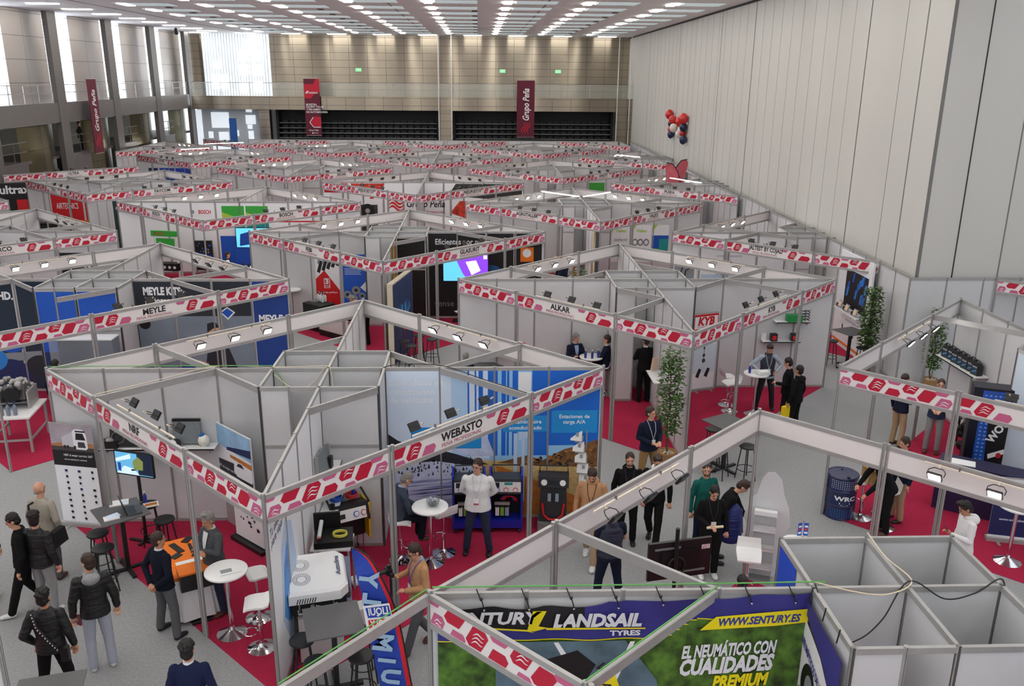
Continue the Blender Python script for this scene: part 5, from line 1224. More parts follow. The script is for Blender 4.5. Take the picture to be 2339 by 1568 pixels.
t=thing('mesh_banner','Dark banner with a white logo on the closet beside the right edge','banner',(sx+1.03,sy-1.0,0),R(-90)); m=MB(); m.plane2([(.05,.4),(.05,2.95),(1.0,2.9),(1.0,.4)],navyp,(0,-.03,0)); put_text(m,'S',whitep,(.25,-.035,2.55),(1,0,-.4),(.2,0,1),h=.35,bold=.05); m.build('printed_mesh',t); MB().tube([(.1,-.02,3.1),(.1,-.04,2.9)],.008,black,5).build('tie_cord',t)
def bluep(m): 
    R2(m,.03,.55,.07,2.97,M('print_blue',(24,74,196),.5)); PG(m,[(.03,2.3),(.55,2.0),(.55,1.9),(.03,2.2)],navyp)
graphic('S','printed_sheet',bluep,-1.0,1.0,-pi/2,'blue printed sheet')
# cables along the near rails
def crom(P_,k=8):
    P_=[Vector(p) for p in P_]; out=[]
    for i in range(len(P_)-1):
        p0=P_[max(i-1,0)];p1=P_[i];p2=P_[i+1];p3=P_[min(i+2,len(P_)-1)]
        for j in range(k):
            t_=j/k; out.append(.5*(2*p1+(p2-p0)*t_+(2*p0-5*p1+4*p2-p3)*t_*t_+(-p0+3*p1-3*p2+p3)*t_**3))
    return out+[P_[-1]]
def cab(pts,mat,label,r=.008): pts=crom(pts); one('cable',MB().tube(pts,r,mat,6),label,'cable')
cab([(sx-4.95,sy,3.11),(sx-4,sy+.01,3.10),(sx-2,sy,3.105),(sx-1,sy,3.11),(sx-.9,sy,3.10)],cableg,'Green cable along the top of the tyre banner rail')
cab([(sx-1,sy,3.11),(sx-.6,sy-.05,3.02),(sx-.25,sy-.08,3.0),(sx+.03,sy+.0,3.1),(sx-.02,sy+.5,3.09),(sx,sy+1,3.1)],cable,'Cream cable looping over the near closet cross walls')
cab([(sx-1,sy-.02,3.1),(sx-.9,sy-.45,2.75),(sx-.6,sy-.3,2.62),(sx-.3,sy-.15,2.75),(sx,sy,3.1),(sx+.35,sy-.1,2.95),(sx+.7,sy-.05,2.98),(sx+1,sy,3.1),(sx+1.02,sy-.1,2.6),(sx+1.02,sy-.2,1.6)],cableb,'Black cable sagging inside the near closet')
cab([(sx-2,sy,3.08),(sx-2.8,sy-.75,3.09),(sx-3.55,sy-1.43,3.08)],cableg,'Green cable along the near diagonal beam')
cab([(sx-5,sy,3.09),(sx-5.6,sy-.7,3.08),(sx-6.2,sy-1.4,3.08)],cableg,'Green cable on the rail left of the tyre banner')
one('header_rail',MB().box((.95,0,2.98),(1.9,.045,.12),alu),'Aluminium header rail running left from the tyre banner corner','rail',(sx-4.98,sy,0),R(-131))
one('header_post',MB().box((0,0,1.5),(.05,.05,3.0),alu),'Post at lower end of header rail near the bottom edge','post',(sx-6.23,sy-1.43,0))
# wall cables on the front centre block
cab([(wx-3.55,wy-1.43,3.08),(wx-2.8,wy-.7,3.07),(wx-2,wy,3.08),(wx-1,wy,3.06),(wx+0,wy,3.08)],cable,'Cream cable on the beam and wall above the radiator shelf')
cab([(wx-1,wy+.02,3.08),(wx-.8,wy-.1,2.8),(wx-.85,wy-.2,2.6)],cableg,'Green cable with white plug dropping into the front closet')
cab([(wx-.95,wy-.1,2.95),(wx-.6,wy-.2,2.72),(wx-.3,wy-.15,2.78),(wx,wy,3.08),(wx+.12,wy-.3,2.7)],cable,'Cream cable sagging inside the front closet')
cab([(wx+.95,wy-.4,2.6),(wx+.93,wy-.1,2.9),(wx+1.1,wy,3.08),(wx+2,wy,3.08),(wx+2.8,wy-.75,3.07),(wx+3.5,wy-1.43,3.07)],cableb,'Black cable along the wall and beam above the sky mural')
cab([(wx-4.95,wy,3.09),(wx-3,wy+.02,3.085),(wx-1,wy,3.09)],cableg,'Green cable on the top rail above the radiator shelf wall')
# television seen from the back, acrylic leaflet stand etc.
t=thing('television_stand','Large black television seen from the back on a pole','television',(2.9,11.0,0),R(12))
MB().box((0,0,1.42),(.98,.05,.6),black).box((0,-.03,1.42),(.6,.03,.3),blackp).box((-.2,-.03,1.62),(.4,.012,.03),grey).box((.2,-.03,1.22),(.4,.012,.03),grey).build('housing',t)
MB().cyl((-.08,-.06,.02),(-.08,-.06,1.95),.03,black,n=12).box((-.08,-.06,.015),(.7,.5,.03),black).build('pole',t)
m=MB(); R2(m,.33,.46,1.55,1.62,whitep,-.031); put_text(m,'LIQUI',redp,(.395,-.033,1.60),h=.025,w=.1); put_text(m,'MOLY',redp,(.395,-.033,1.57),h=.025,w=.1); m.build('sticker',t)
m=MB(); 
for k in range(4): m.tube([(-.08+.13*cos(a)+.01*k,-.07,1.35+.14*sin(a)) for a in np.arange(0,6.28,.4)],.005,cableb,5,closed=True)
m.build('coiled_cable',t)
acr=M('acrylic_milky',(232,234,238),.2,alpha=.62)
t=thing('acrylic_leaflet_stand','Milky acrylic leaflet stand shaped like a stepped silhouette','display stand',(4.72,12.7,0),R(-20))
MB().prism([(-.25,0),(.26,0),(.28,.35),(.34,.45),(.36,.85),(.42,1.0),(.38,1.3),(.28,1.55),(.22,1.8),(.1,1.92),(-.02,1.9),(-.1,1.75),(-.15,1.5),(-.28,1.35),(-.33,1.05),(-.25,.9),(-.33,.5)],-.01,.01,acr).build('back_panel',t)
o=t.children[0]; o.rotation_euler=(pi/2,0,0); o.location=(0,.12,0)
for s in(-.16,.2): MB().box((s,-.02,.62),(.008,.26,1.24),acr).build('side_panel',t)
for z in(.25,.6,.95,1.25): MB().box((.02,-.04,z),(.36,.22,.012),white).box((.02,-.14,z+.03),(.36,.008,.06),acr).build('shelf',t)
furn('ws',4.33,12.15,R(165),'White swivel stool in front of the milky acrylic stand')
furn('rt',5.05,11.9,0,'Round white table with small flag behind the grey closet walls')
t=thing('table_flag','Small red, white and blue pennant stand on the round table','flag',(5.14,12.1,1.1)); MB().cyl((0,0,0),(0,0,.3),.006,chrome).box((0,0,.01),(.08,.08,.02),chrome).build('pole',t)
m=MB().box((-.05,0,.15),(.07,.006,.22),royal,rz=.3).box((.05,0,.15),(.07,.006,.22),royal,rz=-.3)
for z,c in((.2,whitep),(.15,redp),(.09,whitep)): m.box((-.05,-.005,z),(.05,.004,.03),c,rz=.3).box((.05,-.005,z),(.05,.004,.03),c,rz=-.3)
m.build('pennants',t)
one('tray',MB().cyl((0,0,0),(0,0,.03),.2,white,n=24).box((-.1,-.05,.034),(.12,.14,.006),redp),'White tray with red printed papers on the round table','tray',(4.98,11.95,1.1))
furn('ws',4.95,11.35,R(120),'White swivel stool beside the blue printed closet side')
# ---------------- middle right block
ax_,ay_=ctr(1,1)
shelf(ax_-3.75,ay_-.02,1.12,0,1.0,'White wall shelf with a mirror and a red lamp',d=.35)
t=thing('wing_mirror','Black wing mirror lying on the white wall shelf','car part',(ax_-4.0,ay_-.22,1.13)); MB().ell((0,0,.12),(.15,.08,.11),black).cyl((.12,0,.05),(.2,.05,.0),.04,black).build('shell',t,smooth=True); MB().ell((-.02,-.06,.12),(.10,.03,.075),M('mirror_glass',(150,180,200),.05,1)).build('glass',t,smooth=True)
t=thing('tail_lamp','Red and white tail lamp on a white box','car lamp',(ax_-3.5,ay_-.18,1.13)); MB().box((0,0,.05),(.3,.14,.1),white).build('box',t); MB().box((.03,0,.16),(.5,.12,.1),M('lamp_red',(200,20,30),.15,coat=.6)).box((-.12,-.062,.16),(.14,.006,.07),M('lamp_clear',(235,215,215),.15)).build('lamp',t)
furn('rt',2.95,21.48,0,'Round white bar table between the two seated men')
for a,b,w in((2.78,21.35,'left'),(2.95,21.30,'middle'),(3.12,21.38,'right')): bottle(a,b,1.097,'Blue water bottle on the corner table, %s of three'%w,group='blue bottles on the corner table')
furn('ws',2.55,21.8,pi,'White swivel stool under the grey haired man in dark suit'); furn('ws',3.36,21.6,R(60),'White swivel stool under the man sitting sideways')
tree(4.08,17.15,2.65,'Tall potted tree with pebbles at the corner of the middle stand',n=560,seed=4,spread=.30)
t=thing('parcel','Teal box with white logo on a side shelf','box',(4.72,19.75,1.22),R(10)); MB().box((0,0,.19),(.26,.32,.38),M('box_teal',(22,110,120),.5)).build('carton_body',t); m=MB(); m.ell((0,-.162,.15),(.06,.004,.06),redp); m.build('emblem',t)
shelf(4.45,19.55,1.2,-pi/2,.95,'White side shelf holding the teal box',d=.34)
one('picture_card',MB().box((0,0,.18),(.2,.015,.34),M('card_peach',(235,205,180),.6),rx=.15),'Peach card standing behind the teal box','card',(4.3,19.95,1.21),R(30))
one('grey_gasket',MB().tube([(.0,.12*cos(a),.16+.15*sin(a)) for a in np.arange(0,6.28,.4)],.012,dsteel,6,closed=True),'Dark loop gasket leaning beside the teal box','car part',(4.42,19.6,1.21))
def wood(m): R2(m,.04,1.9,.05,2.6,M('wood_laminate',(140,120,104),.6,noise=((2,2,14),.2)))
graphic('A','printed_sheet',wood,0,-D+.02,pi/2,'brown wood effect laminate sheet')
def kyroll(m,w,h):
    y=-.006; R2(m,-w/2,w/2,h-.42,h+.04,redp,y); R2(m,-w/2+.02,w/2-.02,h-.36,h-.02,whitep,y-.001); put_text(m,'KYB',redp,(0,y-.002,h-.15),h=.22,w=.52,bold=.05,italic=.2); put_text(m,'Our Precision, Your Advantage',redp,(0,y-.002,h-.31),h=.03)
    R2(m,-w/2,w/2,.5,1.3,M('roll_pale_blue',(206,222,232),.5),y-.0005); 
    m.box((0,y-.002,1.1),(.02,.002,.6),greyp)
    for z,r_ in((1.35,.05),(1.0,.04),(.85,.05),(1.2,.03)): m.add([(r_*cos(a),y-.003,z+r_*1.3*sin(a)) for a in np.arange(0,6.2,.6)],[tuple(range(11))],ink)
    for x in(-.15,.12): m.plane2([(x-.08,.42),(x+.02,.36),(x+.1,.6),(x+.02,.64)],ink,(0,y-.003,0))
rollup(6.02,21.85,R(20),.75,2.1,kyroll,'White and red roll-up banner with shock absorber pictures')
shelf(ax_+3.6,ay_-.02,1.38,0,1.0,'Lower white shelf with two dark boxes behind the round table',d=.3); shelf(ax_+3.85,ay_-.02,1.92,0,.9,'Upper white shelf with a green box behind the round table',d=.3)
one('suspension_box',MB().box((0,0,.09),(.4,.2,.18),M('box_green',(30,140,70),.5)),'Green box on the upper white shelf','box',(ax_+3.9,ay_-.2,1.93))
m=MB()
for k in range(2):
    m.tube([(.1*k+.06*cos(a),.06*sin(a),.02+.012*a) for a in np.arange(0,25,.6)],.010,black,5)
one('coil_spring',m,'Black coil springs right of the green box','car part',(ax_+4.15,ay_-.2,1.93))
for a,w in((3.4,'left'),(3.95,'right')): one('parts_box',MB().box((0,0,.1),(.17,.15,.2),black).box((0,-.076,.1),(.11,.004,.12),redp),'Dark cube box with red picture on lower shelf, %s one'%w,'box',(ax_+a,ay_-.2,1.39))
one('small_card',MB().box((0,0,.1),(.12,.01,.2),wpaper,rx=.1),'Small white card at the left end of the lower shelf','card',(ax_+3.15,ay_-.15,1.39))
furn('rt',6.9,20.1,0,'Round white bar table with white boxes beside the padded vest man'); furn('ws',6.36,20.3,R(100),'White swivel stool left of the padded vest man, front one'); furn('ws',6.4,20.75,R(-80),'White swivel stool left of the padded vest man, rear one')
bottle(6.72,20.1,1.097,'Blue water bottle with white cap beside the white boxes'); one('white_box',MB().box((0,0,.035),(.3,.22,.06),white).box((.01,.0,.075),(.26,.2,.02),wpaper),'Stack of flat white boxes on the round table','box',(7.02,20.0,1.1),R(10))
one('carrier_bag',MB().box((0,0,.17),(.3,.1,.34),M('bag_yellow',(238,210,20),.6),taper=.9).tube([(-.06,0,.33),(-.04,0,.44),(.04,0,.44),(.06,0,.33)],.006,yellowp,5),'Bright yellow carrier bag held by the youth in black','bag',(7.22,18.72,.42),R(30))
furn('sq',5.28,16.95,R(30),'Dark square bar table behind the near diagonal fascia'); furn('bs',5.12,17.35,0,'Black bar stool left of the dark table behind the near fascia'); furn('bs',5.6,16.42,R(20),'Black bar stool right of the dark table behind the near fascia'); furn('bs',5.08,16.55,R(50),'Black bar stool under the front of the dark table behind the fascia')
# aisle behind the mural
furn('bs',-2.15,24.0,0,'Black bar stool in front of the parrot display, leftmost'); furn('bs',-1.9,23.55,R(30),'Black bar stool in front of the parrot display, middle one'); furn('bs',-1.35,24.2,R(60),'Black bar stool right of the parrot display'); furn('bs',-1.75,24.55,R(10),'Black bar stool nearest the parrot display, rear one')
t=thing('folding_table','Dark grey folding table before the grey haired person','table',(.15,21.75,0),R(40)); MB().box((0,0,.74),(.8,.7,.03),greyt).build('table_top',t); 
for a in(-1,1):
    for b in(-1,1): MB().cyl((a*.35,b*.3,0),(a*.35,b*.3,.73),.015,black).build('leg',t)
t=thing('chair','Dark chair under the grey haired person in the aisle','chair',(-.32,21.1,0),R(-10)); MB().box((0,0,.46),(.42,.42,.04),black).build('seat',t); MB().box((0,-.2,.78),(.4,.03,.3),black).build('backrest',t)
for a in(-1,1):
    for b in(-1,1): MB().cyl((a*.18,b*.18,0),(a*.19,b*.19,.45),.014,black).build('leg',t)
# centre block: parrot wall, black wall, posters
t=thing('display_wall','Free-standing wooden edged display wall with a painted parrot','display',(-2.3,25.0,0),R(-101.5)+pi)
MB().box((0,0,1.22),(2.05,.16,2.44),M('frame_beige',(206,194,172),.6)).build('frame',t)
m=MB(); y=-.085
t_face=m; R2(m,-1.0,1.0,.03,2.40,M('parrot_blue',(30,54,92),.6,noise=(2,.3)),y)
r=random.Random(8)
for s,cx_ in((-1,-.1),(1,.12)):
    for k in range(13):
        a=(.25+.11*k)*(1); L=.75-.03*k; ex=cx_+s*L*cos(a)*.9; ez=1.25+L*sin(a)
        m.plane2([(cx_,1.1),(cx_+s*.05,1.18),(ex,ez),(ex-s*.03,ez-.05)],M('feather_blue',(40,130,215),.6) if k%2 else M('feather_cyan',(90,180,235),.6),(0,y-.004-.0004*k,0))
m.plane2([(-.16,1.35),(.0,1.0),(.16,1.4),(.12,.9),(0,.75),(-.12,.9)],redp,(0,y-.012,0)); m.plane2([(-.22,1.3),(-.15,1.36),(-.08,.95),(-.1,.85)],yellowp,(0,y-.013,0)); m.plane2([(.14,1.4),(.2,1.34),(.12,.85),(.07,.95)],yellowp,(0,y-.013,0)); m.plane2([(-.03,.75),(.03,.75),(.01,.2),(-.01,.2)],redp,(0,y-.013,0))
m.build('painting',t)
gx,gy,_=ST['G']
def blackwall(m):
    for i in range(4): R2(m,1.03+.97*i+.0,1.97+.97*i,.07,2.97,blackp,-.013)
    TT(m,'Eficientes por naturaleza',1.25,2.66,.2,whitep,-.0145,w=2.3,left=True); TT(m,'Nueva línea de barnices',1.25,2.36,.09,whitep,-.0145,left=True); TT(m,'sense',1.2,.5,.22,greyp,-.0145,left=True,bold=-.005)
    R2(m,4.15,4.6,2.0,2.5,orange,-.0145); m.ell((4.37,-.017,2.3),(.15,.002,.15),whitep); TT(m,'BASF We create chemistry',4.1,1.85,.05,whitep,-.015,left=True)
    r=random.Random(3)
    for k in range(14):
        a=.3+.1*k; PG(m,[(3.1,1.3),(3.1+.6*cos(a),1.3+.6*sin(a)),(3.12+.6*cos(a),1.27+.6*sin(a))],M('feather_blue'),-.015)
graphic('G','printed_sheet',blackwall,0,0,0,'black printed wall with white lettering')
def blackcl(m): R2(m,.05,.95,.07,2.97,blackp,-.013)
graphic('G','printed_sheet',blackcl,0,-1,0,'black printed closet front')
def stripes(m):
    cs=[(228,120,50),(90,140,50),(60,110,50),(235,150,60),(200,160,70),(240,110,50),(150,150,140)]
    for i,c in enumerate(cs): R2(m,2.0+.28*i,2.27+.28*i,.07,2.97,M('stripe_%d'%i,c,.5,noise=((1,1,4),.3)),-.014)
graphic('G','printed_sheet',stripes,0,-D,pi/2,'orange and green striped sheet')
def febi(m):
    R2(m,-2.85,-2.05,.1,2.35,whitep,-.013); PG(m,[(-2.85,.1),(-2.05,.1),(-2.05,1.0),(-2.55,1.7),(-2.85,1.4)],redp,-.014)
    for k in range(5):
        x=-2.8+.16*k; PG(m,[(x,1.65+.06*k),(x+.1,1.6+.06*k),(x+.22,2.0+.04*k),(x+.12,2.05+.04*k)],ink,-.0138)
        PG(m,[(x+.02,1.95),(x+.08,1.92),(x+.14,2.12),(x+.08,2.15)],greyp,-.0139)
    R2(m,-2.58,-2.38,1.08,1.42,whitep,-.0145); R2(m,-2.56,-2.4,1.1,1.4,redp,-.0148); TT(m,'3',-2.48,1.31,.17,whitep,-.0152,bold=.05); TT(m,'AÑOS',-2.48,1.16,.05,whitep,-.0152); TT(m,'Un anclaje perfecto',-2.8,.92,.07,whitep,-.0152,left=True,w=.66); TT(m,'febi',-2.8,.8,.08,whitep,-.0152,left=True,bold=.04)
graphic('G','poster',febi,0,0,0,'red and white poster with timing chains')
def bluepos(m):
    R2(m,-1.92,-1.12,.3,2.25,M('poster_blue',(36,92,200),.5),-.013); PG(m,[(-1.12,1.35),(-1.12,.9),(-1.35,1.1)],whitep,-.014); TT(m,'Brakes',-1.86,2.08,.09,whitep,-.0145,left=True,bold=.02); TT(m,'for All Makes!',-1.86,1.94,.09,whitep,-.0145,left=True,bold=.02)
    for k in range(5): R2(m,-1.86,-1.3-.03*(k%2),1.75-.05*k,1.765-.05*k,skyp,-.0145)
    for cx_,cz,q in((-1.8,.85,.14),(-1.5,1.0,.15),(-1.6,.7,.16),(-1.3,.8,.12)): m.add([(cx_+q*cos(a),-.0146,cz+q*sin(a)) for a in np.arange(0,6.28,.35)],[tuple(range(18))],greyp); m.add([(cx_+q*.4*cos(a),-.0149,cz+q*.4*sin(a)) for a in np.arange(0,6.28,.5)],[tuple(range(13))],darkp)
graphic('G','poster',bluepos,0,0,0,'blue poster with brake discs')
t=thing('counter','Black counter with brake discs and a row of white bottles','counter',(-5.25,27.9,0),R(-40)); MB().box((0,0,.45),(.9,.6,.9),blackp).build('cabinet',t); MB().cyl((-.2,0,.9),(-.2,0,.94),.17,dsteel,n=24).cyl((-.2,0,.94),(-.2,0,.97),.08,chrome,n=18).build('brake_disc',t)
for k in range(6): bottle(-5.3+.09*(k%3)+.07*(k//3),28.15-.12*(k%3)+.1*(k//3),.91,'White litre bottle with dark cap on the black counter, %s of six'%ORD[k],M('bottle_white',(220,226,226),.3),black,1.25,'white bottles on the black counter')
one('brake_disc',MB().cyl((0,0,0),(0,0,.04),.18,dsteel,n=28).cyl((0,0,.04),(0,0,.08),.09,chrome,n=20),'Steel brake disc at the left corner of the grey counter','car part',(-5.45,26.9,.76))
t=thing('counter','White low counter with black plinth and brake parts on top','counter',(-4.35,27.0,0),R(-40)); MB().box((0,0,.1),(1.5,.7,.2),blackp).box((0,0,.47),(1.5,.7,.55),M('counter_pale',(212,200,200),.6)).build('cabinet',t); MB().box((0,0,.76),(1.56,.76,.03),greyt).build('worktop',t)
MB().box((.3,.0,.82),(.2,.15,.1),alu).cyl((-.3,.1,.78),(-.3,.1,.82),.15,alu,n=22).box((0,-.2,.8),(.3,.1,.06),white).build('parts',t)
furn('rt',-6.35,29.0,0,'Round white bar table at the left of the timing chain poster')
furn('ws',-.55,27.2,R(20),'White swivel stool before the black wall by the stand post')
t=thing('television','Large wall screen glowing violet and cyan before the black wall','television',(-.42,28.72,0)); MB().box((0,.03,1.9),(1.55,.06,.95),black).build('housing',t)
m=MB(); R2(m,-.75,.75,1.45,2.35,scr3,-.003); PG(m,[(-.4,2.35),(.75,2.35),(.75,1.5),(.1,1.45),(-.1,1.7)],scr2,-.005); PG(m,[(0,2.1),(.35,2.15),(.5,1.8),(.2,1.65)],M('screen_pink',(235,190,250),.3,emit=1.4),-.007); R2(m,.6,.72,2.2,2.32,M('screen_white'),-.008); m.build('screen',t); MB().box((0,.08,.72),(.08,.08,1.44),black).box((0,.1,.02),(.9,.4,.04),black).build('stand',t)
t=thing('reception_counter','Grey counter with orange top edge before the black wall','counter',(1.2,27.6,0),R(20)); MB().box((0,0,.55),(1.3,.5,1.1),M('counter_slate',(92,108,120),.5)).build('cabinet',t); MB().box((.35,0,1.13),(.6,.52,.06),M('counter_orange',(238,120,70),.5)).build('top',t)
# left block prints
mx_,my_,_=ST['M']
def meyle(m):
    photo=M('photo_grey',(120,134,148),.5,noise=(1.2,.15)); bluem=M('print_royal_dark',(22,62,140),.5)
    for i in range(3): R2(m,1.03+i,1.97+i,.07,2.97,M('print_slate_dark',(34,42,52),.5),-.013); R2(m,1.03+i,1.97+i,.07,2.05,photo,-.0135)
    TT(m,'MEYLE KITS:',1.25,2.72,.2,whitep,-.0145,left=True,bold=.05,w=1.0); TT(m,'Mejores de serie',1.28,2.44,.17,whitep,-.0145,left=True,bold=.04,w=1.3)
    m.add([(1.2+.15*cos(a),-.0146,1.85+.15*sin(a)) for a in np.arange(0,6.28,.4)],[tuple(range(16))],blackp)
    # printed head and hand of the figure in the photo print
    sk=M('print_skin',(206,168,140),.6); m.add([(2.95+.17*cos(a),-.0147,1.55+.26*sin(a)) for a in np.arange(0,6.28,.3)],[tuple(range(21))],sk); PG(m,[(2.78,1.6),(2.8,1.85),(3.0,1.9),(3.12,1.75),(2.95,1.72)],ink,-.0149)
    PG(m,[(2.6,.3),(2.75,1.15),(3.3,1.2),(3.6,.3)],darkp,-.0146); PG(m,[(2.3,.45),(2.5,.85),(2.75,.75),(2.6,.4)],sk,-.015); PG(m,[(1.9,.3),(1.95,.7),(2.5,.65),(2.45,.25)],bluem,-.0148); TT(m,'MEYLE',2.2,.48,.12,whitep,-.0152)
    PG(m,[(3.15,2.15),(3.35,2.3),(3.55,2.15),(3.35,1.95)],whitep,-.0148); PG(m,[(3.2,2.15),(3.35,2.26),(3.5,2.15),(3.35,2.0)],royal,-.015)
    R2(m,4.03,4.93,.07,2.97,bluem,-.0145); TT(m,'MEYLE',4.46,1.98,.2,whitep,-.0155,w=.62,bold=.04); TT(m,"DRIVER'S BEST FRIEND",4.46,1.8,.06,whitep,-.0155,w=.62,bold=.03)
    # left half, dark with blue machinery
    for i in range(4): R2(m,-4.95+i,-4.05+i,.07,2.97,M('print_blue_black',(22,40,60),.5),-.013)
    TT(m,'MEYLE HD.',-2.6,2.6,.2,whitep,-.0145,w=1.1,bold=.05)
    for cx_,cz,q,c in((-2.3,1.35,.28,royal),(-2.9,.9,.35,M('feather_blue')),(-1.6,.7,.3,darkp),(-1.65,1.5,.16,whitep),(-1.65,1.5,.11,darkp),(-2.4,.5,.4,navyp)): m.add([(cx_+q*1.3*cos(a),-.0147-.0002*cz,cz+q*sin(a)) for a in np.arange(0,6.28,.3)],[tuple(range(21))],c)
    PG(m,[(-4.9,.9),(-1.1,1.15),(-1.1,.95),(-4.9,.6)],greyp,-.0146)
graphic('M','printed_wall',meyle,0,0,0,'dark blue printed wall with white lettering')
def meylef(m):
    R2(m,.04,.96,.07,2.95,royal,-.013); R2(m,1.04,1.96,2.05,2.95,royal,-.013); TT(m,'MEYLE',.5,1.95,.16,whitep,-.0145,bold=.04); R2(m,.04,.96,.1,1.4,navyp,-.014); TT(m,'Corteco',.55,.75,.12,whitep,-.0155,bold=.03); m.tube([(.2+.08*cos(a),-.02,.75+.08*sin(a)) for a in np.arange(0,6.28,.4)],.012,whitep,5,closed=True)
graphic('M','printed_sheet',meylef,-1,-1,0,'royal blue printed closet front')
t=thing('glass_cabinet','Glass cabinet with warmly lit white jars beside the blue front','display cabinet',(-9.6,20.6,0)); MB().box((0,0,.35),(1.5,.45,.7),navyp).build('base',t); MB().box((0,-.22,1.3),(1.5,.01,1.2),gm).box((-.75,0,1.3),(.01,.45,1.2),gm).box((.75,0,1.3),(.01,.45,1.2),gm).build('glass',t)
MB().box((0,0,1.92),(1.5,.45,.03),white).box((0,.2,1.3),(1.5,.01,1.2),navyp).build('frame',t)
warm=M('warm_lamp',(255,226,160),.5,emit=4); MB().box((.3,0,1.885),(.4,.1,.02),warm).build('lamp',t)
for a,w in((.1,'left'),(.42,'right')): one('white_jar',MB().lathe([(.09,0),(.1,.02),(.1,.26),(.06,.32),(.06,.36)],white,n=18).lathe([(.102,.08),(.102,.2)],royal,n=18),'White jar with blue label inside the lit cabinet, %s one'%w,'jar',(-9.6+a,20.55,.71),smooth=True)
# engine display left
t=thing('engine_stand','Aluminium frame table carrying a cut-away engine','stand',(-10.4,18.6,0),R(8))
MB().box((0,0,.83),(.95,1.2,.04),white).build('table_top',t)
for a in(-1,1):
    for b in(-1,1): MB().box((a*.42,b*.55,.41),(.05,.05,.82),alu).build('leg',t)
MB().box((0,-.55,.3),(.84,.04,.04),alu).box((-.42,0,.3),(.04,1.1,.04),alu).box((.42,0,.3),(.04,1.1,.04),alu).build('stretcher',t)
MB().box((-.3,.25,1.05),(.04,.6,.4),alu).box((.3,.25,1.05),(.04,.6,.4),alu).box((0,.25,1.0),(.6,.6,.03),dsteel).build('cradle',t)
m=MB(); r=random.Random(6); m.box((0,.25,1.2),(.42,.36,.34),dsteel)
for i in range(46): m.ell((r.uniform(-.27,.27),.25+r.uniform(-.24,.24),1.22+r.uniform(-.1,.26)),(r.uniform(.03,.08),)*3,alu if r.random()<.7 else dsteel,8,6)
m.cyl((-.02,.0,1.2),(-.02,-.08,1.2),.17,blackp,n=22); o=one('engine',m,'Cut-away metal engine on the aluminium frame','engine',(-10.4,18.6,.0),R(8))
for k in range(4): bottle(-10.62+.14*k,18.15+.02*k,.855,'Grey bottle with blue label on the engine table, %s from the left'%ORD[k],M('bottle_grey_blue',(120,132,150),.35),navyp,1.3,'oil bottles on the engine table')
# ---------------- right hand stand with barrel and oil cans
t=thing('oil_barrel','Dark blue oil barrel with white rally lettering','barrel',(6.98,14.88,0)); nb2=M('barrel_blue',(26,36,84),.3,coat=.4)
MB().lathe([(.285,0),(.295,.02),(.285,.05),(.285,.28),(.295,.30),(.285,.32),(.285,.57),(.295,.59),(.285,.61),(.285,.84),(.297,.87),(.285,.885),(.27,.87),(0,.865)],nb2,n=36).build('drum',t,smooth=True)
m=MB(); rr=.2885
def onb(a,z,w,h,mat): m.add([(rr*cos(a-w),rr*sin(a-w),z-h),(rr*cos(a+w),rr*sin(a+w),z-h),(rr*cos(a+w),rr*sin(a+w),z+h),(rr*cos(a-w),rr*sin(a-w),z+h)],[(0,1,2,3)],mat)
for i in range(14):
    for j in range(5): onb(-pi/2-.1+(i-7)*.14,.66+.038*j,.022,.009,skyp)
for i in range(10):
    for j in range(5): onb(-pi/2-.2+(i-5)*.16,.08+.035*j,.03,.006,M('feather_blue'))
vs,fs,tw,th,cx_,cy_=text('WRC',.04,0)
k=.42/tw; m.add([(rr*cos(-pi/2-.12+(x-cx_)*k/rr),rr*sin(-pi/2-.12+(x-cx_)*k/rr),.46+(y-cy_)*k*.7) for x,y in vs],fs,whitep)
onb(-pi/2-.12,.365,.7*.5,.018,whitep); onb(-pi/2-.12,.33,.5*.5,.006,whitep); m.build('printed_label',t)
MB().cyl((.02,-.2,.868),(.02,-.2,.89),.03,black).cyl((.05,.18,.868),(.05,.18,.88),.02,black).build('bung',t)
furn('ws',7.35,14.75,R(30),'White swivel stool right of the dark barrel'); furn('ws',7.62,14.35,R(80),'White swivel stool beside the person bending over the box')
one('cardboard_box',MB().box((0,0,.15),(.32,.28,.3),M('cardboard',(186,142,88),.8)).box((-.2,0,.32),(.16,.28,.01),M('cardboard'),ry=.5).box((.1,0,.34),(.3,.3,.01),wpaper,ry=-.3),'Open cardboard box with papers on a stool beside the barrel','box',(7.45,14.62,.82),R(20))
wfx,wfy,_=ST['WF']
shelf(wfx-.02,wfy+4.2,1.6,-pi/2,1.75,'Long white shelf with black oil cans at the right',d=.36)
canm=M('can_black',(30,32,36),.35); protoc=None
for k in range(7):
    lab='Black oil can on the long shelf, %s from the far end'%['first','second','third','fourth','fifth','sixth','last'][k]
    c=(wfx-.2+.02*(k%2),wfy+4.85-.22*k,1.61)
    if protoc is None:
        protoc=thing('oil_can',lab,'can',c,R(-80),'oil cans on the long shelf')
        MB().prism([(-.11,-.07),(.11,-.07),(.11,.07),(-.11,.07)],0,.24,canm).box((.0,0,.27),(.2,.12,.06),canm,taper=.7).build('body',protoc)
        MB().tube([(-.07,0,.28),(-.05,0,.35),(.05,0,.34),(.09,0,.27)],.014,canm,6).build('handle',protoc); MB().cyl((-.07,0,.28),(-.08,0,.33),.025,blackp).build('cap',protoc)
        m=MB(); R2(m,-.08,.08,.04,.18,M('can_label',(50,70,90),.4),-.072); PG(m,[(-.07,.08),(.07,.14),(.07,.12),(-.07,.06)],M('feather_cyan'),-.074); put_text(m,'WOLF',whitep,(0,-.075,.2),h=.04); m.build('label',protoc)
    else: clone(protoc,c,R(-80),lab)
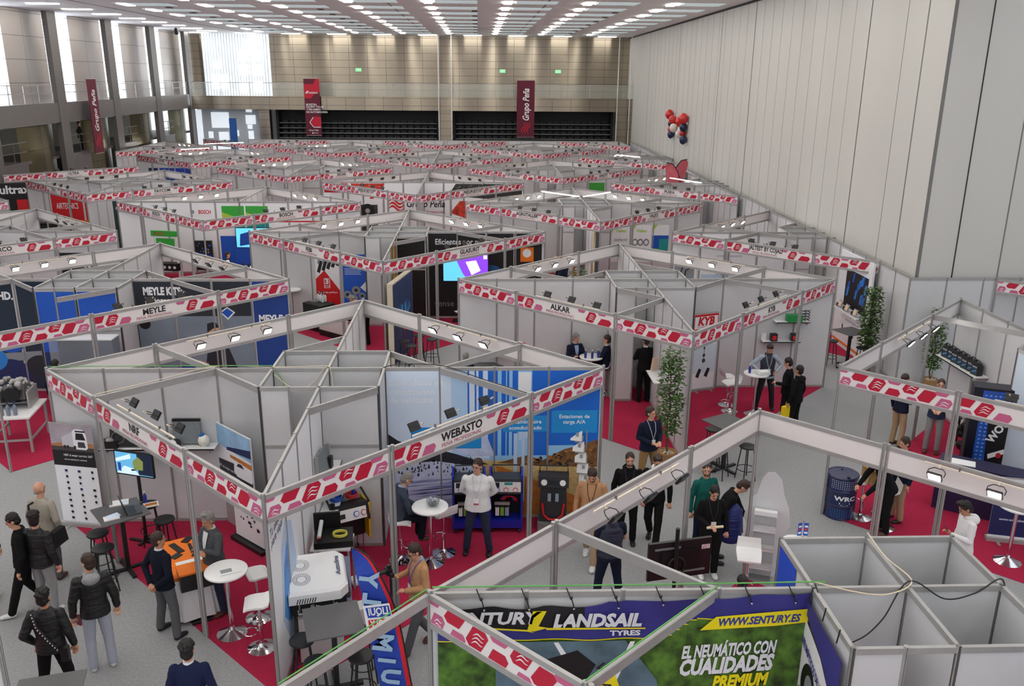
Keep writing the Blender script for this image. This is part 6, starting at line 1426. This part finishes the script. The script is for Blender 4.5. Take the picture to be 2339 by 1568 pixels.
tree(12.25,21.75,2.3,'Potted tree with bare stem behind the oil can shelf',n=420,seed=11,spread=.27); tree(11.15,23.35,2.5,'Dense potted tree at the grey partition near the dark bar table',n=800,seed=12,spread=.33)
t=thing('hand_truck','Blue and black hand truck loaded with black engine parts','hand truck',(11.25,18.1,0),R(-60)); MB().tube([(-.2,0,0),(-.2,0,1.1),(-.12,0,1.2),(.12,0,1.2),(.2,0,1.1),(.2,0,0)],.02,black,8).box((0,-.12,.02),(.4,.25,.02),dsteel).build('frame',t)
m=MB().box((0,-.02,.95),(.36,.01,.4),navyp); put_text(m,'WOLF',whitep,(0,-.027,1.0),h=.12,w=.3,bold=.04); m.build('sign_plate',t)
m=MB(); r=random.Random(3)
for i in range(22): m.ell((r.uniform(-.3,.3),-.2+r.uniform(-.12,.12),r.uniform(.1,.75)),(r.uniform(.05,.11),)*3,blackp if i%3 else dsteel,7,5)
m.build('engine_parts',t)
def col(x,y,rz,label,txt=None):
    t=thing('display_column',label,'display',(x,y,0),rz,'dark display columns'); MB().box((0,0,1.1),(1.1,.4,2.2),M('column_black',(14,18,34),.4)).box((0,-.15,.15),(1.3,.8,.3),blackp).build('body',t)
    m=MB(); R2(m,-.38,.42,.35,2.15,M('glow_blue_print',(34,80,170),.4,noise=(3,.5)),-.203)
    for i in range(9):
        for j in range(20):
            if abs(i-4)<2.5 and 4<j<17: continue
            R2(m,-.34+.085*i,-.30+.085*i,.4+.086*j,.43+.086*j,M('dot_pale',(120,170,235),.4),-.205)
    m.plane2([(-.16,.6),(.2,.6),(.24,.9),(.2,1.5),(.1,1.62),(.22,1.75),(.14,1.85),(-.06,1.7),(-.08,1.95),(-.16,1.95),(-.2,1.4)],blackp,(0,-.207,0)); m.plane2([(-.12,.8),(.16,.95),(.18,.85),(-.1,.7)],whitep,(0,-.209,0)); m.ell((.08,-.209,.8),(.05,.002,.06),redp); put_text(m,'WOLF',whitep,(0,-.21,1.35),(.5,0,1),(-1,0,.5),h=.14,bold=.04)
    m.build('backlit_print',t)
col(10.55,16.0,R(-22),'Dark display column with a large black oil bottle picture'); col(11.7,15.3,R(-22),'Dark display column cut by the right edge, same bottle picture')
t=thing('counter','Long navy counter with white lettering at the right edge','counter',(9.7,14.9,0),R(-35)); MB().box((0,0,.5),(1.5,.5,1.0),M('counter_navy',(34,28,66),.5)).build('cabinet',t); m=MB(); put_text(m,'WOLF',whitep,(-.4,-.253,.8),h=.12,bold=.04); m.build('lettering',t)
one('leaflet_sheet',MB().box((0,0,.005),(.5,.28,.006),wpaper),'White sheet lying on the navy counter','paper',(9.35,15.05,1.0),R(-30))
def navroll(m,w,h): R2(m,-w/2,w/2,.12,h,navyp,-.005); put_text(m,'OFFICIAL LUBRICANT',whitep,(0,-.007,h-.3),h=.06,w=.6); put_text(m,'FOR WRC',whitep,(0,-.007,h-.42),h=.05); put_text(m,'www.wolflubes.com',skyp,(0,-.007,h-.75),h=.05)
rollup(9.75,13.75,R(-15),.85,1.2,navroll,'Navy roll-up banner with white lettering at the right edge')
furn('rt',9.28,13.1,0,'Tall round table with chrome foot on the crimson floor at right')
def closetc(m):
    for i in range(2): R2(m,.04+i,.96+i,.07,2.97,M('pale_blue_sheet',(196,210,226),.5),-.013)
graphic('WF','printed_sheet',closetc,-1,1,-pi/2,'pale blue closet side')
# jaltest stand
jx,jy,_=ST['J']
def jal(m):
    for i in range(4): R2(m,-4.95+i,-4.05+i,.07,2.97,whitep,-.013)
    TT(m,'jaltest',-2.0,2.55,.26,M('test_teal',(60,130,120),.5),-.0145,w=.75); m.ell((-2.5,-.016,2.55),(.06,.002,.06),M('logo_green',(20,150,90),.5))
    R2(m,-4.85,-4.15,1.2,2.0,greyp,-.0142); m.tube([(-4.7,-.02,1.3),(-4.55,-.02,1.9),(-4.3,-.02,1.95)],.02,ink,5); m.tube([(-4.5,-.02,1.3),(-4.45,-.02,1.7),(-4.2,-.02,1.85)],.02,ink,5)
    R2(m,-3.9,-.9,.6,1.55,M('poster_pale_sky',(190,214,236),.5),-.0143); PG(m,[(-3.9,.6),(-3.9,.85),(-.9,.95),(-.9,.6)],brownp,-.0145)
    PG(m,[(-2.2,.75),(-2.2,1.05),(-2.1,1.3),(-1.8,1.3),(-1.7,1.05),(-1.5,1.0),(-1.5,.75)],redp,-.0148); PG(m,[(-2.1,1.08),(-2.05,1.26),(-1.85,1.26),(-1.8,1.08)],darkp,-.015)
    for k in range(5): TT(m,['SISTEMA DE DIAGNOSIS','MULTIMARCA'][k%2],-3.4,2.2-.16*k,.06,greyp,-.0147,left=True)
graphic('J','printed_wall',jal,0,0,0,'white printed wall with tractor picture')
t=thing('wall_display','White display wall with a blue robot arm picture and shelf','display',(11.45,25.3,0),R(-90))
MB().box((0,.0,1.5),(2.3,.06,2.98),whitep).build('panel',t); m=MB(); R2(m,-.6,.95,1.35,2.5,blackp,-.034)
r=random.Random(5)
for i in range(12):
    x=r.uniform(-.5,.8); z=r.uniform(1.5,2.2); PG(m,[(x,z),(x+.12,z+.05),(x+.2,z+.35),(x+.05,z+.3)],royal if i%2 else M('feather_blue'),-.036-.0003*i)
put_text(m,'cojali',royal,(.0,-.036,2.75),h=.16); put_text(m,'Soluciones de diagnosis',greyp,(.1,-.036,.95),h=.06)
for x in(-.5,.3): R2(m,x,x+.08,.5,.75,ink,-.036)
R2(m,-1.1,1.1,.12,.2,orange,-.036); m.build('print',t)
MB().box((.2,-.17,1.28),(1.7,.3,.03),white).build('shelf',t)
for x,w in((-.4,'far'),(.1,'middle'),(.7,'near')): one('diagnosis_tablet',MB().box((0,0,.12),(.02,.26,.2),alu,ry=.3).box((-.02,0,.12),(.01,.2,.15),M('card_peach'),ry=.3).box((.02,.2,.05),(.1,.1,.1),black),'Silver diagnosis tablet on the robot picture shelf, %s one'%w,'tablet',(11.25,25.3-x,1.3))
furn('sq',10.8,23.75,R(20),'Dark square bar table by the dense potted tree'); furn('bs',10.35,23.9,0,'Black bar stool left of the table by the dense tree'); furn('bs',10.95,23.2,0,'Black bar stool in front of the table by the dense tree')
# green landscape stand
bx_,by_,_=ST['B']
def bosch(m):
    for i in range(10):
        x=-4.95+i; R2(m,x,x+.9,.07,2.97,whitep,-.013)
    for x0,x1 in((-.75,.17),(.23,1.15)):
        R2(m,x0,x1,1.95,2.85,M('land_green',(52,170,60),.5),-.0145); PG(m,[(x0,2.6),(x1,2.25),(x1,2.15),(x0,1.95)],limep,-.0148); PG(m,[(x0,2.0),(x1,2.2),(x1,1.95),(x0,1.95)],tealp,-.015)
    R2(m,-3.0,-.95,2.18,2.24,royal,-.0145); R2(m,-1.9,-.95,2.18,2.24,greenp,-.0148); TT(m,'BOSCH',-1.45,2.6,.16,redp,-.0148,w=.5,bold=.03); m.ell((-1.95,-.016,2.6),(.08,.002,.08),greyp)
    R2(m,1.3,4.9,2.18,2.24,redp,-.0145); R2(m,4.1,4.9,2.1,2.2,greenp,-.0148); R2(m,1.0,1.95,.3,1.7,skyp,-.0145); R2(m,-.9,1.0,.2,1.6,royal,-.0145); R2(m,2.4,4.5,.3,1.7,M('poster_pale_sky'),-.0146)
graphic('B','printed_wall',bosch,0,0,0,'white wall with green landscape prints')
def truck(m):
    R2(m,.1,1.9,.1,2.6,darkp,-.014); PG(m,[(.15,.2),(.15,1.2),(.3,2.3),(1.6,2.3),(1.75,1.2),(1.75,.2)],M('truck_white',(216,206,202),.5),-.0145); PG(m,[(.3,1.4),(.38,2.2),(1.5,2.2),(1.6,1.4)],blackp,-.015); PG(m,[(.4,.7),(.5,1.1),(1.4,1.1),(1.5,.7)],darkp,-.015)
    for k in range(4): R2(m,.25,1.65,.25+.1*k,.3+.1*k,darkp,-.0152)
    R2(m,1.1,1.35,1.5,1.56,M('logo_green'),-.0155)
t=thing('truck_picture','Large picture of a white truck front at the left of the green stand','poster',(-15.3,39.0,0),R(5)); m=MB(); truck(m); m.box((1,.02,1.4),(1.9,.04,2.6),whitep); m.build('printed_board',t)
t=thing('green_arch_display','Green topped display frame with lettering and a printed man','display',(-12.75,35.5,0),R(-12)); MB().box((-.5,0,.95),(.06,.06,1.9),white).box((.5,0,.95),(.06,.06,1.9),white).box((0,0,.5),(1.1,.4,.3),blackp).build('frame',t); m=MB().box((0,0,1.85),(1.15,.08,.22),M('land_green')); put_text(m,'BOSCH',redp,(-.2,-.045,1.85),h=.1); m.box((0,.02,1.35),(.8,.02,.6),M('land_green')); 
for i in range(5): m.cyl((-.45+.22*i,-.21,.5),(-.45+.22*i,-.215,.5),.06,white,n=12)
m.build('sign',t)
t=thing('tool_wall','Dark blue tool wall on wheels behind the seated man','display',(-11.4,36.1,0),R(0)); MB().box((0,0,.9),(.7,.12,1.1),blackp).box((0,0,.3),(.6,.4,.1),black).build('panel',t); m=MB()
r=random.Random(1)
for i in range(30): m.box((r.uniform(-.3,.3),-.07,r.uniform(.45,1.4)),(.06,.03,.06),royal if i%3 else chrome)
m.build('tools',t)
t=thing('counter','White angular counter with laptops at the green stand','counter',(-8.75,33.9,0),R(8)); MB().prism([(-1.0,-.35),(.9,-.5),(1.1,.1),(.6,.5),(-1.0,.4)],.72,.77,white).build('worktop',t); MB().prism([(-.8,-.2),(.7,-.3),(.8,.1),(-.8,.25)],0,.72,redp).build('cabinet',t)
for a,w in((-.35,'left'),(-.1,'right')): one('laptop',MB().box((0,0,.01),(.3,.2,.015),dark).box((.0,.11,.1),(.3,.01,.2),dark,rx=-.3),'Black laptop with green edge on the angular counter, %s'%w,'laptop',(-9.0+a,33.75,.775),R(-60))
t=thing('television','Wall screen with blue picture above the royal blue panel','television',(-9.35,36.25,0)); MB().box((0,.03,1.55),(1.5,.05,.85),black).box((0,.05,.6),(1.6,.06,1.2),royal).build('housing',t); m=MB(); R2(m,-.72,.72,1.15,1.95,scr3,-.002); PG(m,[(-.6,1.2),(-.55,1.7),(-.2,1.8),(0,1.3)],royal,-.004); R2(m,.2,.7,1.6,1.9,M('screen_white'),-.004); m.build('screen',t)
tree(-8.0,32.9,1.3,'Low green plant at the end of the angular counter',n=220,seed=20,spread=.25)
# lime cornered posters
vx,vy,_=ST['V']
def valeo(m):
    for x0,x1,kk in((1.2,2.0,0),(2.06,2.9,1),(2.95,3.65,2)):
        R2(m,x0,x1,.5,2.1,whitep,-.0145); PG(m,[(x0,2.1),(x0,1.75),(x0+.1,1.95),(x0+.2,2.1)],limep,-.0148)
        if kk<2: TT(m,'Valeo',(x0+x1)/2,1.85,.14,limep,-.015,bold=.03)
        if kk==0: TT(m,'SILENCIO',(x0+x1)/2,1.45,.1,ink,-.015,italic=.3)
        if kk==1:
            for cx_ in(2.22,2.45,2.7): m.add([(cx_+.13*cos(a),-.015,1.35+.16*sin(a)) for a in np.arange(0,6.28,.3)],[tuple(range(21))],greyp); m.add([(cx_+.07*cos(a),-.0153,1.35+.09*sin(a)) for a in np.arange(0,6.28,.4)],[tuple(range(16))],whitep)
        if kk==2: R2(m,x0,x1,.5,1.65,royal,-.015); R2(m,x0+.3,x1,.7,1.5,tealp,-.0152); R2(m,x0+.1,x0+.3,.6,1.1,greenp,-.0154)
graphic('V','poster',valeo,0,0,0,'white posters with lime corners')
def rainbow(m):
    R2(m,.1,3.9,.07,2.97,whitep,-.0135)
    for i,c in enumerate(((60,70,40),(235,130,60),(230,210,40),(80,160,60),(60,130,200),(240,200,30))): PG(m,[(1.6+.12*i,.07),(1.9+.12*i,.07),(3.1-.1*i,2.9),(2.9-.1*i,2.9)],M('ray_%d'%i,c,.5),-.0145-.0001*i)
    R2(m,3.0,3.9,.07,2.97,darkp,-.0152)
graphic('V','printed_sheet',rainbow,0,-1,-pi/2,'rainbow striped sheet')
t=thing('engine_display','Chrome and gold engine display under bright lamps','engine',(3.5,33.3,0)); m=MB(); r=random.Random(4)
for i in range(60): m.ell((r.uniform(-.5,.5),r.uniform(-.3,.3),r.uniform(.5,1.35)),(r.uniform(.04,.1),)*3,[alu,chrome,M('brass_yellow')][i%3],7,5)
m.build('engine_block',t); MB().box((0,0,.25),(1.1,.7,.5),white).build('base',t)
# wave emblem wall
def pena(m):
    for i in range(10): R2(m,-4.95+i,-4.05+i,.07,2.97,whitep,-.013)
    PG(m,[(-4.9,2.95),(-3.7,2.95),(-4.05,2.5),(-4.9,2.5)],redp,-.0145); PG(m,[(-3.6,2.95),(-2.1,2.95),(-2.6,2.3),(-3.3,2.4)],M('mechanic_red',(200,60,40),.5,noise=(4,.6)),-.0145); PG(m,[(-2.1,2.95),(-1.9,2.95),(-2.5,2.2),(-2.7,2.2)],redp,-.015)
    PG(m,[(1.6,2.95),(4.9,2.95),(4.9,2.1),(1.2,2.35)],M('engine_dark',(52,52,54),.5,noise=(7,.7)),-.0145); PG(m,[(1.3,1.5),(2.2,1.2),(4.9,1.1),(4.9,2.0),(1.8,2.1)],M('mechanic_red'),-.0146); PG(m,[(2.2,.9),(2.4,1.9),(3.8,2.0),(4.2,.9)],M('engine_dark'),-.0148)
    R2(m,-4.9,-2.3,.6,1.9,M('engine_dark'),-.0144)
    for cx_,cz in((-4.3,1.5),(-3.4,1.1),(-2.8,1.6)): m.add([(cx_+.35*cos(a),-.0147,cz+.35*sin(a)) for a in np.arange(0,6.28,.3)],[tuple(range(21))],blackp); m.add([(cx_+.12*cos(a),-.015,cz+.12*sin(a)) for a in np.arange(0,6.28,.5)],[tuple(range(13))],alu)
    for k in range(3): wave(m,(-1.75,-.015,1.72+.17*k),(1,0,0),(0,0,1),.75,.13,redp)
    TT(m,'Grupo Peña',-.85,1.9,.34,ink,-.015,w=1.9,left=True,bold=.02,italic=.25); TT(m,'Automoción',.1,1.55,.14,crink,-.015,w=.9,left=True)
graphic('PR','printed_wall',pena,0,-.02,0,'white wall with wave emblem and red engine pictures')
# far stands: a few printed boards as parts of the walls
def simple(key,items,name='poster'):
    def f(m):
        for x0,x1,z0,z1,mat,tx in items:
            R2(m,x0,x1,z0,z1,mat,-.015)
            if tx: TT(m,tx,(x0+x1)/2,(z0+z1)/2,min(.3,(z1-z0)*.4),whitep if mat is not whitep else ink,-.017,w=(x1-x0)*.7)
    graphic(key,name,f,0,0,0)
simple('F',[(-3.9,-2.4,1.1,2.5,redp,'AIRTECNICS'),(-2.3,-.9,1.1,2.4,redp,'AIRTECNICS'),(-3.8,-1.0,.8,1.1,orange,''),(1.2,3.8,1.2,2.6,M('pale_print',(206,216,228),.5),'')])
simple('K',[(-4.3,-3.7,.9,2.2,navyp,''),(-3.6,-1.6,1.2,2.2,M('wynn_blue',(40,70,170),.5),"Wynn's"),(-1.5,-.9,.8,2.2,yellowp,'')]); simple('SE',[(2.9,3.6,1.6,2.4,navyp,''),(1.2,1.8,.4,2.2,whitep,'')])
simple('SP',[(3.0,4.2,1.4,2.3,blackp,'sparco'),(1.2,2.6,.5,1.2,redp,'')]); simple('IC',[(-1.0+3,2.9,.4,2.2,greenp,''),(3.2,4.2,.4,1.9,whitep,'')]); simple('SA',[(1.2,2.4,.8,2.2,skyp,'')]); simple('PU',[(-3.0,-1.5,.9,2.3,M('pale_print'),'')]); simple('AC',[(-1.9,-1.1,1.0,2.4,skyp,'')])
t=thing('poster_board','Dark green double poster board by the left stand corner post','poster',(-15.9,39.9,0),R(-3)); m=MB().box((0,.03,1.3),(1.25,.05,2.6),whitep); R2(m,-.6,-.02,.2,2.55,M('dark_green_print',(34,58,56),.5,noise=(2,.3)),-.0); R2(m,.03,.6,.2,2.55,M('dark_green_print'),-.0); put_text(m,'CYRELLA',whitep,(.3,-.004,2.35),h=.16,w=.5); put_text(m,'iFaycom',whitep,(-.3,-.004,2.2),h=.12,w=.35); m.build('printed_board',t)
t=thing('black_display_wall','Black and red display wall with machines under the left gallery','display',(-21.6,43.8,0),R(20)); MB().box((0,.1,1.45),(3.6,.1,2.9),blackp).box((.3,.03,1.7),(2.6,.04,.8),redp).build('panel',t); m=MB(); put_text(m,'ultrax',whitep,(-1.0,.0,2.6),h=.4,bold=.03); m.build('lettering',t)
m=MB(); r=random.Random(2)
for i in range(16): m.box((r.uniform(-1,1.3),-.5+r.uniform(-.2,.2),1.0+r.uniform(0,.25)),(.25,.2,.2),[alu,blackp,M('brass_yellow')][i%3],rz=r.random())
m.box((.1,-.5,.45),(2.6,.6,.9),blackp); m.build('machines',t)
t=thing('blue_inflatable_column','Tall blue fabric column standing before the bright far corner','column',(-19.5,72.0,0)); MB().box((0,0,2.35),(.5,.3,4.7),M('column_blue',(28,88,160),.6)).build('sleeve',t)
# two small feather flags at the right wall
for dx,dy,sg,lab in((10.45,46.0,1,'near one, leaning left'),(10.95,48.0,-1,'far one, leaning right')):
    t=thing('small_feather_flag','Rounded red and grey feather flag at the right wall, '+lab,'flag',(dx,dy,0),0,'red feather flags'); m=MB(); pts=[(-.3*sg,2.2),(-.6*sg,3.6),(-.5*sg,3.78),(-.2*sg,3.72),(.1*sg,3.3),(.25*sg,2.7),(.28*sg,2.2)]
    m.prism(pts,-.01,.01,M('flag_rose',(190,88,100),.7,noise=(2,.25))); o=m.build('cloth',t); o.rotation_euler=(pi/2,0,0)
    MB().tube([(.28*sg,0,0),(.28*sg,0,2.2),(.25*sg,0,2.7),(.1*sg,0,3.32),(-.2*sg,0,3.74),(-.52*sg,0,3.8)],.03,black,6).build('pole',t)
# general set dressing in the farther aisles
for k,(x,y) in enumerate(((3.4,28.4),(2.8,38.6),(-7.9,40.2))): tree(x,y,1.9,'Bushy green plant '+['behind the red sweatshirt man','behind the crimson aisle at centre right','beside the wave emblem wall'][k],n=260,seed=30+k,spread=.35)

tubem=M('tube_lamp',(250,252,255),.5,emit=5)
for k,(a,b,w) in enumerate((((4.32,41.0),(3.95,38.5),'left one at the back corner of the lime poster stand') if 0 else ((2.9,39.6),(4.4,37.9),'left one above the lime poster stand'),((4.6,37.9),(6.0,39.4),'right one above the lime poster stand'),((10.0,45.3),(11.1,43.2),'behind the small flags at the right wall'),((9.3,59),(10.6,57.5),'far right above the grey stands'),((-20.3,61.5),(-18.8,62.8),'far left below the gallery columns'),((-20.2,66.5),(-17.8,68.2),'backmost at far left'))):
    L=math.hypot(b[0]-a[0],b[1]-a[1]); one('tube_lamp',MB().box((0,0,3.09),(L,.05,.035),tubem).box((0,0,3.115),(L,.07,.02),white),'White tube lamp on a stand frame, '+w,'lamp',((a[0]+b[0])/2,(a[1]+b[1])/2,0),math.atan2(b[1]-a[1],b[0]-a[0]))
# machines and shelves glimpsed in the middle distance
def rack(x,y,rz,label,cols,w=1.4,h=1.9):
    t=thing('display_rack',label,'shelf',(x,y,0),rz,'display racks'); m=MB()
    for sx_ in(-1,1): m.box((sx_*w/2,0,h/2),(.04,.4,h),dsteel)
    for k in range(5): m.box((0,0,.1+k*(h-.15)/4),(w,.4,.03),dsteel)
    m.build('frame',t); r=random.Random(int(x*7+y)); m=MB()
    for k in range(4):
        q=-w/2+.08
        while q<w/2-.15:
            ww=r.uniform(.1,.24); hh=r.uniform(.12,.34); m.box((q+ww/2,-.02,.12+k*(h-.15)/4+hh/2),(ww*.9,.28,hh),cols[r.randrange(len(cols))]); q+=ww
    m.build('packed_goods',t,kind='stuff')
rack(.6,38.0,R(10),'Display rack with red and black goods left of the crimson aisle',[redp,blackp,M('mechanic_red'),alu])
rack(5.0,45.0,R(-5),'Display rack with green bins and brown goods',[greenp,brownp,M('dark_green_print'),whitep])
rack(2.9,26.9,R(15),'Dark rack behind the cream sweater man',[blackp,redp,brownp],1.2,1.5)
rack(-8.0,26.6,R(-20),'Low red rack seen under the beam of the left stand',[redp,orange,blackp,redp],1.8,1.2)
rack(-13.0,33.2,R(0),'Rack with brown and red goods at the left aisle',[brownp,redp,sandp,blackp],1.6,1.5)
rack(-17.5,42.3,R(0),'Red counter rack with boxes below the red signs',[redp,orange,yellowp,blackp],2.6,1.0)
